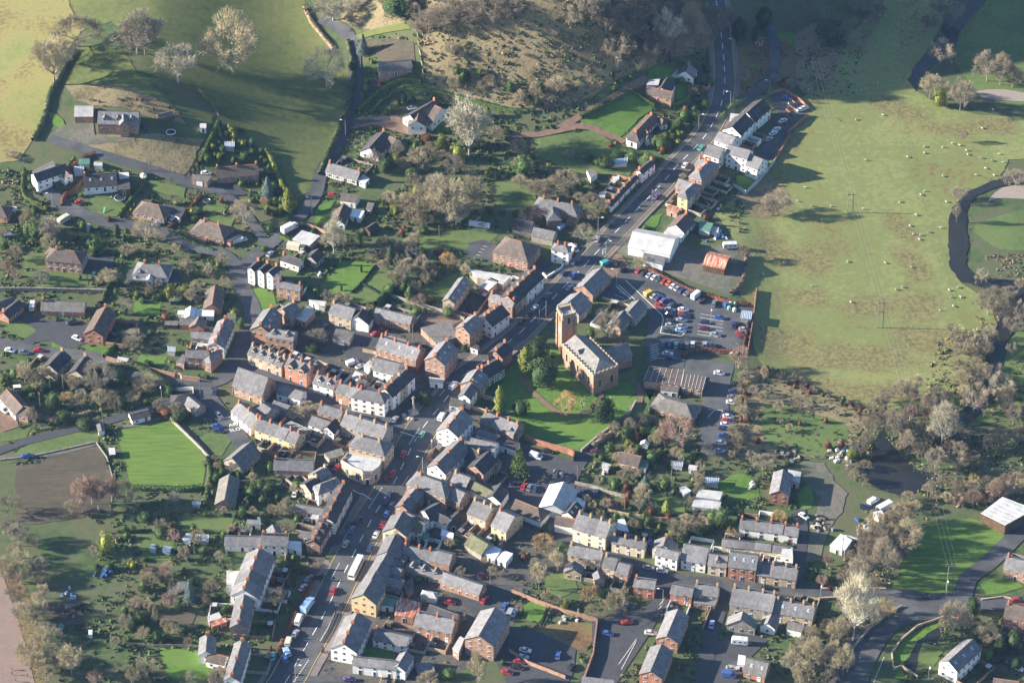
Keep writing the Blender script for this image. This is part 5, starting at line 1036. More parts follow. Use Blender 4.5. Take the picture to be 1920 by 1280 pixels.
f K 1035 187 1288 215 1262 330 990 298 3.4 B t G|hall|long brown sheet roofed hall|beside the churchyard
+f K 1290 245 1452 268 1425 362 1270 338 3.4 B t G|hall||
+f K 1120 320 1252 342 1240 378 1115 365 2.8 W t|hall||
h K 1150 425 1310 470 1160 530 2.8 B f c0 p.5|hall|low hall with tan hipped roof|below the long brown sheet hall
g K 10 625 -10 660 50 700 4 R s c0|house|small red gable|at the churchyard's lower left
f O 920 540 921 540 921 541 920 541 0.2 S l|stone_block|kerb block|at the close entrance
g O 920 490 1080 512 895 556 4.6 R s c1 p.6|house|red brick modern house|left of the close entrance
g O 1200 535 1365 567 1185 610 4.6 R s c0 p.6|house|red brick modern house|right of the close entrance
g O 1375 530 1555 557 1368 612 4.6 U s c2|house|stone cottage pair with slate roof|right of the close entrance
+f O 1365 640 1530 668 1520 700 1365 680 2.6 B s|house||
g X 245 634 468 684 218 705 5 U s n2 c2|house|large stone house with slate roof|in the lower walled garden
+g X 430 812 445 860 395 850 3.2 U s c0|house||
g X 278 750 262 800 205 805 3.2 U s c0|house|stone front wing with arched window|of the lower walled garden house
g X 478 712 565 735 445 790 4.8 U s c1|house|stone annex with rooflights|right of the walled garden house
g X 558 755 648 776 540 830 4.2 B s c0|house|small brick slate roofed annex|right of the walled garden house
g O 1248 722 1162 925 1245 984 4.8 R s c0 p.6|block_of_flats|long red brick block, upper|in the brick close
g O 1125 985 1040 1190 1120 1268 4.8 R s c0 p.6|block_of_flats|long red brick block, lower|in the brick close
g X 1332 920 1618 975 1308 1040 4.8 S s n3 c kr|terraced_house|stone terraced house|at the lower street's right
+g X 1400 1085 1385 1140 1500 1140 3 S s c0|terraced_house||
g X 1620 1002 1880 1052 1603 1096 4.2 U s n3 c s1 kr|terraced_house|buff terraced house with lilac roof|at the lower street's end
g X 1590 1105 1562 1165 1622 1190 3 W s c0|house|white rear wing|behind the lilac roofed terrace
f X 1700 1150 1805 1180 1785 1225 1690 1205 2.8 W f|store|white walled rear extension|behind the lilac roofed terrace
g O 1760 1092 1925 1132 1708 1192 2.8 R f c0 s2|bungalow|red brick bungalow with grey roof|below the parked white caravan
f O 1700 1070 1750 1080 1745 1145 1692 1140 2.8 W w|shed|white box store|left of the grey roofed bungalow
f O 530 1232 760 1258 770 1330 520 1310 3 S s|house|grey slate roofed building|cut by the bottom edge
g P 1540 948 1355 1115 1432 1190 5.6 W s c0 s3|house|large white house with dark solar roof|inside the road bend, lower right
g P 1790 325 1980 375 1735 408 4.8 B s c2|house|brick house with bay gable|right of the triangular green
g P 1790 680 1980 725 1768 785 5.6 R t c1|house|red house with purple tiled roof|at the right edge
g P 1690 1245 1880 1270 1650 1310 3 S t c0|house|low brown roofed house|cut by the bottom right edge
f P 1600 8 1755 -110 1990 -20 1780 95 4.5 T l G|warehouse|large pale sheet roofed warehouse|at the right edge
f P 545 165 628 210 575 288 465 248 2.8 G w|workshop|white sheet roofed workshop|in the scrap yard
f P 690 160 745 110 785 130 725 185 2.4 G l|shed|pale scrap yard shed|beside the white roofed workshop
f P 790 0 850 -10 870 20 830 55 2.6 C w|shed|cream cabin|in the scrap yard
f P 575 170 620 180 690 205 625 195 2 G l|shed|low grey lean-to|in the scrap yard
f C 1180 180 1181 180 1181 181 1180 181 0.2 S l|stone_block|boundary stone|above the paddock
"""
for ln in BUILD.strip().split('\n'):
    if 'stone_block' in ln: continue
    building(ln)

# ------------------------------------------------------------------ corner bank
def bank():
    he = 6.4; P = [fp('J', x, y) for x, y in ((640, 892), (690, 838), (940, 885), (925, 935), (868, 975), (800, 972), (720, 940))]
    Wp = [unz(*q, he) for q in P][::-1]; cx = sum(q.x for q in Wp) / 7; cy = sum(q.y for q in Wp) / 7; root = thing("bank", None, (cx, cy, 0), 0, "flat roofed stone bank with curved frontage", "at the main street corner", "bank")
    loc = [(q.x - cx, q.y - cy) for q in Wp]; m = len(loc); rast([(q.x, q.y) for q in Wp])
    def prism(k0, k1, z0, z1, nm, mt):
        mb = MB(); a = [(x * k0, y * k0) for x, y in loc]; mb.add([(x, y, z0) for x, y in a] + [(x * k1 / k0, y * k1 / k0, z1) for x, y in a], [(i, (i + 1) % m, m + (i + 1) % m, m + i) for i in range(m)] + [tuple(range(m, 2 * m)), tuple(range(m - 1, -1, -1))]); return link(nm, mb.mesh(nm, [mt]), root)
    prism(1, 1, -.3, 5.7, "wall", "wall_U"); prism(1.05, 1.05, 5.25, 5.6, "cornice", "stone_pale"); prism(1.01, 1.01, 5.6, 6.0, "plinth_course", "stone_pale")
    pw = MB()
    for i in range(m):
        a = Vector(loc[i]); b = Vector(loc[(i + 1) % m]); d = b - a; c = (a + b) / 2; pw.box((c.x, c.y, 6.35), (d.length + .3, .35, .8), math.atan2(d.y, d.x))
    link("parapet", pw.mesh("parapet", ["stone_pale"]), root)
    r = prism(.97, .97, 6.0, 6.12, "roof", "roof_l")
    a, b = unz(*fp('J', 790, 900), 6.2), unz(*fp('J', 840, 945), 6.2)
    for i in range(m):
        a = Vector(loc[i]); b = Vector(loc[(i + 1) % m]); d = (b - a); L = d.length; d.normalize(); n = Vector((d.y, -d.x))
        if n.y > .1 or L < 1.5: continue
        k = max(1, int(L / 3)); rz = math.atan2(n.y, n.x) + math.pi / 2
        for j in range(k):
            q = a + d * L * (j + .5) / k + n * .04
            if k == 1 and i == 1: link("door", door_mesh('dark'), root, (q.x, q.y, 0), rz).scale = (1.3, 1, 1.35)
            else: link("window", WIND, root, (q.x, q.y, 2.7), rz).scale = (1.5, 1, 2.4)
    link("chimney", CHIM['r'], r, (-6, 2, 6), 0)
bank()

# ------------------------------------------------------------------ church
def church():
    he = 9.0; A_ = fp('K', 471, -52); B_ = fp('K', 650, 125); C_ = fp('K', 500, 150); p = .5
    a, b, half, g0, L = solve(A_, B_, C_, he, p, 0.0); hw = half - .1; rz = math.atan2(b.y - a.y, b.x - a.x); c, s = math.cos(rz), math.sin(rz); mx, my = (a.x + b.x) / 2, (a.y + b.y) / 2
    root = thing("church", None, (mx, my, 0), rz, "brick church with battlemented nave and tower", "in the churchyard", "church"); x0, x1 = -L / 2, L / 2 + hw * .95
    rast([(mx + x * c - y * s, my + x * s + y * c) for x, y in ((x0, -hw), (x1, -hw), (x1, hw), (x0, hw))])
    link("nave_wall", wall_mesh(x0, x1, hw, he, p, False, True, 'B'), root)
    rf = link("nave_roof", roof_mesh(x0, x1, hw - .55, he + .05, p, False, True, 0, 0, 'v'), root)
    pb = MB()
    for (p0, p1) in (((x0, -hw), (x1, -hw)), ((x1, -hw), (x1, hw)), ((x1, hw), (x0, hw))):
        a2 = Vector(p0); b2 = Vector(p1); d = b2 - a2; ll = d.length; d.normalize(); ang = math.atan2(d.y, d.x); mid = (a2 + b2) / 2
        pb.box((mid.x, mid.y, he + .3), (ll + .25, .4, .7), ang); k = int(ll / 1.7)
        for j in range(k): q = a2 + d * ll * (j + .5) / k; pb.box((q.x, q.y, he + .88), (.8, .36, .5), ang)
    link("battlements", pb.mesh("battlements", ["stone_dull"]), root)
    def lancet(mb, wd, hh):
        n = 8; vs = [(-wd / 2, -.04, 0), (wd / 2, -.04, 0)] + [(math.cos(t) * wd / 2, -.04, hh + math.sin(t) * wd * .6) for t in [math.pi * i / n for i in range(n + 1)]]
        m = len(vs); mb.add(vs + [(x, .1, z) for x, y, z in vs], [tuple(range(m - 1, -1, -1))[::-1]] + [((i + 1) % m, i, m + i, m + (i + 1) % m) for i in range(m)], 1)
        k = 1.22; v2 = [(x * k, -.01, (z - hh / 2) * 1.07 + hh / 2) for x, y, z in vs]; mb.add(v2 + [(x, .1, z) for x, y, z in v2], [tuple(range(m))] + [((i + 1) % m, i, m + i, m + (i + 1) % m) for i in range(m)], 0)
    mb = MB(); lancet(mb, 1.3, 2.6); LM = mb.mesh("lancet_window", ["stone_pale", "win_glass"])
    for sd in (-1, 1):
        for j in range(5): link("lancet_window", LM, root, (x0 + (x1 - x0) * (j + .8) / 5.6, sd * (hw + .03), 3.4), 0 if sd < 0 else math.pi)
    for j in (-1, 1): link("lancet_window", LM, root, (x1 + .03, j * hw * .48, 3.0), math.pi / 2)
    # little gabled vent on the lit slope
    sdc = -1 if True else 1; key = ('S', 's', 0); DORM.setdefault(key, dormer_mesh(1.5, 2.0, 1.15, 'S', 's'))
    for sd in (-1, 1):
        if sd * -math.sin(rz) < 0: link("dormer", DORM[key], root, (0, sd * hw * .7, he + .55), 0 if sd < 0 else math.pi)
    # tower
    Th = 18.0; cs = [unz(*fp('G', x, y), Th) for x, y in ((330, 1045), (392, 1100), (488, 1078), (425, 1028))]; tx = sum(q.x for q in cs) / 4; ty = sum(q.y for q in cs) / 4; Sd = 5.1
    dx, dy = tx - mx, ty - my; lx, ly = dx * c + dy * s, -dx * s + dy * c
    ang = math.atan2(cs[2].y - cs[1].y, cs[2].x - cs[1].x) - rz; rast([(tx + u * Sd * .6, ty + v * Sd * .6) for u, v in ((-1, -1), (1, -1), (1, 1), (-1, 1))])
    mb = MB(); mb.box((0, 0, Th / 2), (Sd, Sd, Th))
    for u in (-1, 1):
        for v in (-1, 1): mb.box((u * (Sd / 2), v * (Sd / 2), Th / 2 - .5), (1.0, 1.0, Th - 1))
    for z in (6.5, 13.5): mb.box((0, 0, z), (Sd + .25, Sd + .25, .3))
    T = link("tower", mb.mesh("tower", ["wall_B"]), root, (lx, ly, 0), ang)
    mb = MB(); mb.box((0, 0, Th + .02), (Sd - .5, Sd - .5, .1)); link("tower_roof", mb.mesh("tower_roof", ["lead"]), T)
    mb = MB()
    for k in range(4):
        for j in range(5):
            t = (j - 2) * Sd / 5.2; x, y = ((t, -Sd / 2), (Sd / 2, t), (-t, Sd / 2), (-Sd / 2, -t))[k]; mb.box((x, y, Th + .95), (.62, .62, .6))
        mb.box(((0, -Sd / 2), (Sd / 2, 0), (0, Sd / 2), (-Sd / 2, 0))[k] + (Th + .35,), (Sd + .2, .4, .75), (0, math.pi / 2, 0, math.pi / 2)[k])
    link("tower_battlements", mb.mesh("tower_battlements", ["stone_dull"]), T)
    for u in (-1, 1):
        for v in (-1, 1):
            mb = MB(); mb.box((0, 0, .6), (.6, .6, 1.3)); mb.box((0, 0, 1.9), (.5, .5, 1.4), taper=.08); link("pinnacle", mb.mesh("pinnacle", ["stone_pale"]), T, (u * (Sd / 2), v * (Sd / 2), Th - .1))
    mb = MB(); lancet(mb, 1.1, 2.4); LM2 = mb.mesh("belfry_window", ["stone_pale", "win_glass"])
    for k in range(4): a_ = k * math.pi / 2; link("belfry_window", LM2, T, (math.sin(a_) * (Sd / 2 + .04), -math.cos(a_) * (Sd / 2 + .04), 14.4), a_)
    mb = MB(); mb.tube((0, 0, 0), (0, .16, 0), 1.15, 1.15, 20, 0); mb.tube((0, -.02, 0), (0, .02, 0), .95, .95, 20, 1); mb.box((0, -.05, .3), (.08, .04, .7), mi=2); mb.box((.25, -.05, 0), (.55, .04, .08), mi=2)
    link("clock_face", mb.mesh("clock_face", ["stone_pale", "win_frame", "door_dark"]), T, (-(Sd / 2 + .2), 0, 10.6), -math.pi / 2)
    # low east annex
    a, b, half, g0, L = solve(fp('K', 690, 62), fp('K', 868, 14), fp('K', 745, 152), 5.0, .7, 0.0)
    h2 = half - .3; r2 = math.atan2(b.y - a.y, b.x - a.x); ex, ey = (a.x + b.x) / 2 - mx, (a.y + b.y) / 2 - my; lx, ly = ex * c + ey * s, -ex * s + ey * c
    w = link("vestry", wall_mesh(-L / 2, L / 2, h2, 5, .7, False, False, 'B'), root, (lx, ly, 0), r2 - rz); link("vestry_roof", roof_mesh(-L / 2, L / 2, h2, 5, .7, False, False, .2, .2, 's'), w); link("window", WIN, w, (-1.5, -h2 - .03, 2.6)); link("window", WIN, w, (2.2, -h2 - .03, 2.6))
church()

# ------------------------------------------------------------------ back-yard walls of the rows
def yard_walls():
    r = random.Random(5); cnt = 0
    for t in list(THINGS):
        o, look, place, px = t
        if o.get('category') not in ('terraced house', 'cottage', 'town house', 'shop', 'house') or cnt > 110: continue
        ft = None; wl = [c for c in o.children if c.name.startswith('wall')]
        if not wl: continue
        bx = [Vector(c) for c in wl[0].bound_box]; x0, x1 = min(q.x for q in bx), max(q.x for q in bx); y0, y1 = min(q.y for q in bx), max(q.y for q in bx)
        if x1 - x0 < 3.5: continue
        c, s_ = math.cos(o.rotation_euler.z), math.sin(o.rotation_euler.z); W2 = lambda x, y: (o.location.x + x * c - y * s_, o.location.y + x * s_ + y * c); best = None
        for sg in (1, -1):
            D = r.uniform(5, 9); ys = y1 if sg > 0 else -D + y0; n = f = 0
            for i in range(5):
                for j in range(5):
                    x, y = W2(x0 + (x1 - x0) * (i + .5) / 5, (y1 + .8 + D * j / 5) if sg > 0 else (y0 - .8 - D * j / 5)); n += 1; k, l = int(y - GY0), int(x - GX0); f += 0 <= k < GM and 0 <= l < GN and occ[k, l] == 0
            if f / n > .8 and (best is None or f > best[0]): best = (f, sg, D)
        if not best: continue
        _, sg, D = best; mb = MB(); hh = r.uniform(1.2, 1.9); yb = y1 if sg > 0 else y0; cx, cy = W2((x0 + x1) / 2, yb + sg * D / 2)
        if h1(cx, cy) > 3: continue
        mb.box((x0 + .15, yb + sg * (D / 2 + .1), hh / 2 - .2), (.25, D - .2, hh + .4)); mb.box((x1 - .3, yb + sg * (D / 2 + .1), hh / 2 - .2), (.25, D - .2, hh + .4)); mb.box(((x0 + x1) / 2, yb + sg * D, hh / 2 - .2), (x1 - x0 - .2, .25, hh + .4))
        mt = r.choice(["wall_B", "wall_S", "wall_B", "wall_U", "wall_W"]); z = h1(cx, cy)
        thing("yard_wall", mb.mesh("yard_wall", [mt]), (o.location.x, o.location.y, z), o.rotation_euler.z, {"wall_B": "brick yard wall", "wall_S": "grey stone yard wall", "wall_U": "buff stone yard wall", "wall_W": "white yard wall"}[mt] + " of the house" , place, "yard wall", "back yard walls", px=px); cnt += 1
        if r.random() < .55:
            mb = MB(); mb.box((0, 0, .95), (1.7, 1.5, 2.1)); sh = thing("shed", None, (*W2(x0 + 1.6, yb + sg * (D - 1.4)), z), o.rotation_euler.z, r.choice(["small timber shed", "small grey shed"]), "in the yard " + place if len(place.split()) < 8 else place, "shed", "small yard sheds", px=px)
            link("wall", mb.mesh("wall", ["wall_T"]), sh); mb = MB(); mb.box((0, 0, 2.08), (1.95, 1.75, .12)); link("roof", mb.mesh("roof", [r.choice(["roof_f", "roof_l", "roof_s"])]), sh)
    print("yards", cnt)
yard_walls()
# ------------------------------------------------------------------ trees and plants
rng = random.Random(7)
def rdir(r):
    z = r.uniform(-1, 1); t = r.uniform(0, 2 * math.pi); q = math.sqrt(1 - z * z); return Vector((q * math.cos(t), q * math.sin(t), z))
def bare_tree(seed, shape):
    """unit tree: height 1, crown radius R; returns (trunk mesh, crown mesh, R). limbs fork outwards, the twigs form a fine outer shell"""
    r = random.Random(seed); R = dict(round=.40, tall=.24, wide=.52)[shape]; tw = MB(); V = []; F = []
    fork = dict(round=.22, tall=.14, wide=.2)[shape]; tw.tube((0, 0, -.04), (0.004, 0, fork), .022, .016, 6)
    cz = fork + (1 - fork) * .5; hz = (1 - fork) * .52; tips = []
    def grow(a, d, L, rad, lev):
        b = a + d * L; tw.tube(a, b, rad, rad * .62, 4 if lev < 2 else 3)
        if lev >= 3: tips.append((b, d)); return
        for k in range(3 if lev < 2 else 3):
            e = (d + rdir(r) * (.62 if lev else .75) + Vector((0, 0, .16))).normalized()
            grow(b, e, L * r.uniform(.58, .8), rad * .58, lev + 1)
        tips.append((b, d))
    nb = 7
    for k in range(nb):
        t = 2 * math.pi * k / nb + r.uniform(-.3, .3); up = dict(round=.9, tall=2.4, wide=.6)[shape]
        grow(Vector((0, 0, fork * (.8 + .35 * k / nb))), Vector((math.cos(t), math.sin(t), up * r.uniform(.6, 1.6))).normalized(), (1 - fork) * .30, .0145, 0)
    if shape == 'tall': grow(Vector((0, 0, fork)), Vector((0, 0, 1)), .4, .013, 0)
    def put(p, d, l, wd):
        s = d.cross(rdir(r)); s = s.normalized() * wd if s.length > 1e-3 else Vector((wd, 0, 0)); n = len(V)
        V.extend([p - s, p + s, p + d * l + s * .3, p + d * l - s * .3]); F.append((n, n + 1, n + 2, n + 3))
    def clampin(p):
        q = Vector((p.x / R, p.y / R, (p.z - cz) / hz)); return q.length
    for b, d in tips:
        for k in range(9):
            p = b + rdir(r) * .03; e = (d * .5 + rdir(r) * .8 + Vector((0, 0, .25))).normalized(); put(p, e, r.uniform(.05, .10), .0028)
    lumps = [(rdir(r), r.uniform(.16, .42)) for _ in range(16)]
    for k in range(2300):
        lp, ls = lumps[r.randrange(16)]; u = (lp + rdir(r) * ls * 1.5).normalized()
        rr = r.uniform(.45, 1.0) ** .5 * (1 + .12 * math.sin(u.x * 5 + seed) * math.cos(u.y * 6 + u.z * 4))
        if u.z < -.35: rr *= .75
        p = Vector((u.x * R * rr, u.y * R * rr, cz + u.z * hz * rr)); e = (u * .9 + rdir(r) * .55 + Vector((0, 0, .35))).normalized(); put(p - e * .03, e, r.uniform(.04, .09), .0029)
    tm = tw.mesh("trunk", ["bark"]); cm = fastmesh("crown", np.array([tuple(v) for v in V]), np.array(F), "twig_b"); return tm, cm, R
def leaf_tree(seed, shape):
    r = random.Random(seed); tw = MB(); tw.tube((0, 0, -.05), (0, 0, .5), .03, .015, 6); V = []; F = []
    R = dict(dome=.5, cone=.22, column=.2, weep=.48, spread=.42, bush=.62)[shape]
    def leaf(p, n_, sz):
        a = n_.cross(rdir(r)); a = a.normalized() * sz if a.length > 1e-3 else Vector((sz, 0, 0)); b = a.cross(n_).normalized() * sz * .8; i = len(V)
        V.extend([p - a, p - b, p + a, p + b]); F.append((i, i + 1, i + 2, i + 3))
    lumps = [(rdir(r), r.uniform(.25, .5)) for _ in range(22)]
    for k in range(2600 if shape in ('dome', 'bush', 'spread', 'weep') else 2200):
        lp, ls = lumps[r.randrange(22)]; u = (lp + rdir(r) * ls).normalized(); d = r.uniform(.72, 1.0) + .16 * (1 - (u - lp).length / max(ls, .01)) * .5
        if shape == 'dome': p = Vector((u.x * R * d, u.y * R * d, .52 + u.z * .47 * d))
        elif shape == 'bush': p = Vector((u.x * R * d, u.y * R * d, .42 + u.z * .52 * d))
        elif shape == 'weep':
            t = max(0.0, 1 - abs(u.z)); p = Vector((u.x * R * d, u.y * R * d, .5 + u.z * .48 * d)); u = Vector((u.x, u.y, -.6)).normalized()
        elif shape == 'column': z = r.random(); w_ = R * math.sin(min(1, z * 1.9 + .35) * math.pi * .5) * (1 - max(0, z - .55) / .5) ** .6 * (.85 + .2 * math.sin(z * 23 + seed)); t = r.uniform(0, 6.28); p = Vector((math.cos(t) * w_ * d, math.sin(t) * w_ * d, z * .98 + .02)); u = Vector((math.cos(t), math.sin(t), .5)).normalized()
        elif shape == 'cone': z = r.random() ** 1.3; w_ = R * (1 - z) * (1.0 + .22 * math.sin(z * 60)) + .015; t = r.uniform(0, 6.28); p = Vector((math.cos(t) * w_ * d, math.sin(t) * w_ * d, z * .95 + .05)); u = Vector((math.cos(t), math.sin(t), .3)).normalized()
        else:
            z = int(r.random() * 7) / 7; t = r.choice([i * .785 + z * 3 for i in range(8)]) + r.gauss(0, .13); rr = r.random() ** .6 * R * (1.05 - z * .85); p = Vector((math.cos(t) * rr, math.sin(t) * rr, .15 + z * .85 - rr * .15)); u = Vector((r.gauss(0, .4), r.gauss(0, .4), 1)).normalized()
        leaf(p, (u + rdir(r) * .55).normalized(), r.uniform(.016, .034) * (.8 if shape in ('cone', 'column') else 1))
    # dark dense heart so the far side does not show through
    if shape in ('dome', 'bush', 'weep'):
        bm = bmesh.new(); bmesh.ops.create_icosphere(bm, subdivisions=2, radius=1); k = .62 if shape != 'weep' else .3
        for v in bm.verts: q = v.co.copy(); f = k * (1 + .18 * mnoise.noise(q * 2.2 + Vector((seed, 0, 0)))); v.co = Vector((q.x * R * f, q.y * R * f, (.5 if shape != 'bush' else .4) + q.z * .5 * f))
        vs = [tuple(v.co) for v in bm.verts]; n = len(V); V.extend(Vector(v) for v in vs); F2 = [tuple(v.index + n for v in f.verts) for f in bm.faces]; F.extend([(a, b, c, c) for a, b, c in []]); TR = F2; bm.free()
    elif shape in ('cone', 'column'):
        n = len(V); TR = []; m = 8
        prof = [(0.03, .55), (.3, .8), (.6, .6), (.85, .3), (.97, .02)] if shape == 'column' else [(.06, .75), (.4, .45), (.95, .02)]
        for z, q in prof:
            for i in range(m): V.append(Vector((math.cos(6.283 * i / m) * R * q * .8, math.sin(6.283 * i / m) * R * q * .8, z)))
        for k in range(len(prof) - 1):
            for i in range(m): a_, b_ = n + k * m + i, n + k * m + (i + 1) % m; TR += [(a_, b_, b_ + m), (a_, b_ + m, a_ + m)]
    else: TR = []
    me = bpy.data.meshes.new("crown"); me.from_pydata([tuple(v) for v in V], [], F + TR); me.materials.append(MATS["leaf_e"]); me.update()
    return tw.mesh("trunk", ["bark"]), me, R
TREES = {'b': [bare_tree(i, 'round') for i in (1, 2, 3, 4)] + [bare_tree(5, 'wide')], 'p': [bare_tree(11, 'tall'), bare_tree(12, 'tall')], 'w': [bare_tree(21, 'wide'), bare_tree(22, 'wide')],
         'e': [leaf_tree(31, 'dome'), leaf_tree(32, 'dome')], 'c': [leaf_tree(33, 'column'), leaf_tree(34, 'column')], 'n': [leaf_tree(35, 'cone')], 'o': [leaf_tree(36, 'weep')], 'a': [leaf_tree(37, 'spread')], 's': [leaf_tree(38, 'bush'), leaf_tree(39, 'bush'), leaf_tree(40, 'bush')]}
def unlinkmat(o, mt):
    if not len(o.data.materials): return
    o.material_slots[0].link = 'OBJECT'; o.material_slots[0].material = MATS[mt]
KIND = {  # code: (mesh family, leaf material, trunk material, name, look)
    'b': ('b', 'twig_b', 'bark', 'bare_tree', 'bare buff winter tree'), 'g': ('b', 'twig_g', 'bark', 'grey_bare_tree', 'bare grey winter tree'), 'r': ('b', 'twig_r', 'bark_pale', 'birch_tree', 'bare reddish birch'),  # g: the plain bare tree with greyer twigs, no known species
    'v': ('b', 'twig_v', 'bark', 'alder_tree', 'bare purplish brown tree'), 'p': ('p', 'twig_p', 'bark_pale', 'poplar_tree', 'tall slim bare tree'), 'w': ('w', 'twig_g', 'bark_pale', 'oak_tree', 'broad bare oak with pale trunk'),
    'P': ('b', 'twig_p', 'bark_pale', 'bare_tree', 'big pale bare tree'), 'e': ('e', 'leaf_e', 'bark', 'yew_tree', 'dark rounded evergreen'), 'c': ('c', 'leaf_c', 'bark', 'conifer', 'golden column conifer'),
    'n': ('n', 'leaf_n', 'bark', 'spruce_tree', 'blue green conifer'), 'o': ('b', 'twig_o', 'bark', 'willow_tree', 'orange weeping tree'), 'a': ('a', 'leaf_h', 'bark', 'cedar_tree', 'spreading layered conifer'),
    'E': ('c', 'leaf_e', 'bark', 'conifer', 'dark column conifer'), 'y': ('s', 'leaf_c', 'bark', 'yellow_shrub', 'yellow green bushy tree'), 's': ('s', 'leaf_g', 'bark', 'shrub', 'bushy green evergreen'), 'h': ('s', 'leaf_g', 'bark', 'bushy_evergreen', 'bushy dark green tree'), 'k': ('s', 'leaf_k', 'bark', 'shrub', 'rust orange shrub')}  # h: the green shrub scaled up to tree height, no known species
def plant(code, pos, H, W, place, px, look=None, group=None, parts=True):
    fam, lm, bk, nm, lk = KIND[code]; L = TREES[fam]; tm, cm, R = L[rng.randrange(len(L))]
    root = thing(nm, None, (pos.x, pos.y, pos.z), rng.uniform(0, 6.28), look or lk, place, 'shrub' if 'shrub' in nm else 'tree', group, px=px)
    sx = (W / 2) / R; root.scale = (sx, sx, H)
    t = link('trunk', tm, root); unlinkmat(t, bk); c = link('crown', cm, root); unlinkmat(c, lm); return root
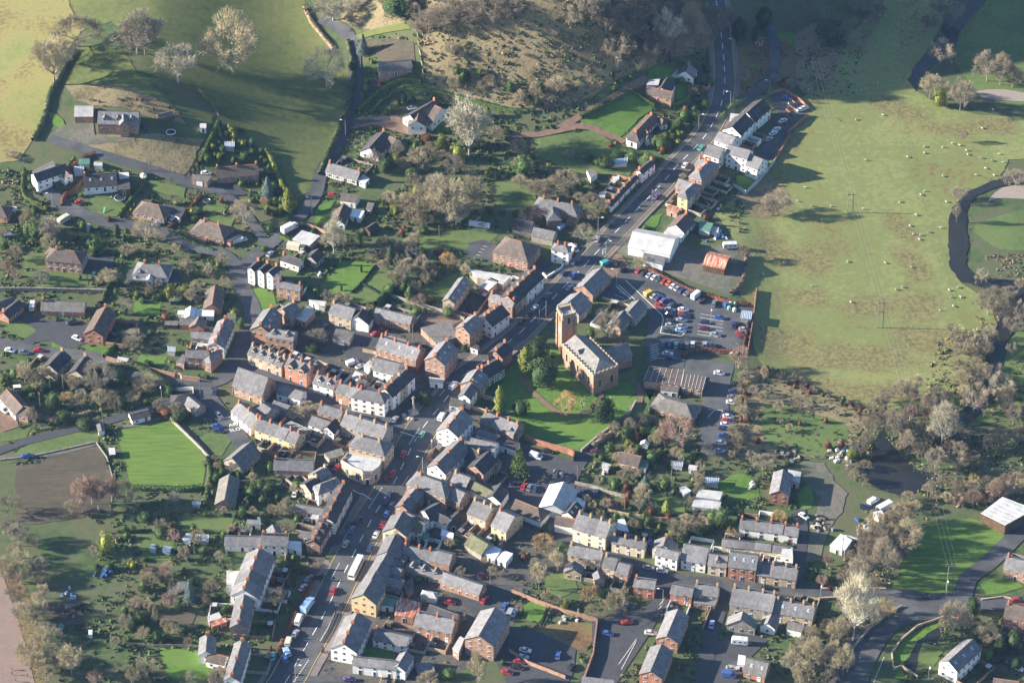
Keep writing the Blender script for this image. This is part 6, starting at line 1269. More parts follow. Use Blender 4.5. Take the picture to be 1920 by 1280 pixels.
TREELIST = """
@ on the west hilltop hedge
A b 410 645 230 300 b 580 355 110 320 g 495 490 300 200 g 1030 405 100 330 g 1090 410 70 330 P 1335 620 310 290 b 1745 560 75 380 v 95 1190 1130 90 k 930 980 930 40
@ beside the hill lane
B b 380 85 10 60 P 580 160 -70 280 P 740 92 -80 160 e 1080 130 -50 300 v 1190 150 70 100 n 805 400 260 90 w 530 645 330 310 c 870 480 440 30 c 830 680 630 50 c 800 740 690 40 e 720 540 460 60
@ in the solar bungalow gardens
B p 1600 1160 770 240 b 1215 1260 1080 160 g 1790 1050 940 130 c 1735 880 800 60 s 1180 770 715 50 E 1120 770 700 40 E 1075 790 735 36 s 1035 840 770 50 s 980 860 810 50 k 1290 1060 990 110 s 860 970 935 50 b 1390 1200 1120 110 s 1000 1240 1180 120
@ on the tan knoll scrub
B b 1465 430 310 110 b 1545 450 350 70 b 1710 560 510 60 v 1300 250 60 200 v 1200 230 150 120
C b 110 430 395 45 b 360 500 430 45 b 500 470 430 40 b 560 570 490 50 b 490 660 600 50 b 170 750 610 90 b 330 720 560 150 b 60 780 670 90 g 470 200 60 120 b 140 570 520 40
@ in the upper wood behind the knoll
B v 1500 150 -20 280 v 1750 130 -60 280 v 1400 200 30 240 v 1600 140 0 220 v 1880 130 -50 260
C g 830 300 130 120 g 920 290 150 100 P 1160 400 50 220 b 1340 385 20 190 v 1260 250 -10 200 v 1440 395 200 140 g 880 410 300 110 g 1040 390 220 130 v 700 250 40 200 g 600 150 -30 150 v 780 110 -60 220 v 950 130 -60 240 v 1080 110 -80 220 v 1530 280 60 150 v 1240 420 280 130 b 950 510 420 100 v 1400 240 20 180
@ at the top road bend
C e 1700 330 130 120 e 1885 240 50 140 g 1730 620 510 120 v 1650 250 100 110 E 1820 330 200 60 g 1620 180 40 120 e 1390 640 560 60 s 1490 640 560 80 s 1450 820 740 80 s 1380 900 820 110 s 1290 900 800 110 v 1360 720 650 90 k 1300 830 780 60 s 1460 520 460 80
@ by the triangular bungalow hedges
C s 770 680 630 60 s 890 590 555 50 s 820 620 580 60 s 1250 960 860 120 s 1120 1110 990 150 s 1020 1230 1120 170 s 900 1200 1110 140 s 800 1190 1100 130 s 700 1260 1150 140 k 1130 1140 1080 70 k 740 1100 1060 60 s 650 1240 1170 110 v 430 1180 1110 90 s 560 1200 1130 110
@ beside the upper river
D v 1290 490 290 190 b 1420 495 430 45 v 1640 610 370 210 v 1740 640 400 160 v 1830 660 480 170 b 1210 740 540 170 y 1280 800 640 110 v 1440 830 580 190 v 1210 250 90 150 v 1290 120 -20 150 v 1465 1070 970 60 v 1400 170 0 130 b 1340 790 620 110
@ under the meadow pylon
D e 460 300 150 250 v 750 90 -40 200 v 60 620 560 90 v 180 660 590 100 k 110 600 570 60
@ among the west lane gardens
E b 1100 530 350 200 b 1825 390 210 180 g 385 520 330 180 s 270 500 330 180 b 210 460 290 110 s 720 620 460 150 b 960 650 540 110 b 820 860 720 150 g 310 850 740 120 r 60 800 640 60 r 110 830 700 60 b 1410 760 640 90 E 880 500 400 60 k 1660 240 190 50 s 1640 730 660 70 v 1580 800 750 70 y 1480 790 740 50 k 820 380 330 50 s 1480 320 260 90
@ among the pool-table hedged west gardens
E y 1275 970 830 90 y 1380 910 840 110 g 960 1060 950 90 s 1030 950 890 60 s 1110 950 890 50 s 1160 970 920 50 s 1070 990 940 60 y 850 1010 980 40 s 870 930 870 40 s 940 1080 1000 50 y 1755 1090 1020 80 s 1810 1180 1090 70 k 1240 1110 1055 80 g 990 1280 1190 160 s 700 640 590 60 s 1100 1150 1090 50 s 1130 1230 1180 60 s 820 630 600 30 s 1200 960 900 70 v 1480 1000 930 60 s 600 820 770 35 s 750 850 780 70 s 880 860 800 50
@ in the wooded central gardens
F b 1250 350 60 250 b 1430 390 20 320 b 1580 330 80 250 b 1120 330 200 130 b 1280 400 320 120 P 1500 410 230 190 b 1000 240 150 110 g 1780 200 110 50 b 1180 400 250 150 g 1350 300 20 220 g 1700 420 380 60 b 1620 200 20 160 s 1260 470 400 90 y 1170 550 515 50 k 1090 490 430 60 b 870 660 590 80 g 960 600 480 110 b 1120 600 540 70 k 1110 440 400 50
@ on the central garden slope
F b 1140 770 650 150 o 1440 730 600 110 b 1570 790 690 70 b 1275 865 780 50 s 1150 980 890 80 r 1215 1010 920 130 s 1200 1085 1000 100 y 1310 980 920 70 b 570 990 870 150 b 680 1010 900 90 s 1450 1090 1000 110 E 1010 700 560 60 E 1045 740 660 30 s 1160 860 780 80 s 1060 860 760 90 E 640 710 640 20 E 790 760 700 22 E 640 900 850 18 k 1380 620 560 100 b 1290 640 590 80 s 1000 930 830 110 b 940 740 670 80 b 1020 830 740 90 s 780 560 420 70 y 800 470 420 60
@ beside the parked white lorry
F p 583 615 360 120 s 370 700 600 100 c 250 310 130 110 n 90 190 40 110 o 60 270 190 60 y 350 420 375 45 s 60 600 550 80 s 100 460 400 60 y 120 340 300 45 b 520 560 480 110 g 650 560 490 80
@ behind the Victorian villa car yard
F g 470 1285 1180 150 g 400 1280 1200 90 b 850 1050 990 60
@ behind the roadside cottages
G b 300 180 60 230 b 400 160 -20 190 b 500 230 160 100 b 590 290 160 130 r 110 400 240 150 b 140 150 60 60 b 680 300 200 120 s 520 180 120 70 b 200 200 60 150 b 60 130 20 120 s 640 130 70 90
@ beside the tall narrow white house
G w 540 530 390 150 b 600 380 280 130 b 440 420 360 70 y 700 320 280 60
@ beside the metal barn
G b 960 720 620 110 k 1450 370 315 50 v 1740 660 540 90 s 1000 440 400 70 b 1280 60 20 60
@ beside the church tower
G v 720 1280 990 190 s 590 1270 1150 90 e 205 1320 1235 120 v 820 1290 1180 120
@ on the meadow edge
H v 60 330 130 180 v 20 340 200 130 v 1430 230 110 120 v 1410 390 230 60 v 1860 110 -20 190
@ beside the lower river
H g 1600 840 720 100 v 1650 1080 850 190 v 1800 960 860 130 v 1880 1160 950 120 v 1830 1200 1080 150 v 1660 1290 1140 140 v 1880 900 800 80 v 1770 1130 960 130
L g 1820 100 -10 80 g 1660 120 0 70 v 1680 340 130 150 P 1740 400 220 190 v 1540 540 280 200 v 1700 400 290 140
@ in the gardens above the bowling green
I b 190 320 140 120 w 740 340 140 260 b 1110 360 240 180 b 310 300 170 130 g 250 620 480 80 b 590 490 380 120 s 480 600 500 130 s 640 650 560 150 s 1350 590 490 150 b 990 60 -40 150 e 1115 190 135 90 g 1310 1220 1120 80 o 500 430 380 100 E 385 370 280 40 E 545 370 290 30 y 20 310 250 60 s 110 270 180 120 k 1240 550 490 140 b 830 440 360 130 b 1000 430 370 120 s 900 480 400 130 y 1310 200 170 35 e 1550 280 245 50 e 1495 270 240 30 b 1620 890 840 60 y 1660 940 900 50 y 1780 980 930 60
@ beside the ploughed allotment
I r 620 1280 980 150 r 740 1270 960 170 r 840 1200 960 100 b 940 1230 1020 160 g 90 1290 1100 160 b 540 1290 1180 110 r 690 1220 1010 110
@ in the square and terrace yards
J e 430 80 0 120 b 300 560 490 140 s 1270 470 350 110 g 380 520 440 110 s 1225 440 380 60
@ in the churchyard
K c 105 240 30 125 e 190 125 -30 190 e 225 335 105 250 e 70 572 410 150 o 410 545 365 150 e 680 608 395 205 s 310 120 95 40
J c 1830 545 325 90
@ below the churchyard wall
K r 1230 785 520 230 g 960 650 530 130 a 50 1020 770 170 k 930 740 660 80 g 1070 630 550 80 s 730 830 740 90 b 1230 870 780 100 g 1460 850 750 90 b 1410 970 880 80 b 980 1200 1050 120 n 1000 1100 990 100 s 1140 1110 990 110 c 1160 1300 1180 80 b 900 1000 940 140 s 670 890 830 70 k 1140 910 870 50 b 1400 1110 960 90 s 1090 720 620 110 b 880 680 560 90 b 800 700 620 100 s 1020 700 620 100 y 1110 840 790 50 b 600 1270 1180 70 b 700 1250 1170 90 b 1050 1260 1190 80 s 1330 920 860 70 b 820 1020 960 80
@ between car park and meadow
K r 1700 200 10 150 r 1890 300 170 60 b 1720 590 410 90 b 1690 800 660 90 g 1880 960 830 150 b 1400 70 20 70 b 1650 700 620 70 b 1690 480 400 60 v 1810 400 320 80 b 1790 880 810 80
@ round the dark pond
L v 790 720 500 130 v 860 640 450 90 v 930 740 460 160 v 1190 600 430 150 P 1300 800 440 230 v 1230 740 620 130 b 1640 820 680 80 b 1730 790 640 130 v 1870 780 620 140 v 1110 860 740 130 v 1250 960 780 160 v 1400 950 790 160 v 1530 900 810 110 v 680 860 700 120 y 640 880 770 110 v 590 960 880 90 v 650 1050 940 80 v 710 1080 985 70 v 730 960 880 90 b 1050 1200 1110 90 v 1200 1130 1060 80 v 1330 1080 980 120 v 1030 830 650 120 v 1330 680 430 140 v 1450 740 640 120 v 1440 860 740 130 v 1060 740 580 120 v 980 680 520 120 v 740 820 640 90 b 1150 850 760 110
@ south of the pond
L b 1340 1210 1090 140 b 1510 1210 1090 160 v 1640 1080 980 120 b 1750 1150 1000 140 v 1860 1080 930 140 o 1540 1060 960 110 r 600 480 400 50 b 1250 1190 1090 110 b 1420 1120 1000 120 b 1100 1270 1160 130 b 1600 1200 1120 90 o 1080 1240 1160 90
@ in the walled lower gardens
O o 230 270 150 150 b 340 450 250 110 b 260 690 560 90 b 340 710 600 70 y 400 720 620 80 o 580 670 530 140 b 600 800 680 110 b 780 770 560 150 b 200 580 340 120 k 90 350 300 90 s 700 640 560 90 b 700 740 640 90 b 850 620 540 50 b 300 380 300 90
@ behind the lower lane cottages
O b 1240 210 30 150 s 1290 210 100 90 s 1570 100 -70 170 s 1500 90 -60 130 c 1105 140 80 40 b 1420 130 20 110 s 1715 70 -40 70 o 1640 190 100 80 b 1340 100 20 90 b 1700 190 150 60
P o 80 60 -20 110
@ on the river bank south
P v 680 560 200 220 v 860 470 60 240 v 1000 300 60 190 v 830 330 120 210 v 740 480 260 180 v 560 540 330 130 v 960 420 240 130 v 620 400 230 120 v 1090 220 0 110 v 790 620 400 140 v 880 200 60 130 b 760 220 100 110
@ by the south river bridge
P P 640 960 420 280 r 400 560 450 80 r 440 400 300 80 b 510 1000 760 140 b 560 1230 960 150 o 880 790 630 150 b 1390 890 630 200 b 1640 1000 800 170 e 1840 1050 850 150 b 330 1170 900 140 b 260 1270 1100 150 k 465 585 535 45 b 700 880 780 90 b 480 1130 900 100 r 1480 850 760 90 r 1560 900 820 90 b 790 860 720 110 c 170 1060 950 30 y 1070 1260 1190 40 c 1755 100 60 20
@ beside the town lower yards
N E 1800 240 160 50 s 1500 260 190 70 b 1660 1290 1010 130 b 1290 1290 1190 150 s 1450 1240 1150 120 b 150 720 560 120 o 450 410 370 60 s 310 440 370 90 b 1560 440 410 30 s 1220 520 460 90 k 500 1050 990 30 s 1850 1140 1090 50
@ in the lower left gardens
M b 60 520 300 150 g 90 210 30 120 y 800 300 90 130 b 270 810 660 170 b 350 970 820 200 b 1260 440 350 80 r 1110 490 400 100 n 1430 660 480 100 s 1080 590 480 100 s 940 770 670 90 r 1010 730 630 100 b 1110 740 640 80 b 1170 850 690 50 b 1080 950 840 100 b 1100 1230 1050 160 b 540 1220 950 190 s 1050 840 720 110 s 1000 880 780 90 b 870 1010 920 80 s 1210 180 80 130 s 1090 60 -30 120 k 1290 110 60 60 s 1170 280 230 60 s 820 430 350 80 s 730 420 370 50 b 1290 910 820 110 v 700 330 240 80 y 1210 990 950 35 s 1350 290 230 90 s 1530 300 240 90 b 180 1100 1010 120
@ around the white garden cottage
W g 570 490 380 40 b 680 500 350 90 s 640 350 280 60 s 560 280 180 160 s 420 320 190 130 s 340 500 380 100 s 390 380 300 80 b 650 1240 1080 150 s 820 950 870 80 s 960 820 780 50 k 900 980 940 60 s 690 930 850 110 b 430 470 400 60 s 250 990 900 90 k 740 1080 1030 60 s 500 260 160 110 s 160 40 0 60
"""
npt = 0
for ln in TREELIST.strip().split('\n'):
    if ln[0] == '@': place = ln[2:].strip(); continue
    tk = ln.split(); f = tk[0]; tk = tk[1:]
    for i in range(0, len(tk), 5):
        code = tk[i]; x, yb, yt, wd = [float(v) for v in tk[i + 1:i + 5]]; px, py = fp(f, x, yb); s4 = FR[f][2]; pos = ung(px, py); sc = pscale(pos); Wm = wd / s4 / sc
        hp = (yb - yt) / s4 / sc; R = Wm / 2; k = .45 if KIND[code][0] in 'bwpeos' else .2; H = max(Wm * .45, (hp - R * math.sin(DEP) * k) / math.cos(DEP)); H = min(H, 30)
        if 'river bank south' in place or 'south of the pond' in place: H *= .78; Wm *= .75
        plant(code, pos, H, max(1.2, Wm), place, px); npt += 1
print("trees", npt)

def wood(n, s, codes, Hr, place, gap=3.5, cond=True):
    P = [(p.x, p.y) for p in world_pts(pt2(s))]; xs = [p[0] for p in P]; ys = [p[1] for p in P]; pts = []
    for _ in range(n * 60):
        if len(pts) >= n: break
        x, y = rng.uniform(min(xs), max(xs)), rng.uniform(min(ys), max(ys))
        if not inpoly(x, y, P) or not free(x, y) or any((x - a) ** 2 + (y - b) ** 2 < gap * gap for a, b in pts): continue
        pts.append((x, y)); H = rng.uniform(*Hr); code = rng.choice(codes); code = 'h' if code == 's' and Hr[0] >= 2.5 else code; plant(code, Vector((x, y, h1(x, y) - .1)), H, H * rng.uniform(.6, .85), place, 960 + x * 4.95)
# clipped shrubs, garden shrubs
free = lambda x, y: 0 <= int(x - GX0) < GN and 0 <= int(y - GY0) < GM and occ[int(y - GY0), int(x - GX0)] == 0
def inpoly(x, y, P):
    c = False; n = len(P)
    for i in range(n):
        x1, y1 = P[i]; x2, y2 = P[(i + 1) % n]
        if (y1 > y) != (y2 > y) and x < (x2 - x1) * (y - y1) / (y2 - y1) + x1: c = not c
    return c
def wpoly(s): return [(p.x, p.y) for p in world_pts(pt2(s))]
def shrubs(n, s, code, look, place, wd, hh, grp, tries=40):
    P = wpoly(s); xs = [p[0] for p in P]; ys = [p[1] for p in P]; pts = []
    for _ in range(n * tries):
        if len(pts) >= n: break
        x, y = rng.uniform(min(xs), max(xs)), rng.uniform(min(ys), max(ys))
        if not inpoly(x, y, P) or not free(x, y): continue
        if any((x - a) ** 2 + (y - b) ** 2 < (wd[0] * .9) ** 2 for a, b in pts): continue
        pts.append((x, y)); W = rng.uniform(*wd); cc = rng.choice(code)
        lk = KIND[cc][4] if look is None else look
        o = plant(cc, Vector((x, y, h1(x, y))), W * rng.uniform(*hh), W, place, 960 + x * 4.95, look=look if look else None, group=grp); o.rotation_euler.z = rng.uniform(0, 6.28)
        if 'clipped' in grp or 'round' in grp: o.name = 'clipped_bush'; o['category'] = 'clipped bush'
wood(34, "1130 0 1340 -20 1345 90 1230 130 1150 120 1100 60 1080 0 1080 -60 1130 -60", "vvgbv", (9, 15), "in the hillside wood")
wood(22, "700 -40 930 -50 940 20 820 60 780 120 800 60 700 60", "vbgs", (7, 12), "in the wood left of the knoll")
wood(11, "860 120 1060 180 1040 205 930 200 830 170", "gbvs", (4, 7), "on the lower knoll slope")
wood(24, "1625 765 1700 740 1790 745 1850 720 1900 740 1990 760 1990 800 1840 800 1780 850 1735 840 1690 800 1650 790", "vvrb", (6, 10), "in the copse by the pond")
wood(14, "1770 925 1990 900 1990 930 1840 955 1775 960", "vbvr", (5, 8), "in the thicket south of the pond", 3)
wood(9, "1590 1100 1610 1000 1700 970 1730 1000 1670 1100", "vvb", (8, 13), "in the river bank wood", 3)
wood(22, "700 290 830 260 1050 260 1070 330 1000 340 900 330 760 460 720 420 700 350", "bgbvsy", (6, 11), "in the central garden wood", 4)
wood(22, "760 460 800 440 830 560 760 560 720 480", "bgsv", (4, 8), "above the old gardens", 3.5)
wood(18, "1100 790 1300 760 1310 860 1200 890 1110 860", "bgsry", (4, 7), "in the gardens by the long car park", 3.5)
wood(24, "1090 900 1330 950 1330 1010 1180 1000 1090 960", "bgsk", (4, 6), "in the gardens behind the lower lane", 3.5)
wood(16, "0 400 100 400 250 460 440 480 440 540 330 600 200 500 0 500", "bgsvb", (4, 8), "among the western bungalow gardens", 4.5)
wood(16, "20 700 300 720 380 780 200 800 0 740", "bgsv", (4, 8), "above the bowls lane", 4)
wood(22, "240 990 430 960 440 1290 110 1290 250 1150", "bgsvr", (4, 8), "in the lower left back gardens", 4)
wood(18, "0 1000 60 1010 110 1150 110 1290 60 1290 30 1120", "bbg", (6, 10), "beside the clay court", 5)
wood(16, "1480 0 1660 -20 1640 100 1500 110", "vgv", (5, 10), "at the head of the meadow", 6)
wood(20, "1780 620 1850 640 1870 700 1800 760", "vvb", (5, 8), "on the lower river bank", 3)
wood(16, "1390 720 1560 760 1590 840 1400 850", "kvsb", (2.5, 5), "in the bramble plot", 5)
wood(18, "620 1050 690 980 960 940 1060 880 1040 1060 980 1160 800 1200", "sgb", (3, 5), "in the lower town yards", 6)
wood(16, "500 860 640 700 840 600 900 660 700 760 560 920", "sgb", (3, 5), "in the upper town yards", 6)
wood(20, "1500 1140 1640 1150 1590 1290 1480 1290", "bgv", (5, 9), "by the south river", 3.5)
wood(14, "1740 1150 1990 1140 1990 1290 1860 1290", "bsge", (4, 7), "around the lower right houses", 5)
wood(22, "505 1050 565 1045 560 1100 520 1200 500 1250 480 1200 510 1120", "sssk", (1.6, 3.2), "between the pink roofed row and the lane", 2)
wood(10, "606 1040 640 1036 636 1048 614 1056", "s", (.8, 1.3), "on the green traffic island", 1.3)
wood(30, "380 860 560 880 560 1000 480 990 430 1010 400 950", "sgsb", (2.5, 5.5), "in the gardens behind the timbered row", 3)
wood(26, "165 188 300 190 350 215 330 225 275 218 265 202 180 200", "bk", (1, 2.2), "in the terraces behind the hilltop house", 1.6)
wood(46, "1416 688 1460 698 1545 735 1628 768 1625 782 1540 748 1455 712 1414 700", "kvbs", (1.6, 3.2), "along the meadow's lower edge", 1.7)
wood(26, "1392 690 1408 690 1395 790 1385 860 1366 860 1378 790", "vbkg", (2, 4.5), "right of the parked car column", 2)
wood(12, "1305 885 1318 890 1318 980 1302 980", "bg", (2.5, 4), "beside the long car park's near end", 2.2)
CG = "400 250 425 232 470 252 500 300 520 330 530 350 552 395 545 420 500 405 480 350 485 310 380 308 376 300"
shrubs(26, CG, "y", "golden clipped round shrub", "in the clipped shrub garden", (2.0, 3.4), (.9, 1.3), "golden clipped shrubs of the shrub garden")
shrubs(40, CG, "s", "dark green clipped round shrub", "in the clipped shrub garden", (1.8, 3.4), (.9, 1.4), "dark clipped shrubs of the shrub garden")
shrubs(22, "410 345 530 340 552 410 540 430 470 400 440 375", "ys", "low rounded clipped shrub", "below the clipped shrub bungalow", (1.6, 3.0), (.7, 1.2), "rounded shrubs below the bungalow")
shrubs(16, "250 540 340 535 345 560 300 570 250 562", "sy", "small round garden shrub", "below the cross-gabled white bungalow", (1.5, 2.6), (.8, 1.1), "round shrubs below the white bungalow")
ZN = [("right of the main road's top bend", "1270 150 1345 130 1350 180 1320 250 1260 310 1215 320 1240 260 1290 200", 34), ("in the wooded central gardens", "680 300 900 280 1060 260 1130 290 1050 340 900 430 800 500 740 440 700 350", 44), ("in the western gardens", "20 330 300 330 440 420 430 520 300 500 0 480", 34),
      ("in the lower left gardens", "230 990 430 960 440 1150 300 1280 240 1200", 36), ("between the lanes and car park", "1100 790 1290 770 1310 870 1320 960 1180 960 1110 870", 36), ("behind the lower lane", "1080 960 1340 960 1330 1010 1180 1030 1090 980", 24), ("west of the bowling green", "0 690 200 690 320 750 180 800 60 760", 22)]
for pl, s_, n_ in ZN: shrubs(n_, s_, "sssyb" if False else "sssy", "leafy green garden bush", pl, (1.6, 3.4), (.7, 1.2), "leafy garden bushes " + pl)

# hedges
def hedge(pts, look, place, wd=1.1, hh=1.6, mat="leaf_h", f='Z', name='hedge', dens=34):
    W3 = world_pts(pt2(pts), f); P = catmull([(p.x, p.y) for p in W3], 2.0); r = random.Random(len(P)); V = []; F = []; cx, cy = P[len(P) // 2]; cz = h1(cx, cy); mb = MB()
    for i in range(len(P) - 1):
        a = Vector(P[i]); b = Vector(P[i + 1]); d = b - a; L = d.length
        if L < .05: continue
        d.normalize(); n = Vector((-d.y, d.x)); 
        for j in range(int(dens * L)):
            q = a + d * L * r.random(); s = r.uniform(-1, 1); z = r.random() ** .6; e = r.choice((0, 1))
            if e: s = math.copysign(1 - .1 * r.random(), s)
            else: z = 1 - .08 * r.random()
            q = q + n * s * wd / 2 * (1.05 - .2 * z + r.gauss(0, .06)); zz = h1(q.x, q.y) + z * hh * (1 + .08 * math.sin((q.x + q.y) * 1.3)) + r.gauss(0, .06)
            nn = Vector((n.x * s, n.y * s, .8)) + rdir(r) * .7; nn.normalize(); t = nn.cross(rdir(r)).normalized() * r.uniform(.12, .26); u = t.cross(nn).normalized() * t.length
            k = len(V); pp = Vector((q.x - cx, q.y - cy, zz - cz)); V += [pp - t, pp - u, pp + t, pp + u]; F.append((k, k + 1, k + 2, k + 3))
    for i in range(len(P) - 1):                                      # inner body
        a = Vector(P[i]); b = Vector(P[i + 1]); d = (b - a)
        if d.length < .05: continue
        d.normalize(); n = Vector((-d.y, d.x)) * wd * .42; k = len(V)
        for p in (a, b):
            z = h1(p.x, p.y) - cz; V += [Vector((p.x - cx - n.x, p.y - cy - n.y, z - .3)), Vector((p.x - cx + n.x, p.y - cy + n.y, z - .3)), Vector((p.x - cx + n.x * .8, p.y - cy + n.y * .8, z + hh * .9)), Vector((p.x - cx - n.x * .8, p.y - cy - n.y * .8, z + hh * .9))]
        F += [(k, k + 4, k + 7, k + 3), (k + 1, k + 2, k + 6, k + 5), (k + 3, k + 7, k + 6, k + 2)]
    me = fastmesh(name, np.array([tuple(v) for v in V]), np.array(F), mat); x0 = sum(q[0] for q in pt2(pts)) / len(pt2(pts))
    return thing(name, me, (cx, cy, cz), 0, look, place, name.replace('_', ' '), px=x0)
for a in [("585 1095 570 1120 555 1150 540 1180 520 1230", "reddish brown roadside hedge", "between the lane and the van parking", 1.8, 1.3, "leaf_k"), ("412 232 395 268 380 300 376 310", "thick clipped green hedge", "left of the clipped shrub garden", 2.2, 2.2), ("500 285 512 310 522 335 535 362 550 395", "golden green hedge", "between shrub garden and hill field", 1.8, 2.0, "leaf_c"),
          ("670 212 690 192 715 172 745 155 770 152 790 156", "smooth curving yellow green hedge", "below the dug plot", 1.8, 1.8, "leaf_h"), ("692 215 720 190 750 172 800 172 860 185 900 195 960 210 1000 210", "long dark hedge", "along the foot of the knoll", 1.4, 1.6, "leaf_g"),
          ("1089 222 1120 208 1155 190 1186 173", "dark clipped hedge", "on the left of the green paddock", 1.8, 2.0, "leaf_g"), ("1186 173 1205 187 1228 200", "bright clipped hedge", "on the right of the green paddock", 1.6, 1.8), ("1240 197 1260 198 1280 192 1292 180 1290 165", "curved yellow green hedge", "below the paddock corner bungalow", 1.3, 1.2, "leaf_c"),
          ("1270 157 1300 160 1312 158", "short green hedge", "under the white gabled cottage", 1, 1.2), ("103 355 128 318 140 300", "dark hedge", "left of the hillside bungalows", 1.6, 1.8, "leaf_g"), ("110 345 130 320 155 300 176 293 176 290", "rust brown beech hedge", "on the drive between hillside bungalows", 1.8, 1.8, "leaf_k"),
          ("117 388 122 370 140 355 165 330", "rust brown beech hedge", "below the black roofed bungalow drive", 1.6, 1.6, "leaf_k"), ("45 320 45 368 80 385", "neat green hedge", "in front of the far left white bungalow", 1.3, 1.3, "leaf_h"), ("222 408 235 390 250 370 272 345", "winding green hedge", "right of the trampoline lawn", 1.2, 1.3, "leaf_h"),
          ("316 430 340 410 360 390 378 368", "rust brown hedge", "beside the brown corner bungalow", 1.4, 1.5, "leaf_k"), ("315 435 345 447 375 462 400 470", "low mixed hedge", "along the west lane corner", 1.2, 1.1, "leaf_g"), ("192 570 200 545 212 522 225 500", "rusty dark hedge", "between the west gardens", 1.3, 1.6, "leaf_g"),
          ("197 672 210 655 222 640", "green slope hedge", "beside the striped west lawn", 2.4, 1.8, "leaf_h"), ("660 550 685 524 704 498", "dark low box hedge", "on the diagonal of the formal lawn", .9, .8, "leaf_e"), ("704 498 690 490 640 486", "dark low box hedge", "at the back of the formal lawn", .9, .8, "leaf_e"),
          ("675 532 700 545 712 552", "dark box hedge", "across the formal garden", .8, .8, "leaf_e"), ("705 575 725 555 745 535 755 520", "tall dark clipped hedge", "right of the formal garden", 2.2, 3.0, "leaf_e"), ("524 445 545 455 570 468 582 472", "clipped green hedge", "in front of the flat grey workshop", 1.8, 1.8, "leaf_h"),
          ("535 525 560 535 590 545 600 560", "dark garden hedge", "behind the three gabled white villa", 1.6, 1.6, "leaf_g"), ("578 450 590 430 612 405 630 380", "dark trimmed hedge", "left of the picture window bungalow", 1.4, 1.2, "leaf_g"), ("388 860 395 890 390 920 385 950", "green hedge", "right of the bowling green", 1.8, 1.6, "leaf_g"),
          ("250 917 300 918 340 920 380 915", "dark hedge", "along the bowling green's near edge", 2.2, 1.8, "leaf_g"), ("0 742 60 735 120 722 180 700 250 690 300 715 330 740", "wild hedge bank", "along the lane above the bowling green", 3.0, 2.4, "leaf_u"), ("0 762 60 778 110 790 170 775", "scruffy hedge", "beside the lower left lane", 2, 1.6, "leaf_s"),
          ("1212 505 1240 520 1280 540 1320 556 1340 560", "rust brown clipped hedge", "behind the long car park row", 1.5, 1.7, "leaf_k"), ("1332 556 1352 565 1380 572 1408 574", "rust brown clipped hedge", "at the car park's far corner", 1.5, 1.7, "leaf_k"), ("1405 590 1403 610 1398 640 1392 665", "rust brown hedge", "between car park and meadow", 1.2, 1.6, "leaf_k"),
          ("1280 672 1300 658 1340 660 1380 664", "red brown hedge", "between the two car parks", 1.4, 1.8, "leaf_k"), ("1400 480 1398 510 1390 535 1370 552", "tangled dark hedge", "round the gravel yard edge", 1.8, 1.6, "leaf_s"),
          ("652 80 662 130 660 175 648 215 635 248 618 285 600 330", "dark bank hedge", "on the hill lane's left side", 2.2, 2.0, "leaf_u"),
          ("570 15 585 45 605 70 625 95", "thin bare hedge", "at the top of the hill field", 1.6, 1.5, "leaf_s"), ("62 265 78 235 88 205 95 175 110 150 125 120 140 95", "gappy field hedge", "down the west hill", 2.2, 1.8, "leaf_u"), ("1350 225 1375 200 1400 185", "dark low shrubs", "by the modern terrace road corner", 1.8, 1.2, "leaf_g"),
          ("860 230 900 240 960 252", "dark hedge line", "below the knoll wood", 2, 1.8, "leaf_u"), ("1120 390 1090 380 1080 365", "clipped allotment hedge", "behind the roadside cottages", 1.5, 1.3, "leaf_h"), ("1110 840 1150 812 1165 790", "buff tangled hedge", "outside the churchyard wall", 1.8, 1.8, "leaf_s")]:
    hedge(*a)

# unmanaged growth nobody could count: one object per kind of ground
def growth(name, polys, mat, step, size, hgt_, cat_label, seed, quads=10, useocc=True, keep=1.0):
    r = np.random.default_rng(seed); Vs = []; P_ = [wpoly(s) for s in polys]; rr = random.Random(seed); base = []
    for P in P_:
        xs = [p[0] for p in P]; ys = [p[1] for p in P]; x = min(xs)
        while x < max(xs):
            y = min(ys)
            while y < max(ys):
                a, b = x + rr.uniform(-.5, .5) * step, y + rr.uniform(-.5, .5) * step; dn = mnoise.noise(Vector((a * .09, b * .09, seed)))
                if inpoly(a, b, P) and (not useocc or free(a, b)) and rr.random() < keep * (.62 + dn * 1.3): base.append((a, b, h1(a, b), rr.uniform(*size)))
                y += step
            x += step
    B = np.array(base); n = len(B); m = quads
    u = r.normal(size=(n, m, 3)); u /= np.linalg.norm(u, axis=2, keepdims=True); u[..., 2] = np.abs(u[..., 2])
    s = B[:, None, 3:4]; c = B[:, None, :3] + u * s * np.array([1, 1, hgt_]) * r.uniform(.6, 1, size=(n, m, 1)); nn = u + r.normal(size=u.shape) * .5; nn /= np.linalg.norm(nn, axis=2, keepdims=True)
    t = np.cross(nn, r.normal(size=u.shape)); t /= np.linalg.norm(t, axis=2, keepdims=True); w_ = np.cross(nn, t); k = s * r.uniform(.22, .5, size=(n, m, 1)); t = t * k; w_ = w_ * k
    V = np.stack([c - t, c - w_, c + t, c + w_], 2).reshape(-1, 3); F = np.arange(n * m * 4).reshape(-1, 4)
    me = fastmesh(name, V, F, mat); o = link(name, me, kind='stuff'); o['label'] = cat_label; o['category'] = name.replace('_', ' '); print(name, n)
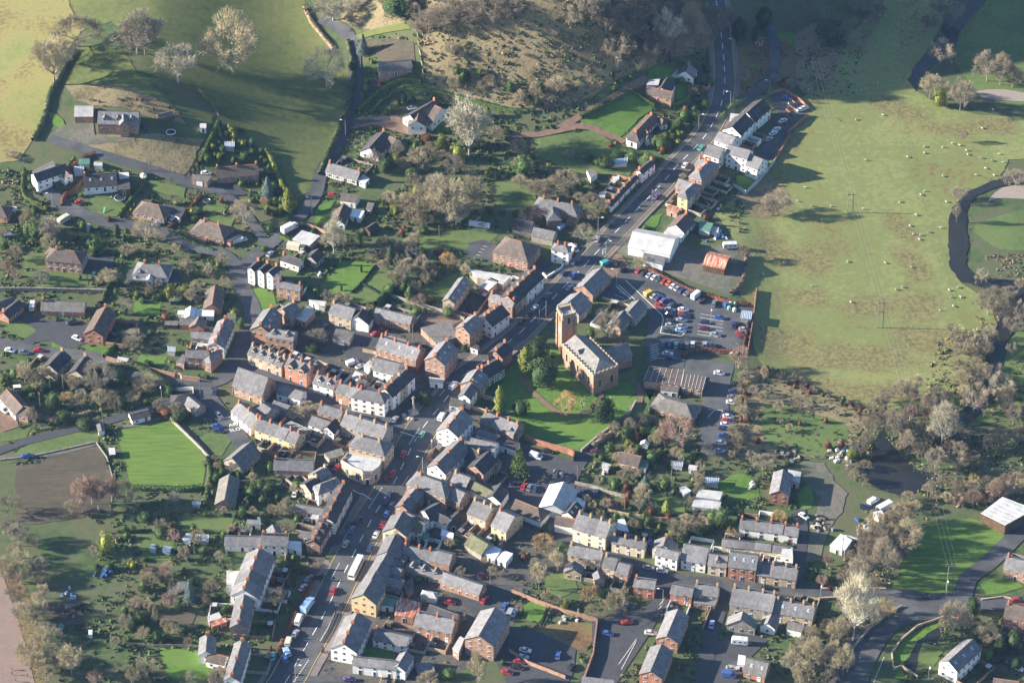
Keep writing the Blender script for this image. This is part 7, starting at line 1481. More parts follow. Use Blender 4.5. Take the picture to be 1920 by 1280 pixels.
TOWN = ["0 320 120 310 330 330 440 380 450 500 440 640 330 700 0 690", "440 400 600 440 900 260 1100 250 1240 300 1180 400 1000 520 900 600 600 620 480 560", "0 690 330 730 440 760 520 860 640 900 560 1100 440 1290 100 1290 200 1000 0 850", "1080 790 1310 690 1320 860 1500 860 1500 1090 1250 1060 1060 960", "700 60 1340 90 1350 180 1250 320 1000 260 690 330 610 420 600 330 660 200", "1000 1060 1220 1080 1230 1290 960 1290 930 1120", "1230 1110 1600 1120 1660 1150 1580 1290 1230 1290", "1360 330 1420 310 1400 370 1390 440 1290 450 1250 400", "1700 1150 1990 1140 1990 1290 1680 1290", "1480 1060 1560 1040 1600 1100 1510 1105"]
growth("undergrowth", TOWN, "leaf_u", 1.7, (.4, 1.25), .8, "low mixed shrubs and rough plants filling the gardens", 3, 11, keep=.55)
growth("green_undergrowth", TOWN + ["1760 640 1830 620 1880 660 1860 700 1990 620 1990 960 1840 950 1760 960 1700 900 1600 900 1590 800 1640 760 1720 770"], "leaf_g", 2.6, (.5, 1.5), .9, "low dark green plants filling gardens and banks", 13, 12, keep=.55)
growth("yard_weeds", ["470 640 560 605 700 585 860 545 960 640 880 740 905 800 1000 840 1085 870 1060 960 1040 1060 980 1120 880 1250 600 1290 620 1120 600 960 560 915 520 850 440 690"], "leaf_u", 2.4, (.3, 1.0), .8, "weeds and small plants in the town yards", 23, 9, keep=.5)
growth("bracken", ["640 -60 1240 -60 1330 0 1345 90 1200 135 1110 185 1010 210 940 200 860 180 800 155 790 60", "20 320 60 310 60 350 30 400 0 400 0 320", "-40 470 30 450 40 520 -40 520"], "leaf_s", 2.0, (.5, 1.3), .7, "brown dead bracken and bramble on the knoll", 4, 10, False, .8)
growth("riverside_scrub", ["1700 -40 1790 -40 1740 60 1700 120 1680 110", "1760 640 1830 620 1880 660 1860 700 1990 620 1990 960 1840 950 1760 960 1700 900 1600 900 1590 800 1640 760 1720 770", "1560 1100 1620 960 1700 940 1760 960 1720 1010 1680 1100", "1820 560 1880 560 1900 640 1840 640", "1840 480 1990 470 1990 530 1870 520", "1530 1150 1640 1140 1600 1290 1490 1290"], "leaf_s", 1.5, (.35, .9), .8, "tangled brown scrub along the river and pond", 5, 10, True, .85)
growth("bramble_thicket", ["1390 700 1430 695 1560 745 1640 775 1590 850 1545 860 1480 855 1400 865 1350 860 1370 790 1385 740", "1380 110 1440 80 1490 100 1560 60 1620 90 1600 180 1500 190 1400 200"], "leaf_u", 1.7, (.35, 1.0), .7, "brown and green bramble on rough ground", 6, 10, False, .8)
def strip(s, w):
    P = world_pts(pt2(s)); out = []
    for i in range(len(P) - 1):
        a, b = P[i], P[i + 1]; d = Vector((b.x - a.x, b.y - a.y)).normalized(); n = Vector((-d.y, d.x)) * w; out.append([(a.x + n.x, a.y + n.y), (a.x - n.x, a.y - n.y), (b.x - n.x, b.y - n.y), (b.x + n.x, b.y + n.y)])
    return out
_w = wpoly; BK = []
for q_ in ("1850 0 1800 30 1772 70 1745 100 1700 120 1690 150 1712 172 1740 160 1770 120 1790 90 1830 30", "1990 540 1930 516 1925 560 1890 640 1880 680", "1920 528 1900 528 1830 518 1812 500 1815 450 1812 395 1830 368", "1866 660 1876 610 1880 570 1900 545 1840 540 1800 528 1780 500 1778 440 1785 390 1810 362 1860 340 1920 322 1990 318", "1655 800 1668 830 1690 855 1715 880 1752 888 1735 905 1715 925 1690 930 1650 918 1622 900 1628 870 1636 830 1655 800"): BK += strip(q_, 1.3)
wpoly = lambda s: s if isinstance(s, list) else _w(s)
growth("waterside_plants", BK, "leaf_u", 1.0, (.25, .5), .8, "brown reeds and brambles edging the water", 31, 8, False, .6)
growth("rush_tufts", ["1400 220 1600 170 1990 230 1990 290 1880 340 1780 380 1780 520 1870 600 1840 740 1640 765 1430 700 1420 560 1390 400"], "leaf_u", 2.2, (.12, .34), .9, "small brown rush tufts dotting the wet meadow", 8, 5, False, .34)
growth("tussocks", ["-40 0 120 0 150 60 100 170 60 260 40 300 -40 300"], "leaf_s", 2.0, (.15, .4), .8, "pale grass tussocks on the hill field", 9, 5, False, .8)
# ------------------------------------------------------------------ vehicles (front along +x)
def loft(mb, secs, mi=0, cap=True):
    """secs: list of closed rings with equal counts"""
    n = len(secs[0]); vs = [p for s in secs for p in s]; fs = []
    for k in range(len(secs) - 1):
        for i in range(n): fs.append((k * n + i, k * n + (i + 1) % n, (k + 1) * n + (i + 1) % n, (k + 1) * n + i))
    if cap: fs += [tuple(range(n - 1, -1, -1)), tuple(range((len(secs) - 1) * n, len(secs) * n))]
    mb.add(vs, fs, mi)
def carbody(L, Wd, prof_lo, prof_hi, glass):
    """side profile by stations x: (x, z_low, z_high); glass: the cabin as (x, z) top outline"""
    mb = MB(); secs = []
    for x, z0, z1, k in prof_lo: w2 = Wd / 2 * k; secs.append([(x, -w2, z0), (x, w2, z0), (x, w2 * 1.0, (z0 + z1) / 2), (x, w2 * .9, z1), (x, -w2 * .9, z1), (x, -w2, (z0 + z1) / 2)])
    loft(mb, secs); return mb
def wheelmesh(r): 
    mb = MB(); mb.tube((0, -.11, 0), (0, .11, 0), r, r, 12, 0); mb.tube((0, -.12, 0), (0, .12, 0), r * .58, r * .58, 8, 1); return mb.mesh("wheel", ["rubber", "metal_pole"])
WH = wheelmesh(.32); WHB = wheelmesh(.48)
def make(kind):
    body = MB(); gl = MB(); wheels = []; rf = None
    if kind in ('car', 'estate', 'suv'):
        h = 1.45 if kind != 'suv' else 1.75; L = 4.2 if kind == 'car' else 4.5; f = L / 2; z = .28
        st = [(-f, .45, .80, .86), (-f + .12, .3, .92, .96), (-f + .9, z, .95, 1), (0.2, z, .93, 1), (f - 1.0, z, .90, 1), (f - .25, z, .74, .95), (f, .42, .62, .84)]
        for x, z0, z1, k in st: pass
        body = carbody(L, 1.76, st, None, None); back = -f + (.35 if kind != 'car' else .55)
        def cab(mb, zt, ins, mi=0): 
            mb.add([(back, -.78, .93), (f - 1.15, -.78, .90), (f - 1.15, .78, .90), (back, .78, .93), (back + (.5 if kind == 'car' else .25), -.6, zt), (f - 1.95, -.6, zt), (f - 1.95, .6, zt), (back + (.5 if kind == 'car' else .25), .6, zt)], [(0, 1, 5, 4), (1, 2, 6, 5), (2, 3, 7, 6), (3, 0, 4, 7), (4, 5, 6, 7)], mi)
        cab(gl, h - .05, 0); x0 = back + (.5 if kind == 'car' else .25); x1 = f - 1.95
        body.box(((x0 + x1) / 2, 0, h - .02), (x1 - x0 + .08, 1.26, .08))
        for sy in (-1, 1):
            body.tube((x0 - (.45 if kind == 'car' else .2), sy * .76, .93), (x0, sy * .6, h - .02), .05, .04, 4); body.tube((f - 1.15, sy * .76, .9), (x1, sy * .6, h - .02), .045, .04, 4); body.tube(((x0 + x1) / 2 - .1, sy * .79, .93), ((x0 + x1) / 2 - .1, sy * .61, h - .02), .04, .04, 4); body.box((f - 1.45, sy * .95, 1.0), (.15, .2, .14))
        wheels = [(f - .8, .8, WH, .32), (-f + .8, .8, WH, .32)]
    elif kind in ('van', 'bigvan'):
        L, h = (4.9, 1.95) if kind == 'van' else (5.8, 2.55); f = L / 2
        st = [(-f, .4, h - .12, .94), (-f + .1, .3, h, 1), (f - 1.7, .3, h, 1), (f - 1.35, .3, h - .25, 1), (f - .75, .3, 1.1, 1), (f - .15, .32, .92, .96), (f, .45, .7, .85)]
        body = carbody(L, 1.95, st, None, None)
        gl.add([(f - 1.30, -.78, h - .3), (f - 1.30, .78, h - .3), (f - .74, .84, 1.16), (f - .74, -.84, 1.16)], [(0, 3, 2, 1)]); 
        gl.add([(x + .03, y, z + .03) for x, y, z in ((f - 1.30, -.78, h - .3), (f - 1.30, .78, h - .3), (f - .74, .84, 1.16), (f - .74, -.84, 1.16))], [(0, 3, 2, 1)])
        for sy in (-1, 1): gl.box((f - 1.6, sy * .97, 1.3), (.7, .06, .45))
        gl.box((-f - .01, 0, h * .7), (.04, 1.2, .4)); wheels = [(f - .95, .88, WH, .33), (-f + .9, .88, WH, .33)]
    elif kind == 'pickup':
        f = 2.5; st = [(-f, .45, .95, .95), (-f + .05, .35, 1.0, 1), (0, .35, 1.0, 1), (1.3, .35, 1.0, 1), (f - .15, .35, .9, .95), (f, .5, .75, .85)]; body = carbody(5, 1.8, st, None, None)
        gl.add([(-.5, -.8, 1.0), (1.4, -.8, 1.0), (1.4, .8, 1.0), (-.5, .8, 1.0), (-.35, -.65, 1.62), (.8, -.65, 1.62), (.8, .65, 1.62), (-.35, .65, 1.62)], [(0, 1, 5, 4), (1, 2, 6, 5), (2, 3, 7, 6), (3, 0, 4, 7), (4, 5, 6, 7)])
        body.box((.22, 0, 1.66), (1.25, 1.36, .08)); body.box((-1.5, .82, 1.12), (1.9, .1, .3)); body.box((-1.5, -.82, 1.12), (1.9, .1, .3)); gl.box((-1.5, 0, 1.02), (1.8, 1.5, .06)); wheels = [(f - .9, .82, WH, .34), (-f + .9, .82, WH, .34)]
    elif kind == 'caravan':
        f = 2.9; st = [(-f, .9, 2.0, .9), (-f + .25, .5, 2.5, 1), (0, .45, 2.6, 1), (f - .4, .5, 2.5, 1), (f, .8, 1.8, .9)]; body = carbody(5.8, 2.2, st, None, None)
        for sy in (-1, 1):
            for x in (-1.8, 0.1, 1.7): gl.box((x, sy * 1.09, 1.6), (.8, .06, .5))
        gl.box((f - .14, 0, 1.65), (.06, 1.4, .5)); body.tube((f, 0, .5), (f + 1.1, 0, .45), .06, .05, 5); body.box((.3, 0, 2.62), (.7, .7, .1)); wheels = [(0, 1.0, WH, .32)]
    elif kind == 'lorry':
        body.box((-.9, 0, 2.0), (5.2, 2.35, 2.5)); body.box((2.75, 0, 1.45), (1.6, 2.2, 2.0), taper=.93); body.box((0.4, 0, .6), (7.2, 1.0, .25)); gl.box((3.5, 0, 1.85), (.12, 1.8, .7)); gl.box((2.95, 1.06, 1.8), (.8, .1, .6)); gl.box((2.95, -1.06, 1.8), (.8, .1, .6)); wheels = [(2.6, 1.0, WHB, .48), (-1.6, 1.0, WHB, .48), (-2.7, 1.0, WHB, .48)]
    elif kind == 'bus':
        f = 5.6; st = [(-f, .5, 2.8, .97), (-f + .15, .35, 3.1, 1), (0, .35, 3.15, 1), (f - .3, .35, 3.1, 1), (f, .45, 2.7, .95)]; body = carbody(11.2, 2.5, st, None, None)
        for sy in (-1, 1):
            for j in range(7): gl.box((-4.6 + j * 1.42, sy * 1.22, 2.05), (1.25, .08, .8))
        gl.box((f - .02, 0, 1.9), (.1, 2.1, 1.2)); gl.box((-f, 0, 2.1), (.08, 1.8, .7)); wheels = [(3.4, 1.1, WHB, .48), (-3.0, 1.1, WHB, .48)]
    elif kind == 'trailer':
        body.box((0, 0, 1.35), (6.2, 2.2, 1.9)); body.tube((3.1, 0, .5), (4.2, 0, .5), .06, .06, 5); gl.box((-3.12, 0, 1.3), (.04, 1.9, 1.6)); wheels = [(.5, 1.0, WH, .34), (-.5, 1.0, WH, .34)]
    return body.mesh("body", ["paint_white"]), gl.mesh("windows", ["car_glass"]), wheels
LM = MB(); LM.box((0, 0, 0), (.06, .34, .14)); LM = LM.mesh("headlight", ["lamp_head"])
TLm = flat_mat("tail_red", (.5, .02, .02), .3); TM = MB(); TM.box((0, 0, 0), (.06, .26, .2)); TM = TM.mesh("tail_light", ["tail_red"])
VK = {}
NAMEV = dict(car=('parked_car', 'car'), estate=('parked_car', 'car'), suv=('parked_car', 'car'), van=('van', 'van'), bigvan=('van', 'van'), pickup=('pickup_truck', 'pickup'), caravan=('caravan', 'caravan'), lorry=('lorry', 'lorry'), bus=('bus', 'bus'), trailer=('trailer', 'trailer'))
NV = [0]
def vehicle(kind, x, y, f, ang, col, place, look=None):
    px, py = fp(f, x, y); p = ung(px, py); p = unz(px, py, p.z + .7); p.z = h1(p.x, p.y) + (.45 if p.y < 118 or True else .2)
    if not occ[min(GM - 1, max(0, int(p.y - GY0))), min(GN - 1, max(0, int(p.x - GX0)))]: p.z = h1(p.x, p.y)
    if kind not in VK: VK[kind] = make(kind)
    b, g, wl = VK[kind]; nm, cat = NAMEV[kind]; cw = {'darkred': 'dark red', 'darkgreen': 'dark green', 'paleblue': 'pale blue', 'navy': 'navy blue'}.get(col, col)
    noun = {'car': 'car', 'estate': 'estate car', 'suv': 'tall car', 'van': 'van', 'bigvan': 'large van', 'pickup': 'pickup truck', 'caravan': 'caravan', 'lorry': 'lorry', 'bus': 'bus', 'trailer': 'box trailer'}[kind]
    ox, oy = p.x, p.y; gz = h1(ox, oy) + top(ox, oy)
    root = thing(nm, None, (ox, oy, gz), R_(ang), look or f"{cw} {noun}", place, cat, px=px); NV[0] += 1
    o = link("body", b, root); unlinkmat(o, "paint_" + col); link("windows", g, root)
    for wx, wy, me, r in wl:
        for sy in (-1, 1): link("wheel", me, root, (wx, sy * wy, r))
    if kind in ('car', 'estate', 'suv'):
        f2 = 2.1 if kind == 'car' else 2.25
        for sy in (-1, 1): link("headlight", LM, root, (f2 - .05, sy * .6, .6)); link("tail_light", TM, root, (-f2 + .03, sy * .68, .75))
# kind x y angle colour ; angle on the ground, 0 = to the right, 90 = away
VEH = """
@G in the hedge-side car park row
car 955 750 48 red car 990 768 48 black car 1035 783 48 silver car 1072 800 48 white car 1107 815 48 darkgreen car 1143 830 48 red car 1183 842 48 orange car 1212 864 48 white car 1245 882 48 silver estate 1277 900 48 navy car 1316 918 48 grey bigvan 1385 938 52 white car 1420 975 40 black
@G in the second car park row
van 1030 922 40 yellow car 1070 940 42 silver car 1100 956 42 navy car 1142 972 42 purple car 1208 1006 25 navy car 1105 1012 -28 red
@G in the central car park block
car 1185 1043 -5 silver car 1185 1078 -5 black car 1190 1130 -5 black car 1190 1160 -8 silver car 1165 1202 -5 darkgreen car 1285 1043 -5 white car 1285 1073 -5 red car 1290 1094 -5 navy car 1272 1122 -5 silver car 1275 1168 -5 silver car 1265 1198 -8 paleblue
@G at the right of the main car park
estate 1515 997 75 grey car 1555 1103 -8 blue car 1445 1136 -8 navy car 1445 1183 -8 maroon car 1526 1230 -14 silver suv 1665 1153 85 navy car 1740 1192 -10 silver car 1718 1222 -10 red car 1735 1246 -10 darkred
@K below the main car park
estate 1133 27 86 navy estate 1180 24 86 navy car 1230 32 86 teal car 1270 32 86 black car 1312 28 86 grey car 1355 24 86 white car 1447 26 86 silver car 1483 34 86 navy car 1515 42 86 black car 1168 92 -4 white car 1188 124 -10 navy
@K in the long car park column
car 1555 237 -8 white car 1675 320 -8 black car 1665 372 -8 navy car 1655 418 -8 grey car 1648 453 -8 white car 1622 528 -8 navy car 1622 562 -8 white car 1615 593 -8 red car 1605 622 -8 white estate 1592 650 -8 navy car 1585 703 -8 blue estate 1565 757 -8 white car 1557 819 -8 silver
@G on the upper main road
car 637 517 72 white van 705 697 35 teal pickup 460 792 52 blue car 475 690 50 navy car 435 882 54 silver car 268 937 50 grey car 170 1028 56 white car 125 1076 56 darkred car 80 1132 56 black suv 845 745 20 black car 390 770 52 navy van 462 585 -50 white car 730 412 50 black van 372 420 55 paleblue car 1080 197 62 purple car 780 695 70 black
@C on the upper main road
car 1297 1243 66 white car 1415 1112 60 teal
@G on the gravel yard
caravan 1636 573 5 white
@B at the hill houses
car 928 622 82 red car 648 1198 60 navy car 1170 802 20 white
@J on the high street
van 1485 337 55 white van 1394 565 68 white car 1240 699 66 green car 1040 585 64 silver car 1103 845 74 red car 1018 990 60 red car 990 1022 66 darkred car 1015 1230 75 navy
@J in the yards behind the square
car 290 1138 82 white car 412 750 50 navy van 722 158 32 white car 783 182 40 silver car 560 925 30 black car 607 945 60 red car 200 1080 70 black
@U behind the brick shop terrace
car 205 572 30 red car 265 528 -5 darkred car 1300 1245 0 grey
@F in the upper yards
car 580 178 -8 red lorry 250 448 42 white lorry 300 592 -18 cream car 105 620 62 silver car 515 1170 70 navy
@K in the yard beside the churchyard
van 180 860 -28 white car 265 820 -14 black car 88 1087 72 red car 130 1094 72 grey car 172 1102 72 navy car 530 1127 72 navy car 632 1132 85 navy car 748 1202 -18 red car 630 826 -10 maroon car 20 1055 20 navy
@N on the lower main road
car 980 12 72 blue car 768 57 72 black car 718 132 75 blue car 672 238 73 silver car 900 167 74 white car 945 94 74 red car 855 272 74 navy bus 750 430 74 white car 580 588 74 red car 640 706 76 black car 980 -80 72 navy car 1000 -130 72 navy
@N along the lower service lane
car 355 560 60 pink car 397 492 55 grey bigvan 322 808 78 white car 295 910 68 silver lorry 388 712 66 paleblue van 228 1048 112 paleblue car 215 1100 112 blue van 245 967 80 cream suv 478 480 30 black car 130 1080 80 green
@N in the lower yards
car 1455 672 -14 red car 1712 655 62 red car 1700 470 -20 maroon van 1907 748 72 silver car 1862 706 70 blue car 1885 1197 -14 red car 702 1250 0 purple car 700 90 70 black
@O in the lower car park
car 100 1032 -14 white car 80 1082 -14 silver car 55 1115 -12 red car 40 1160 -12 black car 346 1072 80 blue car 447 1157 55 black car 15 750 66 white
@O in the brick housing close
car 863 822 12 red car 716 907 -12 blue car 1040 902 -8 white car 873 697 -10 navy car 1200 712 0 grey
@O along the lower lane
car 1025 415 -8 silver car 1126 438 -12 white car 1043 215 84 purple car 320 740 -15 black
@O beside the lower right lanes
car 1497 840 80 lilac caravan 1710 975 -8 white car 1650 1167 -6 silver van 1627 1218 -10 blue
@X on the lower street
car 1560 932 -4 black car 1803 452 -48 white car 1190 535 0 black
@P near the river junction
car 1198 632 -6 black car 1450 797 -60 red car 1780 1122 -30 black car 1875 1162 -35 white car 1870 657 0 red
@E among the western bungalows
car 600 237 6 red caravan 478 370 50 cream car 1293 372 52 white car 1175 402 30 paleblue car 708 770 74 darkgreen bigvan 245 1014 88 white suv 540 1134 28 darkgreen car 578 1254 -32 white car 840 1227 -10 maroon car 1410 600 -20 black car 1545 12 -5 white van 1808 518 25 white
@I on the left side lanes
car 292 66 -3 red car 76 66 -15 white car 180 82 -8 grey car 205 857 4 blue car 1642 552 -58 silver car 1616 374 80 navy car 1540 592 -20 black car 1628 636 -6 blue car 1640 668 -10 navy van 28 510 -50 white
@D at the modern terrace
car 142 737 -25 blue car 215 797 -25 navy car 248 825 25 white car 272 812 25 white car 112 907 40 white car 65 972 40 white car 40 1002 40 white car 5 1046 40 silver
@L by the pond yard
pickup 742 1242 -12 navy van 790 1192 42 white trailer 872 1242 38 white
@A at the hilltop house
car 1092 938 -80 black
"""
for ln in VEH.strip().split('\n'):
    if ln[0] == '@': f = ln[1]; place = ln[3:]; continue
    tk = ln.split()
    for i in range(0, len(tk), 5): vehicle(tk[i], float(tk[i + 1]), float(tk[i + 2]), f, float(tk[i + 3]), tk[i + 4], place)
print("vehicles", NV[0])

# ------------------------------------------------------------------ sheep
def sheep_mesh(graze):
    mb = MB(); secs = []
    for x, z, ry, rz_ in ((-.55, .62, .08, .10), (-.45, .62, .24, .24), (-.15, .60, .29, .28), (.2, .62, .28, .27), (.42, .68, .2, .2), (.55, .72 if not graze else .62, .12, .13), (.72, .86 if not graze else .34, .1, .1), (.86, .86 if not graze else .18, .09, .08), (.98, .8 if not graze else .08, .04, .04)):
        secs.append([(x, math.cos(t) * ry, z + math.sin(t) * rz_) for t in [2 * math.pi * i / 8 for i in range(8)]])
    loft(mb, secs)
    for sx in (-.38, .32):
        for sy in (-.14, .14): mb.tube((sx, sy, .5), (sx + .02, sy, .25), .075, .045, 5); mb.tube((sx + .02, sy, .25), (sx, sy, 0), .045, .035, 5)
    for sy in (-1, 1): mb.box((.78 if not graze else .74, sy * .13, .92 if not graze else .36), (.06, .14, .04))
    return mb.mesh("sheep", ["wool"], True)
SH = [sheep_mesh(True), sheep_mesh(False)]
SL = dict(H="1310 48 1558 40 1693 42 278 133 222 236 330 272 474 272 715 294 1178 160 1143 187 987 240 1335 240 1108 338 262 370 1063 420 1090 485 1142 490 1133 522 1205 468 1295 435 118 695 595 688 877 698 1075 730 330 870 960 898 1010 880 620 992 1357 902 1423 883 1375 955 1443 955 1388 1022 1290 1056 1567 1203 1620 1215 1695 1182",
          D="420 117 728 168 838 126 887 135 820 628 697 686 300 680 1687 832 660 905 862 870 1605 970 1170 1107 1315 1112 1380 1084 1433 1096 1170 1155 1488 1136 1497 1166 1733 1163 1600 1192 1676 1212 1762 1225 1045 1185 735 1208 1630 1270", G="1815 643 1712 905 1830 955 1883 783")
for f, s_ in SL.items():
    for x, y in pt2(s_):
        qx, qy = fp(f, x, y); zn = min((("nearest the river bend", 1790, 440), ("nearest the upper river pool", 1720, 190), ("nearest the lower river", 1850, 620), ("nearest the mid meadow power pole", 1650, 600), ("nearest the small upper power pole", 1593, 400), ("nearest the white flats", 1470, 330), ("nearest the main car park", 1430, 540), ("in the middle of the meadow", 1690, 480), ("under the upper power cables", 1600, 260), ("in the upper right meadow", 1830, 290)), key=lambda t: (t[1] - qx) ** 2 + (t[2] - qy) ** 2)[0]; gz = rng.randrange(2)
        p = ung(qx, qy); o = thing("sheep", SH[gz], (p.x, p.y, p.z + .1), rng.uniform(0, 6.28), "white sheep standing" if gz else "white sheep grazing", zn, "sheep", "sheep on the meadow", px=qx); o.scale = (.95,) * 3
# ------------------------------------------------------------------ poles, lamps, walls, small things
def _lamp(mb): mb.tube((0, 0, 0), (0, 0, 7.6), .11, .07, 8, 0); mb.tube((0, 0, 7.5), (-1.3, 0, 7.9), .05, .04, 6, 0); mb.box((0, 0, .4), (.3, .3, .9), mi=0)
LPm = unit_mesh("post", _lamp, ["metal_pole"]); hb = MB(); hb.box((-1.7, 0, 7.95), (.95, .4, .2), taper=.8); LHm = hb.mesh("lamp_head", ["lamp_head"])
for f, x, y, rz, pl in [('C', 1660, 410, 0, 'at the top of the main road'), ('C', 1637, 800, 20, 'opposite the modern terrace'), ('C', 1398, 975, 170, 'on the outside of the road bend'), ('B', 672, 1020, 0, 'on the hill lane'), ('F', 420, 320, 0, 'at the lower hill lane'), ('G', 645, 470, 170, 'above the tall narrow white house'), ('G', 785, 860, 0, 'at the car park entrance'),
                        ('G', 1490, 1150, 90, 'in the middle of the main car park'), ('G', 205, 1150, 0, 'on the high street by the church'), ('J', 1320, 850, 90, 'on the wide red pavement'), ('J', 1250, 990, 0, 'outside the long white shop'), ('O', 1130, 700, 0, 'in the brick housing close'), ('P', 390, 660, 90, 'on the lower street corner'), ('P', 1335, 625, 90, 'beside the roadside green'),
                        ('I', 1215, 450, 90, 'above the bowls pavilion'), ('K', 1675, 210, 0, 'between the two car parks'), ('D', 10, 720, 0, 'beside the residents car park'), ('D', 145, 880, 90, 'in the residents car park'), ('N', 300, 1270, 170, 'at the bottom road junction'), ('P', 1200, 1270, 90, 'inside the road bend'), ('G', 705, 650, 180, 'outside the metal barn'), ('E', 395, 290, 0, 'on the west lane')]:
    p = ung(*fp(f, x, y)); r = thing("street_lamp", None, tuple(p), R_(rz), "grey street lamp", pl, "street lamp", "street lamps", px=p.x); link("post", LPm, r); link("lamp_head", LHm, r)
def _tp(mb): mb.tube((0, 0, -.3), (0, 0, 8.6), .15, .11, 7); mb.box((0, 0, 8.2), (1.4, .1, .1)); mb.box((0, 0, 7.6), (1.0, .1, .1))
TPm = unit_mesh("telegraph_pole", _tp, ["wood_pole"])
for f, x, y, pl in [('G', 1050, 275, 'beside the upper main road'), ('F', 1375, 545, 'on the central lawn'), ('E', 1310, 250, 'above the hipped brown bungalow'), ('E', 1468, 165, 'by the flat roofed brick garage'), ('E', 1097, 640, 'behind the cross-gabled white bungalow'), ('I', 478, 380, 'beside the old stone houses'), ('I', 305, 515, 'in the lower left garden'), ('I', 1340, 330, 'at the walled garden corner'),
                    ('I', 1503, 400, 'at the lane fork'), ('K', 1197, 1030, 'among the lane gardens'), ('K', 845, 1270, 'behind the tall cream house'), ('K', 490, 1060, 'at the narrow lane bend'), ('N', 1757, 545, 'in the lower yards'), ('P', 555, 330, 'in the scrap yard'), ('G', 255, 1110, 'beside the church tower'), ('F', 415, 320, 'near the hill lane lawn'), ('Q', 1795, 520, 'on the hill drive'), ('U', 523, 650, 'behind the brick shops'), ('I', 775, 640, 'behind the end-on white hut'), ('M', 1297, 520, 'in the lower left gardens')]:
    p = ung(*fp(f, x, y)); thing("telegraph_pole", TPm, tuple(p), rng.uniform(0, 3), "brown wooden telegraph pole", pl, "telegraph pole", "telegraph poles", px=p.x)
def hpole(f, x, y, H, look, pl, rz=0):
    p = ung(*fp(f, x, y)); mb = MB()
    for s in (-1, 1): mb.tube((s * 1.1, 0, -.3), (s * .9, 0, H), .17, .13, 6)
    mb.box((0, 0, H - .2), (3.6, .2, .25)); mb.tube((-1, 0, H * .55), (1, 0, H * .75), .05, .05, 4); mb.tube((1, 0, H * .55), (-1, 0, H * .75), .05, .05, 4)
    r = thing("power_pole", None, tuple(p), R_(rz), look, pl, "power pole", px=p.x); link("twin_post", mb.mesh("twin_post", ["wood_pole"]), r)
    ib = MB()
    for s in (-1.6, 0, 1.6): ib.tube((s, 0, H - .1), (s, 0, H + .5), .12, .08, 6)
    link("insulators", ib.mesh("insulators", ["metal_pole"]), r); return [Vector((p.x + s * math.cos(R_(rz)), p.y + s * math.sin(R_(rz)), p.z + H + .5)) for s in (-1.6, 0, 1.6)]
t1 = hpole('D', 345, 650, 12, "twin post power pole", "at the head of the meadow"); t2 = hpole('H', 840, 1180, 12, "twin post power pole", "in the middle of the meadow"); t3 = hpole('L', 1215, 1190, 10, "twin post power pole", "beside the pond trees"); t4 = hpole('P', 1355, 620, 14, "tall grey lattice power pole", "on the triangular green"); t5 = hpole('H', 615, 315, 9, "small power pole", "on the upper meadow")
def wire(a, b, look, pl):
    mb = MB()
    for p, q in zip(a, b):
        prev = p; n = 14
        for i in range(1, n + 1):
            t = i / n; c = p.lerp(q, t); c.z -= 5 * t * (1 - t) * 1.0; mb.tube(prev, c, .02, .02, 3); prev = c
    m = (a[1] + b[1]) / 2; o = thing("power_line", mb.mesh("power_line", ["metal_pole"]), (0, 0, 0), 0, look, pl, "power line", px=m.x)
wire(t1, t2, "three sagging power cables", "over the upper meadow"); wire(t2, t3, "three sagging power cables", "over the lower meadow"); wire(t3, t4, "three sagging power cables", "over the triangular green")
# masonry walls
def wall(pts, look, pl, hh=1.6, th=.35, mat="wall_S", f='Z', name='garden_wall'):
    P = [(p.x, p.y) for p in world_pts(pt2(pts), f)]; mb = MB(); cx, cy = P[len(P) // 2]; cz = h1(cx, cy)
    for i in range(len(P) - 1):
        a = Vector(P[i]); b = Vector(P[i + 1]); n = max(1, int((b - a).length / 5))
        for j in range(n):
            p = a.lerp(b, j / n); q = a.lerp(b, (j + 1) / n); d = q - p; c = (p + q) / 2; z = min(h1(*p), h1(*q)) - cz; sl = abs(h1(*p) - h1(*q))
            mb.box((c.x - cx, c.y - cy, z + hh / 2 + sl / 2 - .2), (d.length + th * .5, th, hh + sl + .4), math.atan2(d.y, d.x)); mb.box((c.x - cx, c.y - cy, z + hh + sl + .04), (d.length + th * .45, th + .1, .09), math.atan2(d.y, d.x))
    P2 = pt2(pts); return thing(name, mb.mesh(name, [mat]), (cx, cy, cz), 0, look, pl, name.replace('_', ' '), px=sum(q[0] for q in P2) / len(P2))
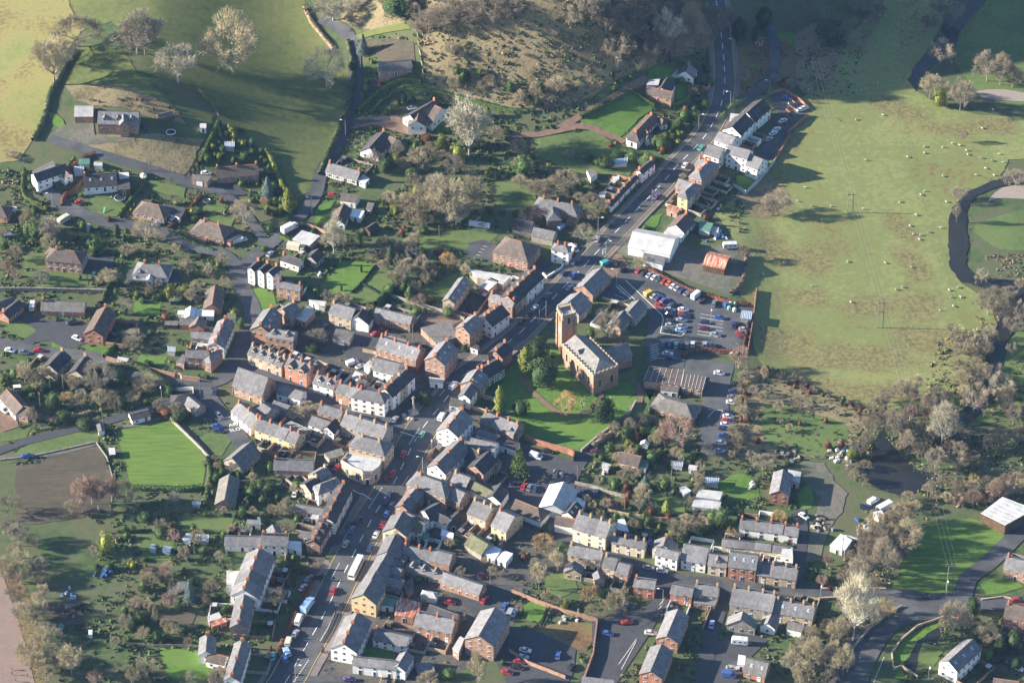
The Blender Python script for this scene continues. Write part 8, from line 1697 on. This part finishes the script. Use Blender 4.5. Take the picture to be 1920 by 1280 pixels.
for a in [("200 676 250 690 295 700 328 708", "long orange brick wall", "along the lane below striped lawns", 2.0, .4, "wall_B"), ("336 706 342 712 372 716", "short brick wall", "at the bend brick house", 2.0, .4, "wall_B"), ("985 825 1000 832 1035 842 1065 850 1076 855 1074 865", "bright red brick wall", "at the churchyard's near edge", 2.4, .4, "wall_R"), ("1090 848 1120 822 1150 800 1180 778 1192 755", "dark stone churchyard wall", "descending right of the lawn", 1.4, .5),
          ("0 546 60 546 130 548 200 550", "long pale retaining wall", "behind the low red bungalow", 1.8, .4, "wall_S"), ("1130 562 1160 570 1195 582", "pale stone wall", "between almshouses and car park", 1.2, .4, "wall_U"), ("320 788 345 812 372 838 392 860", "old stone wall", "round the bowling green's right side", 1.3, .4), ("1375 350 1398 365 1420 345 1452 305", "grey block wall", "round the corner lawn by the meadow", 1.3, .3, "wall_G"),
          ("1418 545 1412 600 1402 660", "red brick wall", "between main car park and meadow", 1.3, .3, "wall_R"), ("1515 218 1480 248 1478 262 1455 300 1442 318", "winding red brick wall", "between modern terrace and meadow", 1.3, .3, "wall_R"), ("1445 178 1470 172 1500 190 1515 205", "red brick wall", "behind the residents car park", 1.3, .3, "wall_R"), ("960 1112 1010 1132 1060 1150 1120 1165 1112 1230 1090 1290", "orange brick wall", "round the rough walled plot", 1.8, .4, "wall_B"),
          ("955 1222 990 1245 1060 1272", "brick boundary wall", "below the lower car park", 1.5, .3, "wall_B"), ("1018 515 1025 522 1052 505 1060 492", "curved white wall", "below the tall narrow white house", 1.0, .35, "wall_W"), ("725 555 790 575 850 592 870 600", "garden terrace wall", "above the brown courtyard", 1.4, .4), ("1275 1070 1340 1104 1270 1130", "brick garden wall", "beside the stone cottage pair", 1.3, .3, "wall_B") if False else ("1330 1100 1345 1110 1330 1150 1318 1180", "brick garden wall", "beside the stone cottage pair", 1.5, .3, "wall_B"),
          ("1675 1255 1672 1225 1690 1200 1720 1175 1770 1158 1800 1162", "pale curved stone parapet", "inside the big road bend", 1.0, .35, "wall_U"), ("1720 1270 1690 1250 1675 1255", "pale end parapet", "by the bottom road junction", 1.0, .35, "wall_U"), ("1540 1106 1600 1104 1660 1106", "low stone bridge parapet", "on the far side of the street", 1.0, .4, "wall_U"), ("1535 1124 1570 1122 1600 1130", "low stone bridge parapet", "on the near side of the street", 1.0, .4, "wall_U"), ("1588 1260 1600 1215 1630 1180 1665 1152 1690 1138", "dark roadside wall", "outside the big road bend", 1.0, .35),
          ("1450 1085 1430 1092 1290 1120", "x", "x") if False else ("1840 1125 1880 1120 1918 1128", "low kerb wall", "below the corner garden", .7, .3, "wall_U"), ("583 630 610 640 650 650 680 660", "x", "x") if False else ("680 660 700 664 725 672", "pale boarded wall", "left of the brick shop terrace", 1.6, .2, "wall_U"), ("575 425 595 432 612 440", "low red boarded wall", "beside the picture window bungalow", 1.6, .2, "wall_B"), ("0 863 50 858 100 848 180 830 200 858 212 900", "low pale path wall", "round the ploughed allotment", .6, .3, "wall_S"),
          ("1078 908 1110 915 1140 925 1165 932 1210 940", "old stone wall", "behind the narrow lane yard", 1.4, .35), ("1140 960 1180 968 1240 975 1280 975", "buff stone wall", "above the pale yellow cottages", 1.3, .35, "wall_U")]:
    wall(*a)
# slatted fences : one thing each, posts as parts
def fence(pts, look, pl, hh=1.4, mat="wall_T", f='Z'):
    P = [(p.x, p.y) for p in world_pts(pt2(pts), f)]; cx, cy = P[len(P) // 2]; cz = h1(cx, cy); P2 = pt2(pts)
    root = thing("garden_fence", None, (cx, cy, cz), 0, look, pl, "fence", px=sum(q[0] for q in P2) / len(P2)); mb = MB(); pb = MB(); pb.box((0, 0, hh / 2), (.14, .14, hh + .2)); pm = pb.mesh("fence_post", ["wood_pole"])
    for i in range(len(P) - 1):
        a = Vector(P[i]); b = Vector(P[i + 1]); n = max(1, int((b - a).length / 3))
        for j in range(n):
            p = a.lerp(b, j / n); q = a.lerp(b, (j + 1) / n); d = q - p; c = (p + q) / 2
            for z in (.3, .7, 1.1): mb.box((c.x - cx, c.y - cy, (h1(*p) + h1(*q)) / 2 - cz + z), (d.length + .02, .05, .28), math.atan2(d.y, d.x))
            link("fence_post", pm, root, (p.x - cx, p.y - cy, h1(*p) - cz))
    link("rails", mb.mesh("rails", [mat]), root)
fence("782 60 785 90 792 130 795 158", "pale boundary fence", "right of the dug plot", 1.4, "wall_U"); fence("365 162 380 180 400 200 410 220", "weathered fence", "at the edge of the hill field"); fence("390 275 370 300 350 330", "dark post fence", "right of the hilltop garden")
fence("235 1208 290 1212 360 1212", "row of pale fence posts", "above the lower left lawns", 1.2, "wall_U"); fence("1025 1140 1015 1165 1000 1180", "pale garden fence", "in the rough walled plot"); fence("600 1205 615 1180 628 1150", "roadside railing", "beside the lower pavement", 1.1, "wall_G")
for k in range(7): x = 1455 + k * 6; y = 232 - k * 8; fence(f"{x} {y} {x + 17} {y + 12}", "short red garden fence", "behind the modern white terrace", 1.6, "wall_R")
# war memorial
mb = MB(); mb.box((0, 0, .25), (3.4, 3.4, .5)); mb.box((0, 0, .7), (2.5, 2.5, .5)); mb.box((0, 0, 1.2), (1.7, 1.7, .6)); p = ung(*fp('J', 1182, 535))
r = thing("war_memorial", None, tuple(p), R_(20), "stone cross war memorial on steps", "in the square", "memorial"); link("steps", mb.mesh("steps", ["stone_pale"]), r)
mb = MB(); mb.box((0, 0, 3.9), (.9, .7, 5.0), taper=.5); mb.box((0, 0, 6.9), (.34, .3, 1.6)); mb.box((0, 0, 7.0), (1.3, .3, .34)); link("cross", mb.mesh("cross", ["stone_pale"]), r)
# recycling banks
def _bank(mb): secs = [[(math.cos(t) * r, math.sin(t) * r, z) for t in [2 * math.pi * i / 10 for i in range(10)]] for z, r in ((0, .75), (.9, .85), (1.4, .7), (1.7, .35), (1.75, .02))]; loft(mb, secs, 0); mb.tube((0, -.7, 1.1), (0, -.9, 1.1), .18, .18, 8, 1)
for i, (x, y, c) in enumerate(((1640, 1008, 'silver'), (1672, 1010, 'green'), (1628, 1042, 'green'), (1668, 1055, 'white'))):
    p = ung(*fp('G', x, y)); thing("bottle_bank", unit_mesh("bottle_bank", _bank, ["paint_" + c, "rubber"]), tuple(p), 0, f"{c} domed bottle bank", "in the car park corner", "bottle bank", "bottle banks", px=x).location.z += .1
p = ung(*fp('G', 1600, 1020)); mb = MB(); mb.box((0, 0, .8), (2.0, 1.4, 1.6)); mb.box((0, 0, 1.7), (2.1, 1.5, .2), taper=.85); thing("recycling_bin", mb.mesh("recycling_bin", ["paint_blue"]), tuple(p), R_(60), "big blue recycling bin", "beside the bottle banks", "bin").location.z += .1
# oil tank, trampolines, swing, slide, igloo
def tramp(f, x, y, R, look, pl, col):
    p = ung(*fp(f, x, y)); r = thing("trampoline", None, tuple(p), 0, look, pl, "trampoline"); mb = MB(); n = 20
    for i in range(n):
        t, u = 2 * math.pi * i / n, 2 * math.pi * (i + 1) / n; mb.tube((math.cos(t) * R, math.sin(t) * R, .8), (math.cos(u) * R, math.sin(u) * R, .8), .16, .16, 5)
    link("rim", mb.mesh("rim", [col]), r); mb = MB(); mb.tube((0, 0, .78), (0, 0, .82), R, R, 20); link("mat", mb.mesh("mat", ["rubber"]), r)
    for i in range(4): lb = MB(); lb.tube((0, 0, -.1), (0, 0, .8), .05, .05, 5); link("leg", lb.mesh("leg", ["metal_pole"]), r, (math.cos(i * 1.57) * R * .9, math.sin(i * 1.57) * R * .9, 0))
tramp('A', 1282, 1003, 1.9, "round trampoline with white rim", "below the hilltop house garden", "lamp_head"); tramp('Q', 1440, 855, 2.2, "round trampoline with blue rim", "on the play lawn", "paint_paleblue"); tramp('R', 562, 892, 1.5, "grey covered round pool", "in the garden above the brown corner bungalow", "paint_grey")
p = ung(*fp('Q', 1255, 995)); r = thing("slide", None, tuple(p), R_(80), "green garden slide", "on the play lawn", "slide"); mb = MB(); mb.add([(-1.6, -.3, .1), (-1.6, .3, .1), (.6, .3, 1.4), (.6, -.3, 1.4), (-1.6, -.3, .2), (-1.6, .3, .2), (.6, .3, 1.5), (.6, -.3, 1.5)], [(0, 1, 2, 3), (7, 6, 5, 4), (0, 3, 7, 4), (1, 5, 6, 2), (0, 4, 5, 1), (3, 2, 6, 7)]); link("chute", mb.mesh("chute", ["paint_green"]), r)
mb = MB(); [mb.tube((.7, s * .28, 0), (.7, s * .28, 1.7), .05, .05, 5) for s in (-1, 1)]; [mb.tube((.75, -.28, z), (.75, .28, z), .03, .03, 4) for z in (.3, .6, .9, 1.2)]; link("ladder", mb.mesh("ladder", ["metal_pole"]), r)
p = ung(*fp('E', 1078, 45)); mb = MB(); loft(mb, [[(math.cos(t) * r_, math.sin(t) * r_, z) for t in [2 * math.pi * i / 10 for i in range(10)]] for z, r_ in ((0, 1.6), (.8, 1.5), (1.4, 1.0), (1.75, .3))]); mb.box((1.3, 0, .5), (.9, 1.0, 1.0)); thing("dome_tent", mb.mesh("dome_tent", ["paint_cream"]), tuple(p), R_(-60), "small cream domed tent", "beside the hill drive", "tent")
# garden furniture and heaps
def clutter(f, cx, cy, n, spread, cols, look, pl, cat, nm):
    for i in range(n):
        x, y = cx + rng.gauss(0, spread), cy + rng.gauss(0, spread * .6); p = ung(*fp(f, x, y)); mb = MB(); a, b, c = rng.uniform(.8, 2.2), rng.uniform(.5, 1.3), rng.uniform(.4, 1.1); mb.box((0, 0, c / 2), (a, b, c), taper=rng.uniform(.6, .95)); mb.box((a * .2, 0, c + .12), (a * .5, b * .7, .24), rng.uniform(0, 1)); mb.tube((-a * .5, -b * .4, 0), (a * .4, b * .5, c + .3), .06, .05, 5)
        cc = rng.choice(cols); thing(nm, mb.mesh(nm, [cc]), tuple(p), rng.uniform(0, 6.28), look, pl, cat, look + ' ' + pl, px=x)
clutter('P', 720, 110, 26, 48, ["paint_white", "rubber", "roof_r", "paint_grey", "paint_yellow", "paint_blue"], "rusty or painted scrap heap", "in the scrap yard", "scrap", "scrap_heap")
clutter('P', 370, 100, 22, 45, ["paint_white", "paint_grey", "rubber", "wall_U"], "small pale junk pile", "right of the back lane cottages", "scrap", "scrap_heap")
clutter('L', 560, 840, 24, 70, ["paint_white", "paint_white", "wall_U", "paint_paleblue"], "white wrapped bale or bag", "on the waste ground by the pond", "bale", "wrapped_bale"); clutter('L', 160, 840, 22, 60, ["paint_grey", "paint_silver", "rubber", "wall_T"], "dumped machine part", "above the lone brick barn house", "scrap", "scrap_heap")
clutter('G', 1540, 480, 14, 45, ["paint_blue", "paint_white", "paint_paleblue"], "blue or white covered bundle", "behind the metal barn", "bundle", "covered_bundle"); clutter('S', 1260, 1200, 9, 50, ["paint_white", "paint_red", "paint_yellow", "paint_green"], "bright plastic toy", "behind the yellow painted house", "toy", "garden_toy")
clutter('V', 1180, 560, 5, 40, ["paint_white", "metal_pole"], "white yard furniture piece", "behind the white shops", "furniture", "yard_furniture"); clutter('F', 480, 785, 3, 12, ["paint_white"], "white garden table or chair", "on the formal lawn's left", "furniture", "garden_furniture"); clutter('O', 430, 830, 5, 50, ["paint_white", "stone_pale"], "white garden ornament", "in the rough walled plot", "ornament", "garden_ornament")
clutter('K', 640, 970, 8, 40, ["paint_white", "paint_darkgreen", "wall_T"], "stored garden junk", "left of the brick garden workshop", "junk", "garden_junk"); clutter('X', 1465, 255, 5, 14, ["paint_white"], "white painted boulder", "across the round garden lawn", "boulder", "white_boulder"); clutter('K', 370, 1000, 6, 30, ["paint_grey", "paint_silver"], "grey covered lump", "beside the pale curved barn", "bundle", "covered_bundle")
clutter('M', 760, 450, 10, 40, ["paint_blue"], "bright blue tarpaulin", "on the lower left allotments", "tarpaulin", "tarpaulin"); clutter('M', 500, 630, 6, 35, ["paint_paleblue"], "pale blue sheeting", "on the lower left allotments", "tarpaulin", "tarpaulin"); clutter('M', 520, 730, 12, 50, ["rubber", "paint_grey"], "dark rubbish heap", "on the lower left allotments", "heap", "rubbish_heap")
# gravestones and bench by the church
gs = MB(); gs.box((0, 0, .5), (.6, .15, 1.0)); gs.box((0, 0, 1.02), (.45, .15, .15), taper=.6); GS = gs.mesh("gravestone", ["stone_pale"])
for x, y in ((520, 470), (535, 450), (550, 430), (560, 455), (540, 480), (525, 495), (870, 510), (885, 500), (900, 515), (395, 380), (880, 530), (735, 430)): p = ung(*fp('K', x, y)); thing("gravestone", GS, (p.x, p.y, .1), rng.uniform(-.3, .3), "pale upright gravestone", "in the churchyard", "gravestone", "churchyard gravestones", px=x)
# square clock-less planters and benches
for x, y in ((1110, 560), (1150, 585), (1170, 590)): p = ung(*fp('J', x, y)); mb = MB(); mb.box((0, 0, .4), (1.2, 1.2, .8), taper=1.15); mb.box((0, 0, .9), (.9, .9, .4), taper=.5); thing("planter", mb.mesh("planter", ["stone_pale"]), tuple(p), .3, "white stone planter", "near the war memorial", "planter", "planters in the square", px=x)
# solar panels of the long white bungalow are its own part
# people: one continuous skinned figure, copied
def person_mesh(col, pose):
    J = [(0, 0, .95), (0, 0, 1.2), (0, 0, 1.42), (0, .02, 1.55), (0, .02, 1.7), (.11, 0, .9), (.13 + pose * .05, .12 * pose, .5), (.13, .02, .06), (.14, .16, .03), (-.11, 0, .9), (-.13, -.16 * pose, .5), (-.13, -.22 * pose, .06), (-.14, -.08, .03), (.2, 0, 1.38), (.27, -.05, 1.1), (.27, .1, .85), (-.2, 0, 1.38), (-.27, .05, 1.1), (-.26, .18, .88)]
    E = [(0, 1), (1, 2), (2, 3), (3, 4), (0, 5), (5, 6), (6, 7), (7, 8), (0, 9), (9, 10), (10, 11), (11, 12), (2, 13), (13, 14), (14, 15), (2, 16), (16, 17), (17, 18)]; Rr = [.15, .15, .16, .06, .11, .09, .065, .045, .04, .09, .065, .045, .04, .07, .045, .035, .07, .045, .035]
    me = bpy.data.meshes.new("person"); me.from_pydata(J, E, []); o = bpy.data.objects.new("person", me); C.objects.link(o); md = o.modifiers.new("s", 'SKIN'); o.modifiers.new("u", 'SUBSURF').levels = 1
    for v, r_ in zip(me.skin_vertices[0].data, Rr): v.radius = (r_, r_)
    me.skin_vertices[0].data[0].use_root = True; m2 = bpy.data.meshes.new_from_object(o.evaluated_get(bpy.context.evaluated_depsgraph_get())); bpy.data.objects.remove(o); m2.materials.clear(); m2.materials.append(MATS[col]); m2.name = "person"; return m2
PM = [person_mesh("paint_black", 1), person_mesh("paint_navy", -1), person_mesh("paint_red", 1)]
for f, x, y, k, lk, pl in [('M', 93, 1222, 0, 'person in dark clothes standing', 'leftmost on the clay court'), ('M', 207, 1237, 1, 'person in navy clothes standing', 'in the middle of the clay court'), ('M', 262, 1225, 0, 'person in dark clothes walking', 'at the clay court right edge'), ('M', 90, 1185, 2, 'person in red standing', 'on the clay court'), ('M', 80, 655, 0, 'person in dark clothes', 'beside the court path'), ('M', 120, 1272, 1, 'person in navy clothes', 'at the court bottom edge'), ('M', 230, 1190, 0, 'person in dark clothes', 'behind the court walker'), ('M', 40, 600, 2, 'person in red', 'at the top of the court'),
                         ('J', 1002, 1050, 0, 'person in dark clothes', 'crossing by the red cars'), ('J', 232, 1110, 2, 'person in bright jacket', 'beside the parked white car'), ('I', 1210, 448, 2, 'person in red', 'walking above the bowls pavilion')]:
    p = ung(*fp(f, x, y)); thing("person", PM[k], (p.x, p.y, p.z + .25), rng.uniform(0, 6.28), lk, pl, "person")
# vehicle-less road furniture: traffic sign by the garage
p = ung(*fp('G', 690, 660)); r = thing("roadside_sign", None, tuple(p), R_(20), "white price board sign on a post", "outside the metal barn forecourt", "sign"); mb = MB(); mb.tube((0, 0, 0), (0, 0, 4.6), .09, .09, 6); link("post", mb.mesh("post", ["metal_pole"]), r); mb = MB()
for z in (4.3, 3.3, 2.5): mb.box((0, 0, z), (1.5, .12, .7))
link("sign_panel", mb.mesh("sign_panel", ["lamp_head"]), r)
# smoke from the garden fire
sm = bpy.data.materials.new("smoke"); sm.use_nodes = True; n = sm.node_tree; n.nodes.remove(n.nodes["Principled BSDF"]); pv = n.nodes.new("ShaderNodeVolumePrincipled"); pv.inputs['Color'].default_value = (.85, .88, .95, 1); pv.inputs['Density'].default_value = .07; n.links.new(pv.outputs[0], n.nodes["Material Output"].inputs['Volume']); MATS["smoke"] = sm
a = ung(*fp('M', 1215, 665)); mb = MB(); bm = bmesh.new()
for i, (dx, dz, r_) in enumerate(((0, .6, .6), (.9, 1.5, .9), (2.2, 2.4, 1.1), (3.8, 3.3, 1.5), (5.6, 4.0, 1.6), (7.6, 5.0, 2.1))):
    m4 = Matrix.Translation((dx, dx * .3, dz)) @ Matrix.Diagonal((r_ * 1.5, r_, r_ * .8, 1)); bmesh.ops.create_icosphere(bm, subdivisions=2, radius=1, matrix=m4)
me = bpy.data.meshes.new("smoke"); bm.to_mesh(me); bm.free(); me.materials.append(sm); o = link("smoke", me, None, tuple(a), kind='stuff'); o['label'] = "thin white smoke drifting from a garden fire"; o['category'] = "smoke"

# ------------------------------------------------------------------ the air
if HAZE > 0:
    hm = bpy.data.materials.new("haze"); hm.use_nodes = True; n = hm.node_tree; n.nodes.remove(n.nodes["Principled BSDF"]); pv = n.nodes.new("ShaderNodeVolumePrincipled"); pv.inputs['Color'].default_value = (.33, .56, 1.0, 1); pv.inputs['Density'].default_value = HAZE; n.links.new(pv.outputs[0], n.nodes["Material Output"].inputs['Volume'])
    MATS["haze"] = hm; mb = MB(); zb = -8.0; zt = CAM.z + 25; ya = CAM.y - 60; yb = 700.0; mb.box((0, (ya + yb) / 2, (zb + zt) / 2), (1500, yb - ya, zt - zb)); o = link("haze", mb.mesh("haze", ["haze"]), kind='stuff'); o['label'] = "thin pale blue winter haze over the whole town"; o['category'] = "haze"
# ------------------------------------------------------------------ labels
ORD = ['first', 'second', 'third', 'fourth', 'fifth', 'sixth', 'seventh', 'eighth', 'ninth', 'tenth', 'eleventh', 'twelfth']
def ordw(i): return ORD[i] if i < 12 else f"{i + 1}th" if (i + 1) % 10 not in (1, 2, 3) or 10 < i + 1 < 20 else f"{i + 1}" + {1: 'st', 2: 'nd', 3: 'rd'}[(i + 1) % 10]
byl = {}
for t in THINGS: byl.setdefault((t[1] + ' ' + t[2]).strip(), []).append(t)
for lab, L in byl.items():
    L.sort(key=lambda t: t[3])
    for i, t in enumerate(L):
        o = t[0]
        if t[3] == -1 or len(L) == 1: o['label'] = lab
        else: o['label'] = lab + (", leftmost" if i == 0 else ", rightmost" if i == len(L) - 1 else f", {ordw(i)} from left")
        if len(L) > 1 and 'group' not in o: o['group'] = lab
bad = [t[0]['label'] for t in THINGS if not 4 <= len(t[0]['label'].split()) <= 16]
print("LABELS out of range:", len(bad), bad[:10]); print("THINGS", len(THINGS), "OBJECTS", len(bpy.data.objects))
